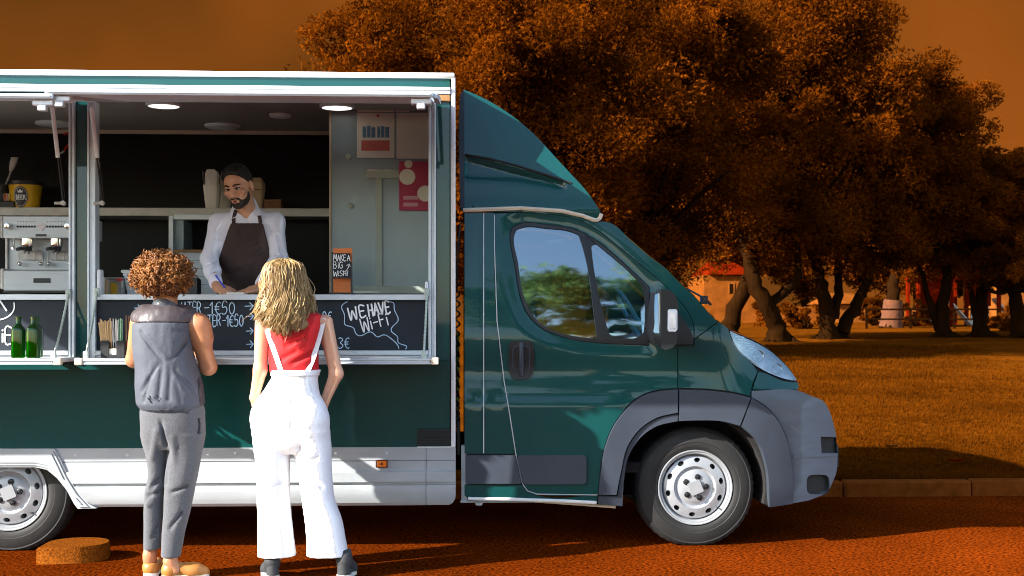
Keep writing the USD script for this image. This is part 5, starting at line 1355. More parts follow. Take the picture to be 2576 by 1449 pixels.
# paper food boxes
def food_box(pxc, pya, pyb, wpx, y, mat, label, open_=True):
    c = at(pxc, pyb, y); z0 = shelf_z(pxc) + 0.001
    zt = zx(pxc, pya, y); s = 3215 / (y + 7.5); w0, w1 = wpx * 0.36 / s, wpx * 0.5 / s
    t = thing('paper_food_box', label, 'food box', base=(c[0], y, z0))
    zm = z0 + (zt - z0) * 0.62
    R = lambda w, z, k=0.30: [(c[0] + sx * (w - (k * w if j else 0)), y + sy * (w * 0.8 - (0 if j else k * w)), z) for sx in (-1, 1) for sy in (-1, 1) for j in (0, 1)]
    add(t, 'body', hull(R(w0, z0) + R(w1, zm)), mat)
    if open_:
        for sx in (-1, 1):
            add(t, 'flap', hull([(c[0] + sx * w1 * .96, y + sy * w1 * .5, zm - .002) for sy in (-1, 1)] + [(c[0] + sx * w1 * 1.12, y + sy * w1 * .42, zt - .01) for sy in (-1, 1)] + [(c[0] + sx * (w1 * .96 + .003), y, zm - .002), (c[0] + sx * (w1 * 1.12 + .004), y, zt)]), mat)
        for sy in (-1, 1):
            add(t, 'flap', hull([(c[0] + sx * w1 * .66, y + sy * w1 * .78, zm - .002) for sx in (-1, 1)] + [(c[0] + sx * w1 * .70, y + sy * w1 * .84, zt - .03) for sx in (-1, 1)] + [(c[0] + sx * w1 * .45, y + sy * w1 * .84, zt) for sx in (-1, 1)] + [(c[0], y + sy * (w1 * .78 + .004), zm)]), mat)
    else:
        add(t, 'lid', hull(R(w1 * 1.03, zm + .001) + R(w1 * .98, zm + (zt - zm) * .6) + R(w1 * .6, zt)), mat)
    return t
food_box(534, 428, 524, 42, 1.66, 'paper_white', 'tall white paper food box open at the top on the shelf left of the vendor')
food_box(566, 455, 524, 34, 1.80, 'paper_white', 'white paper food box half hidden behind the vendor head')
food_box(648, 448, 524, 36, 1.72, 'kraft', 'brown paper food box with a closed lid behind the vendor shoulder', open_=False)
c0 = at(690, 520, 1.7)
cd = thing('cardboard_box', 'small flat cardboard box on the shelf at the vendor left shoulder', 'box', base=(c0[0], 1.7, shelf_z(690)))
add(cd, 'body', box(c0[0] - 0.06, c0[0] + 0.06, 1.62, 1.75, shelf_z(690) + .001, shelf_z(690) + 0.055, .003), 'wood_brown')
add(cd, 'lid', box(c0[0] - 0.063, c0[0] + 0.063, 1.617, 1.753, shelf_z(690) + .056, shelf_z(690) + 0.07, .003), 'wood_brown')
# a red handled tool hanging on the dark wall
c = at(165, 360, 1.86)
rt_ = thing('hanging_pliers', 'red handled tool hanging on the dark wall above the bucket', 'tool', base=tuple(c))
add(rt_, 'handle', tube([at(160, 338, 1.88), at(172, 334, 1.88), at(182, 336, 1.88)], 0.008, 8), 'red', smooth=50)
add(rt_, 'handle', tube([at(161, 380, 1.88), at(168, 368, 1.88), at(180, 358, 1.88)], 0.008, 8), 'red', smooth=50)
add(rt_, 'jaw', tube([at(150, 388, 1.885), at(161, 380, 1.885)], [0.004, 0.009], 8), 'pale_green', smooth=50)

# ------------------------------------------------------------------ things on the counter
cy = 0.30
def ctop(name, label, catg, pxc, y): 
    c = at(pxc, 745, y)
    return thing(name, label, catg, base=(c[0], y, CT + .001)), c[0]
t, x = ctop('food_tub', 'clear plastic tub of snacks with a red label by the left end of the counter', 'tub', 292, cy)
a, b = xx(258, 700, cy), xx(308, 700, cy); h = zx(290, 698, cy) - CT
add(t, 'body', box(a + .02, b, cy, cy + .16, CT + .002, CT + h * .93, .008), 'clear_box')
add(t, 'lid', box(a + .015, b + .005, cy - .005, cy + .165, CT + h * .93 + .001, CT + h, .004), 'alu_dull')
add(t, 'label_patch', box(b - .035, b + .001, cy - .007, cy - .0055, CT + h * .8, CT + h * .95, .0004), 'red')
add(t, 'contents', box(a + .06, b - .02, cy - .003, cy - .0005, CT + .005, CT + h * .55, .001), 'kraft')
add(t, 'contents', box(a + .05, a + .085, cy - .004, cy - .0005, CT + .01, CT + h * .7, .001), 'yellow')
for i, (p0, p1, m, lb) in enumerate(((256, 263, 'paper_white', 'white carton packet standing at the left end of the counter'), (264.5, 270, 'kraft', 'brown carton packet beside the white one at the left end of the counter'))):
    tt = thing('carton_packet', lb, 'packet', base=(xx((p0 + p1) / 2, 700, .22), .22, CT))
    add(tt, 'body', pbox(p0, p1, 700 + i * 3, 739, .20, .25, .002), m)
    add(tt, 'fold', pbox(p0 + 1, p1 - 1, 697 + i * 3, 699.7 + i * 3, .215, .235, .001), m)
t, x = ctop('white_tub', 'white plastic tub with a wide rim behind the curly haired man', 'tub', 345, .34)
a, b = xx(310, 700, .34), xx(392, 700, .34); h = zx(345, 679, .34) - CT
add(t, 'body', hull([(p, y, z) for z, s in ((CT + .001, .022), (CT + h * .9, 0)) for p in (a + s, b - s) for y in (.34 + s, .6 - s)]), 'white_plastic')
add(t, 'rim', box(a - .012, b + .012, .328, .612, CT + h * .88, CT + h, .006), 'white_plastic')
add(t, 'rim_lip', box(a - .002, b + .002, .336, .604, CT + h * .76, CT + h * .879, .004), 'white_plastic')
t, x = ctop('payment_terminal', 'black rounded device on the counter left of the vendor writing hand', 'device', 478, .34)
a, b = xx(455, 700, .34), xx(496, 700, .34); h = zx(478, 697, .34) - CT
add(t, 'body', prism(round_poly([(a, CT + .001), (b, CT + .001), (b, CT + h), (a, CT + h)], .022), .34, .46), 'black_plastic')
add(t, 'foot', box(a + .01, b - .01, .335, .465, CT + .0005, CT + .008, .002), 'grey_plastic')
# chalk sign on its stand
sy = .06
sg = thing('chalk_sign', 'small black table sign with white handwriting on two legs at the counter right end', 'sign', base=(xx(860, 735, sy), sy, CT))
sb = add(sg, 'board', pbox(838, 882, 637, 697.5, sy, sy + .008, .002), 'board')
add(sg, 'frame', cat(pbox(835, 838, 634, 735, sy - .002, sy + .012, .001), pbox(882, 886, 660, 735, sy - .002, sy + .012, .001), pbox(838.3, 881.7, 698, 701, sy - .002, sy + .012, .001)), 'black_plastic')
add(sg, 'base', box(xx(828, 735, sy), xx(891, 735, sy), sy - .05, sy + .06, CT + .001, CT + .012, .003), 'black_plastic')
for txt, x0, yb_, hh, wd in (('MAKE', 839.5, 656, 15, 32), ('A', 873, 656, 14, 9), ('BiG', 839, 675, 16, 25), ('WiSH!', 839, 694, 13, 38)):
    add(sb, 'lettering', chalk(txt, x0, yb_, hh, wd, w=1.5, y=sy - .003), 'chalk_white')
add(sb, 'arrow', strokes([curve([(858, 680), (868, 682), (875, 675), (878, 666)]), [(872, 668), (878.5, 664), (881, 671)]], 1.3, sy - .003), 'chalk_white')
oc = thing('orange_card', 'orange card standing behind the small black sign', 'card', base=(xx(864, 735, .12), .12, CT))
add(oc, 'card', hull([at(a_, b_, .12 + d) for a_, b_ in ((838, 625), (886, 624), (886, 738), (838, 738)) for d in (0, .003)]), 'orange_card')
add(oc, 'back_flap', hull([at(a_, b_, .125) for a_, b_ in ((852, 660), (872, 660))] + [at(a_, 738, .18) for a_ in (852, 872)] + [at(a_, 738, .183) for a_ in (852, 872)]), 'orange_card')
# notepad and pen
np_ = thing('notepad', 'small white notepad under the vendor hands on the counter', 'notepad', base=(xx(598, 737, .1), .1, CT))
a, b = xx(573, 737, .08), xx(617, 737, .08)
add(np_, 'pages', box(a, b, .03, .19, CT + .001, CT + .012, .001), 'paper_white')
add(np_, 'cover', box(a - .002, b + .002, .028, .192, CT + .0125, CT + .014, .0004), 'paper_white')
pe = thing('pen', 'blue pen in the vendor writing hand', 'pen', base=tuple(at(560, 712, .06)))
pa_, pb_ = at(542, 692, .04), at(572, 733, .09)
add(pe, 'barrel', tube([pa_, pa_ + (pb_ - pa_) * .88], .0048, 8), 'blue_pen', smooth=50)
add(pe, 'tip', tube([pa_ + (pb_ - pa_) * .88, pb_], [.0045, .001], 8), 'chrome', smooth=50)

# ------------------------------------------------------------------ posters on the partition
pyf = PY - .034
def poster(px0, px1, py0, py1, mat, label, extra=(), y=None):
    y = PY - .006 if y is None else y
    t = thing('poster', label, 'poster', base=tuple(at((px0 + px1) / 2, (py0 + py1) / 2, y)))
    s = add(t, 'sheet', pbox(px0, px1, py0, py1, y, y + .002, .0004), mat)
    for nm, g, m2 in extra:
        add(s, nm, prism(g, y - .0016, y - .0003), m2)
    return t
P_ = lambda pts, y=PY - .008: Polygon([xz(a, b, y) for a, b in pts])
def rect(a, b, c, d): return P_([(a, c), (b, c), (b, d), (a, d)])
def disc(a, b, r):
    x, z = xz(a, b, PY - .008)
    return Point(x, z).buffer(r / 380, quad_segs=10)
blk = [rect(912, 921, 318, 346), rect(923.5, 932, 316, 346), rect(934, 944, 320, 346), rect(949, 956, 318, 346), rect(958, 967, 317, 346), rect(969, 979, 319, 346)]
poster(898, 992, 284, 397, 'poster_cream', 'cream notice with a blue line over a red block on the grey wall', [('print', shapely.union_all([b_.buffer(-.002).buffer(.002) for b_ in blk]), 'poster_blue'), ('print', rect(909, 980, 353, 379), 'poster_red'), ('print', disc(951, 291, 4), 'poster_red')])
poster(997, 1077, 284, 399, 'poster_cream', 'plain cream notice right of the one with the red block')
poster(898, 990, 262, 281, 'poster_cream', 'cream paper strip above the notice with the red block')
poster(994, 1030, 262, 281, 'poster_cream', 'short cream paper strip above the plain notice')
poster(1004, 1080, 406, 529, 'poster_pink', 'crimson poster with white discs hanging below the plain notice',
       [('print', shapely.union_all([disc(1025, 446, 20), disc(1028, 414, 10), disc(1070, 488, 20)]), 'poster_cream'), ('print', shapely.union_all([rect(1015, 1052, 494, 503), rect(1015, 1052, 511, 520)]), 'pink_pale')], y=PY - .036)
pp = thing('papers', 'loose papers lying on the pale green bar in front of the grey wall', 'papers', base=tuple(at(960, 430, PY - .02)))
add(pp, 'paper', hull([at(922, 430.5, PY - .03), at(1000, 430.5, PY - .03), at(922, 430.5, PY - .006), at(1000, 430.5, PY - .006), at(926, 425, PY - .02), at(960, 428, PY - .02)]), 'paper_white')
add(pp, 'paper', hull([at(950, 429.5, PY - .028), at(1003, 429.8, PY - .028), at(1003, 429.8, PY - .008), at(975, 426, PY - .02)]), 'white_plastic')

# ------------------------------------------------------------------ things on the fold-down shelves
def bottle(x, y, z):
    s = .062 / 2
    t = thing('glass_bottle', 'square shouldered green glass bottle on the left shelf, left of the pair', 'bottle', base=(x, y, z))
    sec = []
    for h, w, p in ((0.001, .029, 5), (.006, .033, 5), (.15, .033, 5), (.165, .028, 3.5), (.178, .017, 2.5), (.19, .0145, 2), (.214, .0145, 2), (.2145, .018, 2), (.222, .018, 2), (.2225, .0115, 2), (.19, .0115, 2), (.17, .02, 3), (.15, .028, 5), (.010, .028, 5)):
        a = np.arange(32) / 32 * 2 * math.pi
        r = w / (np.abs(np.cos(a)) ** p + np.abs(np.sin(a)) ** p) ** (1 / p)
        sec.append(np.stack([x + r * np.cos(a), y + r * np.sin(a), np.full(32, z + h)], 1))
    v = np.vstack(sec); n = 32; f = []
    k = np.arange(n); k2 = (k + 1) % n
    for i in range(len(sec) - 1):
        f += [np.stack([i * n + k, i * n + k2, (i + 1) * n + k2], 1), np.stack([i * n + k, (i + 1) * n + k2, (i + 1) * n + k], 1)]
    v = np.vstack([v, [[x, y, z + .001], [x, y, z + .010]]])
    f += [np.stack([np.full(n, len(v) - 2), k2, k], 1), np.stack([np.full(n, len(v) - 1), (len(sec) - 1) * n + k, (len(sec) - 1) * n + k2], 1)]
    add(t, 'glass', T(v, np.vstack(f)), 'bottle_green', smooth=40)
    return t
by = -.40
scale_b = (zx(48, 797, by) - (ZS + .003)) / .222
b0 = bottle(xx(46, 850, by), by, ZS + .003)
stage.GetPrimAtPath(b0).GetAttribute('xformOp:translate')
x_ = UsdGeom.Xform(stage.GetPrimAtPath(b0)); x_.AddScaleOp().Set(Gf.Vec3f(scale_b, scale_b, scale_b))
def dupb(px, y, label):
    path = '/World/' + unique('/World', 'glass_bottle')
    x = UsdGeom.Xform.Define(stage, path)
    x.GetPrim().GetReferences().AddInternalReference(b0)
    x.ClearXformOpOrder(); x.AddTranslateOp(opSuffix='copy').Set(Gf.Vec3d(xx(px, 850, y), y, ZS + .003)); x.AddScaleOp(opSuffix='copy').Set(Gf.Vec3f(scale_b, scale_b, scale_b))
    x.GetPrim().SetInstanceable(True)
    tag(x.GetPrim(), label, 'bottle')
dupb(84, by - .01, 'square shouldered green glass bottle on the left shelf, right of the pair')
dupb(91, by + .12, 'green glass bottle standing behind the right one of the front pair')
# stirrer stand
hy = -.36
a, b = xx(253, 880, hy), xx(313, 880, hy)
zh = zx(280, 857, hy); zb_ = ZS + .003
hd = thing('stirrer_holder', 'black speckled holder with a square notch on the long shelf', 'holder', base=((a + b) / 2, hy, zb_))
n0, n1 = xx(274, 880, hy), xx(292, 880, hy)
add(hd, 'front', cat(box(a, n0, hy, hy + .006, zb_, zh, .002), box(n1, b, hy, hy + .006, zb_, zh, .002), box(n0 + .0005, n1 - .0005, hy, hy + .006, zb_, zb_ + .018, .002)), 'foam_black')
add(hd, 'back', box(a, b, hy + .095, hy + .101, zb_, zh + .004, .002), 'foam_black')
for xq in (a, b - .006):
    add(hd, 'side', box(xq, xq + .006, hy + .0065, hy + .0945, zb_, zh, .002), 'foam_black')
add(hd, 'divider', box(a + .007, b - .007, hy + .045, hy + .049, zb_, zh - .01, .001), 'foam_black')
nk = thing('napkin_stack', 'pale paper napkins showing in the notch of the black holder', 'napkins', base=((n0 + n1) / 2, hy + .02, zb_))
add(nk, 'stack', box(n0 - .02, n1 + .02, hy + .008, hy + .042, zb_ + .001, zb_ + .05, .002), 'poster_cream')
add(nk, 'top_sheet', box(n0 - .02, n1 + .02, hy + .008, hy + .042, zb_ + .0505, zb_ + .053, .001), 'kraft')
hd2 = thing('stirrer_holder', 'second black holder of brown sticks half hidden by the man', 'holder', base=(xx(330, 880, hy), hy + .02, zb_))
a2, b2 = xx(316, 880, hy), xx(350, 880, hy)
add(hd2, 'body', cat(box(a2, b2, hy + .02, hy + .026, zb_, zh, .002), box(a2, b2, hy + .115, hy + .121, zb_, zh, .002), box(a2, a2 + .006, hy + .0265, hy + .1145, zb_, zh, .002), box(b2 - .006, b2, hy + .0265, hy + .1145, zb_, zh, .002)), 'foam_black')
add(hd2, 'floor', box(a2 + .007, b2 - .007, hy + .027, hy + .114, zb_ + .001, zb_ + .006, .001), 'foam_black')
rs = np.random.default_rng(4)
KIND = {'wood_stick': ('wooden_stirrer', 'pale wooden stirrer standing in the black holder', 'stirrer', 'wooden stirrers in the black holder'),
        'paper_white': ('paper_straw', 'white paper straw standing in the black holder', 'straw', 'white straws in the black holder'),
        'stick_green': ('paper_straw', 'pale green straw standing in the black holder', 'straw', 'green straws in the black holder'),
        'wood_brown': ('brown_stirrer', 'dark brown stick standing in the second holder', 'stirrer', 'brown sticks in the second holder')}
seq = ['wood_stick'] * 9 + ['paper_white'] * 6 + ['stick_green'] * 3 + ['wood_brown'] * 9
for i, mt_ in enumerate(seq):
    if mt_ == 'wood_brown':
        p0 = 318 + (i - 18) * 3.4; pt = p0 + rs.uniform(-1, 4); zt_ = 794 + rs.uniform(-3, 6)
    else:
        p0 = 258 + i * 2.9 + rs.uniform(-1, 1); pt = p0 - 10 + i * 0.55 + rs.uniform(-2, 2); zt_ = 806 - i * 0.35 + rs.uniform(-4, 6)
    yq = hy + (.07 if i % 2 else .03) + rs.uniform(-.008, .008)
    A_, B_ = at(p0, 897, yq), at(pt, zt_, yq + rs.uniform(-.012, .012))
    A_[2] = zb_ + .008
    nm, lb, ct_, gp = KIND[mt_]
    w_ = .0035 if 'straw' not in nm else .003
    if mt_ in ('wood_stick', 'wood_brown'):
        m = hull([A_ + [s * w_, d, 0] for s in (-1, 1) for d in (0, .002)] + [B_ + [s * w_, d, 0] for s in (-1, 1) for d in (0, .002)] + [B_ + [0, d, .004] for d in (0, .002)])
    else:
        m = tube([A_, B_], w_, 8)
    add(None, nm, m, mt_, label=lb, cat=ct_, group=gp)
# wheel chock
c = at(190, 1378, -.18)
ck = thing('wheel_chock', 'round flat orange stone block lying beside the rear wheel', 'block', base=(xx(190, 1390, -.2), -.2, 0))
zt_ = .092
xc = xx(190, 1390, -.2); rr_ = .178
A = np.linspace(math.radians(190), math.radians(-30), 30)
pts2 = [(xc + rr_ * math.cos(a), -.16 + rr_ * .95 * math.sin(a)) for a in np.linspace(math.radians(-75), math.radians(165), 36)] + [(xc - rr_ * .98, -.13), (xc - rr_ * .97, -.345)]
m = trimesh.creation.extrude_polygon(Polygon(pts2).buffer(0), zt_ - .006, engine='earcut')
m2 = trimesh.creation.extrude_polygon(Polygon(pts2).buffer(-.006), .006, engine='earcut')
m2.apply_translation([0, 0, zt_ - .006])
add(ck, 'block', m, 'chock', smooth=30)
add(ck, 'top_face', m2, 'chock', smooth=30)
# ------------------------------------------------------------------ people
def rows(rs, y, dy=None):
    """(py, pxl, pxr, ry[, y]) -> loft knots."""
    out = []
    for r in rs:
        yy = r[4] if len(r) > 4 else y
        a, b = at(r[1], r[0], yy), at(r[2], r[0], yy)
        out.append((a[2], (a[0] + b[0]) / 2, yy, (b[0] - a[0]) / 2, r[3]))
    return out
def hand(S, wrist, d, n, side, curl=0.5, spread=0.12, s=1.0, rw=0.024):
    """Palm and five jointed fingers. d: towards the fingers, n: back of the hand, side: +1 thumb along d x n."""
    d = np.array(d, float); d /= np.linalg.norm(d)
    n = np.array(n, float); n -= d * (n @ d); n /= np.linalg.norm(n)
    l = np.cross(d, n) * side
    R = np.stack([l, d, n], 1)
    w = np.asarray(wrist, float)
    S.cone(w, w + d * 0.05 * s, rw * s, 0.026 * s, 0.015)
    S.ell(w + d * 0.055 * s, np.array([0.040, 0.050, 0.0155]) * s, 0.012, R)
    for i, (off, ln) in enumerate(((0.028, 0.072), (0.010, 0.080), (-0.009, 0.075), (-0.027, 0.060))):
        p = w + d * (0.092 - 0.006 * abs(i - 1)) * s + l * off * s
        a = curl * 0.45
        dd = d + l * spread * (1.2 - 0.8 * i)
        dd /= np.linalg.norm(dd)
        for j, (f, r0, r1) in enumerate(((0.45, 0.0095, 0.0088), (0.32, 0.0088, 0.008), (0.23, 0.008, 0.007))):
            dj = dd * math.cos(a) - n * math.sin(a)
            q = p + dj * ln * f * s
            S.cone(p, q, r0 * s, r1 * s, 0.004)
            p = q; a += curl * 0.75
    p = w + d * 0.03 * s + l * 0.030 * s
    for ln, r0, r1, dl in ((0.042, 0.013, 0.0105, 0.75), (0.030, 0.0105, 0.0095, 0.45), (0.024, 0.0095, 0.008, 0.25)):
        dj = d + l * dl - n * 0.35 * (1 + curl)
        dj /= np.linalg.norm(dj)
        q = p + dj * ln * s
        S.cone(p, q, r0 * s, r1 * s, 0.005)
        p = q
def head(S, c, f, up=(0, 0, 1), s=1.0, feat=True):
    f = np.array(f, float); f /= np.linalg.norm(f)
    u = np.array(up, float); u -= f * (u @ f); u /= np.linalg.norm(u)
    r = np.cross(f, u)
    R = np.stack([r, f, u], 1)
    L = lambda x, y, z: np.asarray(c, float) + (R @ np.array([x, y, z])) * s
    S.ell(L(0, -0.008, 0.028), np.array([0.076, 0.096, 0.088]) * s, 0.02, R)
    S.ell(L(0, 0.022, -0.045), np.array([0.060, 0.068, 0.068]) * s, 0.03, R)
    S.ell(L(0, 0.062, -0.094), np.array([0.026, 0.022, 0.020]) * s, 0.025, R)
    for q in (-1, 1):
        S.ell(L(0.080 * q, -0.004, -0.010), np.array([0.010, 0.019, 0.032]) * s, 0.006, R)
    if feat:
        S.cone(L(0, 0.090, 0.012), L(0, 0.108, -0.028), 0.009 * s, 0.0125 * s, 0.012)
        for q in (-1, 1):
            S.ell(L(0.011 * q, 0.096, -0.032), np.array([0.009, 0.010, 0.008]) * s, 0.008, R)
            S.cone(L(0.012 * q, 0.086, 0.026), L(0.048 * q, 0.070, 0.026), 0.009 * s, 0.008 * s, 0.012)
            S.ell(L(0.031 * q, 0.090, 0.006), np.array([0.016, 0.010, 0.010]) * s, 0.012, R, sub=True)
            S.ell(L(0.045 * q, 0.066, -0.020), np.array([0.022, 0.02, 0.018]) * s, 0.02, R)
        S.cone(L(-0.02, 0.086, -0.060), L(0.02, 0.086, -0.060), 0.007 * s, 0.007 * s, 0.008)
        S.cone(L(-0.017, 0.084, -0.072), L(0.017, 0.084, -0.072), 0.0075 * s, 0.0075 * s, 0.008)
    return L, R
def front_y(S, px, py, y0=-1.3, y1=1.0):
    """Where the sight line through this place of the photograph meets the sculpted surface."""
    y = y0
    while y < y1:
        p = at(px, py, y)
        i = np.round((p - S.lo) / S.h).astype(int)
        if (i >= 0).all() and (i < S.n).all() and S.d[tuple(i)] < 0:
            return y
        y += 0.004
    return y1
def strap(S, pts, w, th, lift=0.002):
    """A flat ribbon lying on a sculpted garment, given along the photograph."""
    P = dens(pts, 10, False)
    SS = S if isinstance(S, (list, tuple)) else [S]
    Q = [at(a, b, min(front_y(s_, a, b) for s_ in SS) - lift) for a, b in P]
    Q = np.array(Q)
    k = np.array([0.25, 0.5, 0.25])
    for ax in range(3):
        Q[1:-1, ax] = Q[:-2, ax] * .25 + Q[1:-1, ax] * .5 + Q[2:, ax] * .25
    t = np.gradient(Q, axis=0); t /= np.linalg.norm(t, axis=1, keepdims=True)
    side = np.cross(t, [0, -1, 0]); side /= np.linalg.norm(side, axis=1, keepdims=True)
    out = np.cross(side, t)
    n = len(Q)
    V = np.concatenate([Q - side * w / 2, Q + side * w / 2, Q - side * w / 2 + out * th * np.sign((out @ [0, -1, 0]))[:, None] * -1, Q + side * w / 2 + out * th * np.sign((out @ [0, -1, 0]))[:, None] * -1])
    f = []
    for i in range(n - 1):
        for a, b in ((0, 1), (1, 3), (3, 2), (2, 0)):
            f += [(a * n + i, b * n + i, b * n + i + 1), (a * n + i, b * n + i + 1, a * n + i + 1)]
    return T(V, f)
def shoe(parent, heel, d, upmat, solemat, L=0.27, hi=0.0, shaft=0.09, wid=0.042):
    """An upper with a rounded toe over a sole; hi raises the heel."""
    d = np.array([d[0], d[1], 0.0]); d /= np.linalg.norm(d)
    h = np.array([heel[0], heel[1], 0.0])
    lo = np.minimum(h, h + d * L) - 0.09; hi_ = np.maximum(h, h + d * L) + 0.09
    lo[2], hi_[2] = -0.02, shaft + hi + 0.06
    S = Sculpt(lo, hi_, 0.005)
    S.ell(h + d * 0.045 + [0, 0, 0.038 + hi], (wid * 0.86, wid * 0.86, 0.046), 0.02)
    S.cone(h + d * 0.05 + [0, 0, 0.05 + hi], h + d * L * 0.66 + [0, 0, 0.036], wid * 0.86, wid * 1.0, 0.03)
    S.cone(h + d * L * 0.62 + [0, 0, 0.030], h + d * (L - 0.045) + [0, 0, 0.024], wid * 0.95, wid * 0.78, 0.03)
    S.cone(h + d * 0.052 + [0, 0, 0.05 + hi], h + d * 0.062 + [0, 0, shaft + hi], wid * 0.9, wid * 0.86, 0.02)
    S.cut((0, 0, 0.018), (0, 0, -1)); S.cut((0, 0, shaft + hi), (0, 0, 1))
    add(parent, 'shoe', S.mesh(), upmat, smooth=True)
    pa = [h + d * 0.045, h + d * L * 0.36, h + d * L * 0.66, h + d * (L - 0.05)]
    w = [wid * 0.93, wid * 0.82, wid * 1.03, wid * 0.82]
    g = shapely.union_all([shapely.MultiPoint([]).convex_hull] + [shapely.union_all([Point(pa[i][:2]).buffer(w[i]), Point(pa[i + 1][:2]).buffer(w[i + 1])]).convex_hull for i in range(3)])
    m = trimesh.creation.extrude_polygon(g, 0.022, engine='earcut'); m.apply_translation([0, 0, 0.001])
    add(parent, 'sole', m, solemat, smooth=30)
    if hi:
        g2 = Point((h + d * 0.04)[:2]).buffer(wid * 0.85)
        m = trimesh.creation.extrude_polygon(g2, hi + 0.01, engine='earcut'); m.apply_translation([0, 0, 0.024])
        add(parent, 'heel', m, upmat, smooth=30)

# ================= the curly haired man at the left
Y1 = -0.72
pm1 = thing('person', 'person with curly ginger hair, grey sleeveless vest and grey trousers, back turned', 'person', base=(xx(410, 1400, Y1), Y1, 0))
A1 = lambda a, b, y=Y1: at(a, b, y)
B = Sculpt(A1(290, 1460) - [0.02, 0.32, 0.0], A1(570, 630) + [0.02, 0.48, 0.02], 0.0065)
Lh, Rh = head(B, A1(414, 706, -0.735), (0.42, 0.9, -0.12), s=0.98)
B.cone(A1(414, 735), A1(416, 778), 0.056, 0.062, 0.03)
B.loft(rows([(772, 375, 458, .06), (795, 352, 482, .085), (850, 345, 478, .105), (930, 352, 480, .105), (1010, 362, 500, .115), (1060, 368, 502, .11)], Y1), 0.03)
B.cone(A1(494, 812), A1(524, 922, -0.66), 0.056, 0.043, 0.03)
B.cone(A1(505, 820, -0.73), A1(512, 850, -0.72), 0.054, 0.052, 0.03)
wr = A1(500, 900, -0.42); wr[2] = ZS + 0.045
B.cone(A1(524, 924, -0.66), A1(519, 915, -0.56), 0.043, 0.043, 0.02); B.cone(A1(519, 915, -0.56), wr, 0.043, 0.028, 0.02)
hand(B, wr, (-0.8, 0.6, -0.05), (0.1, 0.1, 1), -1, 0.35)
B.cone(A1(352, 812), A1(337, 905, -0.66), 0.052, 0.041, 0.03)
wl = A1(372, 900, -0.43); wl[2] = ZS + 0.045
B.cone(A1(337, 905, -0.66), wl, 0.041, 0.027, 0.02)
hand(B, wl, (0.8, 0.6, -0.05), (-0.1, 0.1, 1), 1, 0.35)
B.cone(A1(398, 1060), A1(393, 1215), 0.068, 0.038, 0.03); B.cone(A1(393, 1215), A1(382, 1330, -0.70), 0.038, 0.034, 0.03); B.cone(A1(382, 1330, -0.70), A1(377, 1405, -0.70), 0.034, 0.031, 0.03)
B.cone(A1(468, 1060), A1(453, 1215, -0.74), 0.068, 0.040, 0.03); B.cone(A1(453, 1215, -0.74), A1(428, 1415, -0.77), 0.040, 0.032, 0.03)
B.cone(A1(377, 1395, -0.70), A1(378, 1430, -0.66), 0.034, 0.035, 0.02); B.cone(A1(428, 1410, -0.77), A1(440, 1434, -0.77), 0.034, 0.035, 0.02)
B.cut((0, 0, 0.03), (0, 0, -1))
add(pm1, 'body', B.mesh(), 'skin_tan', smooth=True)
V = Sculpt(A1(300, 1070) - [0, 0.25, 0], A1(550, 735) + [0, 0.3, 0], 0.0065)
V.loft(rows([(768, 380, 455, .070), (782, 356, 477, .098), (798, 342, 487, .112), (830, 333, 485, .125), (880, 335, 485, .135), (930, 341, 498, .14), (980, 342, 511, .145), (1012, 345, 514, .145), (1028, 356, 506, .135), (1040, 372, 492, .12)], Y1), 0.01, power=2.3)
V.cone(A1(352, 800), A1(365, 792), 0.05, 0.055, 0.03); V.cone(A1(484, 803), A1(470, 792), 0.045, 0.052, 0.03)
for a, b, r in (((352, 835), (405, 905), .007), ((478, 850), (432, 905), .007), ((356, 985), (400, 915), .007), ((492, 985), (440, 930), .007), ((398, 1005), (410, 910), .006), ((425, 1005), (428, 925), .006), ((470, 825), (440, 832), .005), ((375, 960), (362, 1010), .006), ((455, 1010), (446, 960), .006)):
    pa_, pb_ = [at(*q, front_y(V, *q) - r * .86) for q in (a, b)]
    V.cone(pa_, pb_, r, r * .7, 0.014, sub=True)
for a, b, r in (((368, 840), (418, 900), .006), ((470, 870), (440, 900), .006), ((385, 1000), (398, 930), .006), ((470, 995), (440, 950), .006)):
    pa_, pb_ = [at(*q, front_y(V, *q) + r * .85) for q in (a, b)]
    V.cone(pa_, pb_, r, r * .7, 0.014)
# arm holes
V.ell(A1(506, 832, -0.72), (0.050, 0.075, 0.10), 0.012, sub=True)
V.ell(A1(328, 845, -0.70), (0.022, 0.07, 0.10), 0.012, sub=True)
zyoke, ya = zx(400, 811, Y1 - .1), Y1
p_sd, n_sd = A1(478, 811, Y1 - .1), np.array([1.0, 0.0, 0.10])
def crumple(m):
    m = noise_push(m, 0.0042, (8, 8, 3.5), 3, 2)
    return noise_push(m, 0.0018, (42, 42, 8), 5, 2)
vy = V.copy(0.0015); vy.cut((0, 0, zyoke), (0, 0, -1)); vy.cut(A1(400, 765), (0, 0, 1))
add(pm1, 'vest_yoke', crumple(vy.mesh()), 'vest_brown', smooth=50, label='brown grey yoke of the vest')
vm = V.copy(); vm.cut((0, 0, zyoke), (0, 0, 1)); vm.cut(p_sd, n_sd); vm.cut(A1(400, 1031), (0.0, 0, -1))
vest = add(pm1, 'vest', crumple(vm.mesh()), 'vest_grey', smooth=50)
vs = V.copy(0.0005); vs.cut((0, 0, zyoke), (0, 0, 1)); vs.cut(p_sd, -n_sd); vs.cut(A1(400, 1029), (0, 0, -1))
add(pm1, 'vest_side', crumple(vs.mesh()), 'vest_brown', smooth=50, label='brown grey side of the vest')
hm = Sculpt(A1(300, 1060) - [0, 0.25, 0], A1(550, 990) + [0, 0.3, 0], 0.006)
hm.loft(rows([(1024, 354, 506, .138), (1031, 360, 502, .132), (1036, 372, 494, .12)], Y1), 0.01, power=2.3)
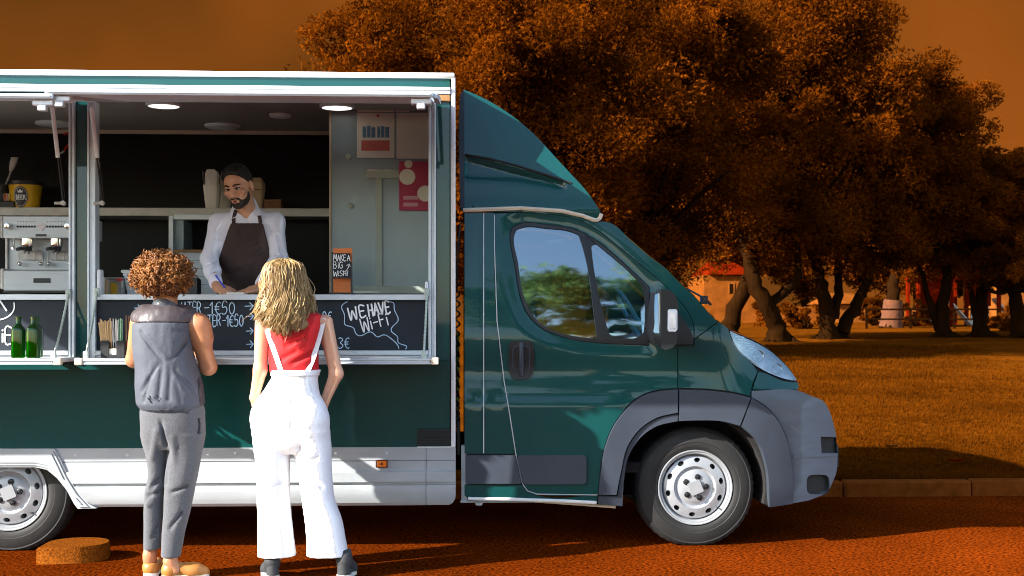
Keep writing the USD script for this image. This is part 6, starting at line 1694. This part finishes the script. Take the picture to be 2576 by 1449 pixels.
add(pm1, 'vest_hem', noise_push(hm.mesh(), 0.005, (22, 22, 8), 2), 'vest_dark', smooth=True)
C = Sculpt(A1(360, 790) - [0, 0.2, 0], A1(480, 725) + [0, 0.2, 0], 0.005)
C.loft(rows([(778, 374, 462, .078, -0.72), (766, 384, 458, .072, -0.725), (750, 387, 455, .070, -0.73)], Y1), 0.01)
C.cut(A1(420, 752, -0.80), (0.25, 0.45, 1))
add(pm1, 'vest_collar', noise_push(C.mesh(), 0.005, (30, 30, 30), 4), 'vest_dark', smooth=True)
for px, py, r in ((404, 1012, .016), (412, 1006, .014), (375, 1005, .010), (382, 1013, .010), (392, 1002, .006)):
    yv = front_y(V, px, py)
    add(vest, 'printed_patch', cat(*[revolve([(r * .3, -0.003), (r * .5, 0.002)], 7, 'y', at(px + dx, py + dy_, yv - .002)) for dx, dy_ in ((0, 0), (4, -4), (-4, -3), (1, -8))]), 'vest_dark', label='dark printed blotch above the hem')
Tm = Sculpt(A1(310, 1415) - [0, 0.22, 0], A1(550, 1000) + [0, 0.22, 0], 0.006)
Tm.loft(rows([(1005, 362, 502, .11), (1040, 353, 514, .125), (1075, 355, 516, .13), (1110, 360, 512, .115), (1128, 368, 505, .09)], Y1), 0.012, power=2.3)
Tm.loft(rows([(1090, 357, 434, .10, -.715), (1130, 366, 426, .093, -.715), (1175, 373, 418, .085, -.715), (1205, 372, 415, .08, -.715), (1235, 365, 412, .078, -.72), (1281, 362, 410, .070, -.72), (1330, 362, 406, .062, -.715), (1380, 362, 403, .055, -.71)], Y1), 0.014, power=2.2)
Tm.loft(rows([(1090, 430, 515, .105, -.73), (1130, 424, 510, .098, -.73), (1175, 419, 501, .09, -.74), (1220, 415, 492, .083, -.745), (1281, 411, 480, .072, -.75), (1342, 408, 464, .064, -.755), (1400, 406, 453, .054, -.76)], Y1), 0.014, power=2.2)
Tm.cut(A1(380, 1398), (0, 0, -1))
# deep folds at the seat, knees and shins
for a, b, r in (((417, 1118), (417, 1215), .010), ((380, 1228), (402, 1205), .010), ((372, 1248), (405, 1232), .007), ((430, 1240), (470, 1222), .007), ((385, 1352), (400, 1320), .006), ((428, 1330), (455, 1290), .006), ((405, 1060), (418, 1120), .008)):
    pa_, pb_ = [at(*q, front_y(Tm, *q) - r * .45) for q in (a, b)]
    Tm.cone(pa_, pb_, r, r, 0.016, sub=True)
for a, b, r in (((383, 1238), (410, 1216), .010), ((372, 1270), (395, 1250), .008), ((435, 1100), (440, 1160), .012), ((395, 1085), (385, 1150), .012)):
    pa_, pb_ = [at(*q, front_y(Tm, *q) + r * .6) for q in (a, b)]
    Tm.cone(pa_, pb_, r, r, 0.02)
Tp = noise_push(Tm.mesh(), 0.006, (7, 7, 5), 9, 3)
tr1 = add(pm1, 'trousers', Tp, 'trouser_grey', smooth=True)
add(tr1, 'pocket', strap(Tm, [(498, 1052), (503, 1068), (498, 1092)], 0.014, 0.002), 'suede_black')
shoe(pm1, (A1(378, 1440, -0.735)[0], -0.745), (-0.10, 1), 'leather_tan', 'sole_white', 0.275, 0, 0.075)
shoe(pm1, (A1(409, 1440, -0.78)[0] - 0.012, -0.775), (1.0, 0.22), 'leather_tan', 'sole_white', 0.265, 0, 0.085)
# curls
hc = A1(409, 694, -0.735)
HR = np.array([0.148, 0.138, 0.116])
hb = Sculpt(hc - 0.24, hc + 0.24, 0.007)
hb.ell(hc + [0, 0, 0.008], HR - 0.022, 0.03); hb.ell(hc + [0.0, -0.045, -0.050], (0.095, 0.065, 0.055), 0.03)
hb.ell(Lh(0, 0.11, -0.05), (0.085, 0.09, 0.10), 0.02, sub=True)
hair1 = add(pm1, 'hair', noise_push(hb.mesh(), 0.02, (28, 28, 28), 8, 2), 'curl_base', smooth=True)
g = np.random.default_rng(5)
tubes = []
fdir = Rh[:, 1]
n_c = 0
while n_c < 1700:
    d = g.normal(size=3); d /= np.linalg.norm(d)
    if d @ fdir > 0.45 and d[2] < 0.35:
        continue
    if d[2] < -0.80:
        continue
    low = d[2] < -0.35
    p0 = hc + d * (HR - 0.03) * (0.85 if low else 1.0) + g.normal(size=3) * 0.006
    ax = d + g.normal(size=3) * 0.55 + np.array([0, 0, -0.45]); ax /= np.linalg.norm(ax)
    s1 = np.cross(ax, g.normal(size=3)); s1 /= np.linalg.norm(s1); s2 = np.cross(ax, s1)
    ln, rr, tn = g.uniform(0.035, 0.075), g.uniform(0.005, 0.010), g.uniform(1.8, 3.4)
    u = np.linspace(0, 1, 13)[:, None]
    ph = g.uniform(0, 6.28)
    P = p0 + ax * u * ln + rr * (s1 * np.cos(ph + u * tn * 6.28) + s2 * np.sin(ph + u * tn * 6.28))
    tubes.append(tube(P, np.interp(np.linspace(0, 1, 13), [0, .2, .9, 1], [.0034, .0036, .0030, .0012]), 4, caps=False))
    n_c += 1
add(hair1, 'curls', cat(*tubes), 'curls', smooth=True)

# ================= the woman in white trousers
Y2 = -0.75
A2 = lambda a, b, y=Y2: at(a, b, y)
pw = thing('person', 'person with long blonde hair, red top and white high waisted trousers with braces', 'person', base=(xx(755, 1400, Y2), Y2, 0))
B = Sculpt(A2(590, 1460) - [0.02, 0.30, 0], A2(900, 650) + [0.02, 0.35, 0.02], 0.0065)
Lw, Rw = head(B, A2(718, 716, -0.74), (-0.1, 1, -0.05), s=0.94)
B.cone(A2(722, 750), A2(735, 792), 0.046, 0.054, 0.03)
B.loft(rows([(786, 700, 775, .05), (802, 668, 816, .066), (850, 688, 796, .078), (890, 690, 792, .074), (935, 692, 792, .072), (1000, 665, 800, .10), (1060, 652, 808, .105)], Y2), 0.03)
B.cone(A2(662, 812, -.745), A2(655, 930, -.73), 0.043, 0.034, 0.03); B.cone(A2(655, 930, -.73), A2(640, 1000, -.70), 0.036, 0.025, 0.02)
hand(B, A2(639, 1000, -.70), (0.15, 0.55, -1), (-1, -0.2, -0.1), 1, 0.4, s=0.9, rw=.022)
B.cone(A2(817, 812, -.745), A2(846, 940, -.73), 0.043, 0.034, 0.03); B.cone(A2(846, 940, -.73), A2(818, 1008, -.70), 0.036, 0.025, 0.02)
hand(B, A2(818, 1006, -.70), (-0.25, 0.45, -1), (1, -0.2, -0.1), -1, 0.4, s=0.9, rw=.022)
B.cone(A2(690, 1080), A2(692, 1230), 0.08, 0.052, 0.03); B.cone(A2(692, 1230), A2(691, 1405), 0.05, 0.031, 0.03)
B.cone(A2(785, 1080), A2(800, 1230), 0.08, 0.052, 0.03); B.cone(A2(800, 1230), A2(862, 1396), 0.05, 0.032, 0.03)
B.cone(A2(691, 1400), A2(688, 1436), 0.029, 0.028, 0.02); B.cone(A2(862, 1390), A2(868, 1432), 0.031, 0.031, 0.02)
B.cut((0, 0, 0.03), (0, 0, -1))
add(pw, 'body', B.mesh(), 'skin_fair', smooth=True)
R_ = Sculpt(A2(640, 950) - [0, 0.22, 0], A2(860, 760) + [0, 0.22, 0], 0.006)
R_.loft(rows([(770, 722, 770, .052), (782, 700, 790, .066), (795, 684, 812, .082), (812, 679, 812, .093), (850, 679, 806, .100), (890, 677, 801, .097), (940, 680, 804, .094)], Y2), 0.01, power=2.3)
R_.ell(A2(829, 822, -.75), (0.022, 0.07, 0.06), 0.012, sub=True); R_.ell(A2(667, 825, -.75), (0.018, 0.07, 0.06), 0.012, sub=True)
R_.cut(A2(740, 938), (0, 0, -1)); R_.cut(A2(740, 774), (0, 0, 1))
for a, b, r in (((705, 905), (745, 885), .008), ((735, 915), (790, 885), .008), ((720, 870), (765, 850), .006)):
    pa_, pb_ = [at(*q, front_y(R_, *q) - r * .78) for q in (a, b)]
    R_.cone(pa_, pb_, r, r, 0.018, sub=True)
add(pw, 'top', noise_push(R_.mesh(), 0.005, (12, 12, 12), 6, 3), 'red_knit', smooth=True)
Wt = Sculpt(A2(590, 1410) - [0, 0.27, 0], A2(900, 915) + [0, 0.25, 0], 0.0065)
Wt.loft(rows([(930, 680, 806, .100), (946, 684, 800, .102), (965, 674, 800, .108), (997, 654, 806, .125), (1014, 645, 811, .135), (1037, 636, 815, .145), (1067, 634, 823, .150), (1098, 636, 828, .140), (1122, 640, 830, .12), (1140, 646, 828, .085)], Y2), 0.012, power=2.15)
Wt.loft(rows([(1085, 636, 728, .125, -.745), (1120, 639, 731, .118, -.745), (1159, 643, 730, .110, -.745), (1220, 646, 729, .103, -.745), (1281, 648, 732, .10, -.745), (1342, 648, 738, .10, -.745), (1400, 648, 746, .10, -.745)], Y2), 0.014, power=2.2)
Wt.loft(rows([(1085, 735, 828, .125, -.75), (1128, 738, 832, .118, -.75), (1190, 749, 835, .108, -.75), (1251, 759, 841, .102, -.75), (1312, 767, 861, .10, -.75), (1342, 770, 867, .10, -.75), (1400, 771, 877, .10, -.75)], Y2), 0.014, power=2.2)
for a, b, r in (((733, 990), (734, 1080), .006), ((664, 1106), (700, 1112), .005), ((752, 1128), (772, 1165), .007), ((770, 1165), (800, 1150), .006), ((775, 1195), (812, 1225), .007), ((712, 1205), (690, 1225), .005)):
    pa_, pb_ = [at(*q, front_y(Wt, *q) - r * .78) for q in (a, b)]
    Wt.cone(pa_, pb_, r, r, 0.018, sub=True)
Wt.ell(A2(733, 1104, -0.79), (0.055, 0.075, 0.05), 0.04)
for c_, r in (((686, 1050), .105), ((776, 1054), .103)):
    p = at(*c_, front_y(Wt, *c_) + r * .90)
    Wt.ell(p, (r, r, r * 1.05), 0.05)
Wt.cut(A2(740, 1397), (0, 0, -1)); Wt.cut(A2(740, 931), (0, 0, 1))
wm = noise_push(Wt.mesh(3), 0.0028, (5, 5, 3), 12, 2)
wm = noise_push(wm, 0.0009, (16, 16, 30), 15, 2)
tr = add(pw, 'trousers', wm, 'white_denim', smooth=True)
wb = Sculpt(A2(640, 960) - [0, 0.2, 0], A2(850, 915) + [0, 0.2, 0], 0.005)
wb.loft(rows([(929, 679, 807, .102), (938, 682, 803, .104), (947, 682, 801, .106)], Y2), 0.008, power=2.15)
wb.cut(A2(740, 931), (0, 0, 1)); wb.cut(A2(740, 944), (0, 0, -1))
add(tr, 'waistband', wb.copy(0.003).mesh(), 'white_denim', smooth=40)
Rs = R_.copy(0.004)
for pts in ([(664, 798), (668, 815), (676, 845), (692, 890), (707, 934)], [(813, 800), (812, 815), (803, 850), (790, 895), (774, 934)]):
    add(tr, 'brace', strap([Rs, B], pts, 0.026, 0.003, 0.003), 'white_denim', smooth=30)
for pts in ([(733, 948), (733, 985), (734, 1030)], [(690, 948), (686, 970), (682, 996)], [(775, 948), (780, 975), (785, 996)]):
    add(tr, 'seam', strap(Wt, pts, 0.004, 0.001, 0.001), 'white_plastic', smooth=30)
shoe(pw, (A2(690, 1440)[0] + 0.012, -0.835), (-0.35, 1), 'suede_black', 'sole_white', 0.235, 0.045, 0.075, 0.039)
shoe(pw, (A2(868, 1440)[0] - 0.008, -0.835), (0.15, 1), 'suede_black', 'sole_white', 0.235, 0.045, 0.105, 0.041)
# long wavy hair
hw = A2(714, 712, -0.745)
hb = Sculpt(hw - [0.22, 0.22, 0.40], hw + [0.22, 0.22, 0.2], 0.007)
hb.ell(hw + [0, 0, 0.012], (0.090, 0.101, 0.100), 0.03)
hb.loft(rows([(715, 676, 756, .090, -.755), (750, 674, 768, .092, -.765), (790, 674, 774, .085, -.785), (815, 690, 780, .055, -.82), (830, 705, 765, .03, -.845)], -.77), 0.03)
hb.ell(Lw(0, 0.12, -0.05), (0.10, 0.09, 0.13), 0.02, sub=True)
hr2 = add(pw, 'hair', noise_push(hb.mesh(), 0.010, (26, 26, 5), 3, 2), 'blonde_base', smooth=True)
g = np.random.default_rng(9)
tubes = []
for k in range(330):
    a = g.uniform(math.pi * 0.93, math.pi * 2.07)          # round the back and the sides
    e = g.uniform(0.12, 1.50)
    ca, sa = math.cos(a), math.sin(a)
    back = max(0.0, -sa)
    n = 18
    u = np.linspace(0, 1, n)
    top = hw + [0.093 * math.cos(e) * ca, 0.104 * math.cos(e) * sa, 0.014 + 0.104 * math.sin(e)]
    zend = A2(714, 792 + 58 * back ** 2 * g.uniform(0.45, 1.0) + g.uniform(-20, 12))[2]
    flare = g.uniform(0.98, 1.55) if back < 0.75 else g.uniform(0.75, 1.35)
    z = np.interp(u, [0, .2, 1], [top[2], hw[2] + 0.035 + 0.05 * math.sin(e), zend])
    sh = np.interp(u, [0, .2, .6, 1], [math.cos(e), 1.0, 1.04 + 0.3 * (flare - 1), flare])
    amp = 0.025 * np.clip((u - .30) / .7, 0, 1) * g.uniform(.6, 1.4)
    ph, fr = g.uniform(0, 6.28), g.uniform(7.5, 12)
    lay = g.uniform(0.94, 1.04)
    G = np.stack([hw[0] + 0.095 * sh * ca * lay + amp * np.sin(ph + u * fr) + 0.012 * u,
                  hw[1] + 0.106 * np.minimum(sh, 1.12) * sa * lay + amp * 0.8 * np.cos(ph + u * fr) - 0.028 * np.clip((u - .5) * 2, 0, 1) * back, z], 1)
    for j in range(9):
        o = g.normal(size=3) * np.array([0.009, 0.006, 0.009])
        sp = np.interp(u, [0, .25, .75, 1], [0.7, 0.8, 0.8, 0.35])[:, None]
        if j == 0 and k % 3 == 0:
            sp = np.interp(u, [0, .35, .7, 1], [0.5, 0.7, 2.2, 3.0])[:, None]
        P = G + o * sp + 0.0025 * np.stack([np.sin(u * 17 + j), np.cos(u * 15 + j * 2), 0 * u], 1)
        tubes.append(tube(P, np.interp(u, [0, .1, .8, 1], [.0018, .0025, .0026, .0008]) * g.uniform(.7, 1.4), 3, caps=False, flat=0.6))
add(hr2, 'strands', cat(*tubes), 'blonde', smooth=True)

# ================= the vendor behind the counter
Y3 = 0.50
A3 = lambda a, b, y=Y3: at(a, b, y)
pv = thing('person', 'bearded person in white shirt and dark brown apron writing at the counter', 'person', base=(xx(620, 760, Y3), Y3, 0.62))
lo = np.minimum(A3(480, 900, 0.0), A3(480, 900, 0.8)); hi_ = A3(760, 395, 0.8)
B = Sculpt([lo[0], 0.0, 0.62], [hi_[0], 0.80, hi_[2] + 0.02], 0.005)
fc = np.array([-0.24, -0.88, -0.36])
HCv = A3(600, 468, 0.27)
Lv, Rv = head(B, HCv, fc, (-0.10, 0, 1), s=1.04)
B.cone(Lv(0, -0.02, -0.06), A3(622, 540, 0.42), 0.056, 0.062, 0.03)
B.loft([(0.63 + 0.75, xx(620), 0.55, .15, .10), (1.42, xx(622, 750, .53), 0.53, .14, .095), (1.62, xx(620, 680, .50), .50, .145, .10), (1.84, xx(620, 600, .46), 0.46, .17, .105), (1.98, xx(622, 550, .44), 0.44, .155, .08), (2.02, xx(622, 540, .43), 0.43, .09, .06)], 0.03)
for sx, (hx) in ((-1, 0.09), (1, 0.09)):
    c = np.array([xx(620, 760, .55) + sx * hx, 0.56, 1.36])
    B.cone(c, c + [0, 0.02, -0.38], 0.085, 0.058, 0.03); B.cone(c + [0, 0.02, -0.38], c + [0, 0.06, -0.68], 0.055, 0.04, 0.03)
    B.cone(c + [0, 0.05, -0.69], c + [0, -0.12, -0.70], 0.038, 0.034, 0.02)
SHL, ELL, WRL = A3(552, 552, .42), A3(526, 650, .36), A3(545, 712, .14)
SHR, ELR, WRR = A3(692, 550, .44), A3(703, 650, .38), A3(650, 722, .15)
WRL[2] = CT + 0.045; WRR[2] = CT + 0.038
for s, e, w in ((SHL, ELL, WRL), (SHR, ELR, WRR)):
    B.cone(s - np.array([0, 0, .03]), e, 0.045, 0.040, 0.03); B.cone(e, w, 0.040, 0.026, 0.02)
hand(B, WRL, (0.62, -0.75, -0.22), (-0.35, -0.35, 1), -1, 0.75, 0.06, 0.98)
hand(B, WRR, (-0.80, -0.58, -0.20), (0.05, -0.15, 1), 1, 0.35, 0.12, 0.98)
B.cut((0, 0, 0.622), (0, 0, -1))
add(pv, 'body', B.mesh(1), 'skin_vendor', smooth=True)
Sh = Sculpt([lo[0], 0.0, 1.20], [hi_[0], 0.80, A3(620, 490, .4)[2]], 0.006)
Sh.loft([(1.25, xx(618, 760, .54), 0.54, .158, .115), (1.42, xx(620, 750, .53), 0.53, .152, .112), (1.62, xx(620, 680, .50), .50, .158, .118), (1.84, xx(620, 600, .46), 0.46, .182, .122), (1.95, xx(622, 560, .44), 0.445, .176, .105), (1.995, xx(622, 545, .43), 0.43, .13, .085), (2.03, xx(622, 530, .42), 0.42, .075, .068)], 0.02, power=2.2)
for s, e, w in ((SHL, ELL, WRL), (SHR, ELR, WRR)):
    s2 = s + np.array([0, 0, -0.026])
    Sh.cone(s2, e, 0.057, 0.050, 0.035)
    Sh.cone(np.array([xx(622, 540, .43), 0.43, 2.0]) + (s - np.array([xx(622, 540, .43), 0.43, 2.0])) * 0.25, s2, 0.045, 0.052, 0.05)
    wc = w + (e - w) * 0.10
    Sh.cone(e, wc, 0.053, 0.041, 0.02)
    m_ = e + (w - e) * 0.42
    Sh.ell(m_ + [0, 0, -0.008], (0.050, 0.050, 0.046), 0.02)
    dirw = (w - e) / np.linalg.norm(w - e)
    # sleeve ends at the cuff
    ax = [Sh.lo[k] + Sh.h * np.arange(Sh.n[k]) for k in range(3)]
    x_, y_, z_ = np.meshgrid(*ax, indexing='ij', sparse=True)
    pl_ = (x_ - wc[0]) * dirw[0] + (y_ - wc[1]) * dirw[1] + (z_ - wc[2]) * dirw[2]
    nearw = (x_ - w[0]) ** 2 + (y_ - w[1]) ** 2 + (z_ - w[2]) ** 2 < 0.085 ** 2
    Sh.d = np.where(nearw, np.maximum(Sh.d, pl_), Sh.d).astype(np.float32)
# open collar and folds
Sh.ell(A3(614, 538, .28), (0.032, 0.08, 0.05), 0.015, sub=True)
for a, b, r in (((548, 600), (541, 660), .008), ((535, 590), (522, 640), .007), ((700, 590), (712, 640), .008), ((686, 575), (694, 640), .007), ((520, 668), (548, 660), .006), ((682, 672), (715, 662), .006), ((560, 560), (546, 585), .007), ((528, 690), (552, 678), .006), ((660, 690), (690, 668), .007)):
    pa_, pb_ = [at(*q, front_y(Sh, *q, -0.1) - r * .4) for q in (a, b)]
    Sh.cone(pa_, pb_, r, r, 0.016, sub=True)
shm = noise_push(Sh.mesh(), 0.006, (16, 16, 9), 21, 3)
shirt = add(pv, 'shirt', shm, 'shirt', smooth=True)
for pts in ([(586, 512), (595, 520), (600, 545), (584, 550), (579, 535)], [(634, 492), (643, 503), (659, 541), (640, 543), (630, 520)]):
    q = [at(a, b, min(front_y(Sh, a, b + 8, -0.1), .42) - .006) for a, b in pts]
    add(shirt, 'collar', hull(np.vstack([q, np.array(q) + [0, .006, 0]])), 'shirt')
Ap = Sh.copy(0.008)
L0, L1 = A3(583, 559, .35), A3(557, 640, .4)
R0_, R1 = A3(659, 559, .35), A3(678, 640, .4)
AW = Sculpt(Sh.lo, Sh.lo + Sh.h * (Sh.n - 1), 0.006)
AW.d = AW.d[:Sh.n[0], :Sh.n[1], :Sh.n[2]]
Ap = Sculpt([lo[0], 0.0, 1.20], [hi_[0], 0.80, A3(620, 490, .4)[2]], 0.006)
Ap.loft([(1.25, xx(618, 760, .54), 0.54, .170, .131), (1.42, xx(620, 750, .53), 0.53, .164, .129), (1.62, xx(620, 680, .50), .50, .170, .137), (1.84, xx(620, 600, .46), 0.46, .194, .142), (1.95, xx(622, 560, .44), 0.445, .188, .128)], 0.02, power=2.2)
Ap.cut(A3(620, 559, .33), (0, -0.2, 1))
def side_cut(S, a, b, sgn):
    t = b - a; n = np.array([t[2], 0, -t[0]]); n /= np.linalg.norm(n)
    S.cut(a, n if n[0] * sgn > 0 else -n)
side_cut(Ap, A3(582, 559, .33), A3(556, 640, .40), -1); side_cut(Ap, A3(660, 559, .33), A3(682, 640, .40), 1)
Ap.cut((xx(553, 690, .42), 0, 0), (-1, 0, 0)); Ap.cut((xx(682, 690, .42), 0, 0), (1, 0, 0))
Ap.cut((0, 0.50, 0), (0, 1, 0))
for a, b, r in (((600, 575), (612, 600), .007), ((600, 660), (650, 625), .009), ((590, 640), (640, 610), .007), ((570, 690), (600, 680), .006), ((632, 660), (664, 640), .007)):
    pa_, pb_ = [at(*q, front_y(Ap, *q, -0.1) - r * .75) for q in (a, b)]
    Ap.cone(pa_, pb_, r, r, 0.016, sub=True)
apron = add(pv, 'apron', noise_push(Ap.mesh(), 0.003, (10, 10, 7), 23, 2), 'apron', smooth=45)
add(apron, 'pocket', strap(Ap, [(560, 697), (600, 699), (640, 699), (676, 697)], 0.012, 0.002, 0.002), 'apron')
for pts in ([(588, 562), (586, 552), (590, 540), (594, 528)], [(655, 562), (655, 550), (650, 536)]):
    add(apron, 'neck_strap', strap([Sh.copy(0.004), B], pts, 0.022, 0.003, 0.005), 'apron', smooth=30)
ws = Sculpt([lo[0], 0.3, 0.66], [hi_[0], 0.80, 1.42], 0.012)
for sx in (-1, 1):
    c = np.array([xx(620, 760, .55) + sx * 0.09, 0.56, 1.36])
    ws.cone(c, c + [0, 0.02, -0.38], 0.098, 0.075, 0.03); ws.cone(c + [0, 0.02, -0.38], c + [0, 0.06, -0.66], 0.075, 0.06, 0.03)
ws.cut((0, 0, 0.70), (0, 0, -1)); ws.cut((0, 0, 1.38), (0, 0, 1))
add(pv, 'trousers', ws.mesh(), 'jeans', smooth=True)
# hair, beard, brows, eyes, lips
hs = 1.04
hb = Sculpt(HCv - 0.2, HCv + 0.2, 0.004)
hb.ell(Lv(0, -0.012, 0.036), np.array([0.0795, 0.099, 0.094]) * hs, 0.02, Rv)
hb.ell(Lv(0, 0.02, 0.098), np.array([0.058, 0.070, 0.030]) * hs, 0.02, Rv)
n_f = Rv @ np.array([0, 0.80, -0.60])
hb.cut(Lv(0, 0.062, 0.078), n_f)
for q_ in (-1, 1):
    hb.ell(Lv(0.078 * q_, 0.074, 0.000), np.array([0.028, 0.036, 0.045]) * hs, 0.012, Rv, sub=True)
hb.cut(Lv(0, -0.06, -0.055), Rv @ np.array([0, 0.35, -1.0]))
add(pv, 'hair', noise_push(hb.mesh(), 0.004, (80, 80, 80), 6, 2), 'black_hair', smooth=True)
bd = Sculpt(HCv - 0.2, HCv + 0.2, 0.0035)
bd.ell(Lv(0, 0.024, -0.048), np.array([0.0645, 0.0715, 0.0725]) * hs, 0.01, Rv)
bd.ell(Lv(0, 0.064, -0.096), np.array([0.032, 0.028, 0.025]) * hs, 0.02, Rv)
bd.cone(Lv(-0.026, 0.086, -0.052), Lv(0.026, 0.086, -0.052), 0.010 * hs, 0.010 * hs, 0.006)
bd.ell(Lv(0, 0.10, -0.010), np.array([0.050, 0.06, 0.040]) * hs, 0.012, Rv, sub=True)
for q_ in (-1, 1):
    bd.ell(Lv(0.048 * q_, 0.075, -0.030), np.array([0.026, 0.045, 0.038]) * hs, 0.012, Rv, sub=True)
bd.ell(Lv(0, 0.100, -0.067), np.array([0.022, 0.022, 0.0115]) * hs, 0.004, Rv, sub=True)
bd.cut(Lv(0, 0, 0.005), Rv @ np.array([0, 0, 1.0])); bd.cut(Lv(0, -0.020, 0), Rv @ np.array([0, -1.0, 0]))
add(pv, 'beard', noise_push(bd.mesh(1), 0.0025, (90, 90, 90), 4, 2), 'beard', smooth=True)
for q_ in (-1, 1):
    ey = add(pv, 'eye', trimesh.creation.icosphere(2, 0.0115).apply_translation(Lv(0.031 * q_, 0.076, 0.005)), 'eye_white', smooth=True)
    add(ey, 'iris', trimesh.creation.icosphere(2, 0.0062).apply_translation(Lv(0.029 * q_, 0.0832, 0.002)), 'black_hair', smooth=True)
    add(ey, 'eyelid', tube([Lv(0.017 * q_, 0.087, 0.006), Lv(0.030 * q_, 0.0885, 0.0115), Lv(0.045 * q_, 0.079, 0.007)], [.003, .0042, .003], 6), 'black_hair', smooth=60)
    add(pv, 'eyebrow', tube([Lv(0.012 * q_, 0.096, 0.024), Lv(0.030 * q_, 0.093, 0.031), Lv(0.052 * q_, 0.076, 0.026)], [.0045, .0052, .0025], 7), 'black_hair', smooth=60)
add(pv, 'lips', cat(tube([Lv(-0.019, 0.087, -0.064), Lv(0, 0.095, -0.061), Lv(0.019, 0.087, -0.064)], [.0025, .0045, .0025], 7), tube([Lv(-0.018, 0.086, -0.072), Lv(0, 0.094, -0.075), Lv(0.018, 0.086, -0.072)], [.003, .0055, .003], 7)), 'lips', smooth=60)
add(pv, 'mouth', tube([Lv(-0.015, 0.0885, -0.0675), Lv(0, 0.0945, -0.068), Lv(0.015, 0.0885, -0.0675)], [.0015, .003, .0015], 6), 'black_hair', smooth=60)
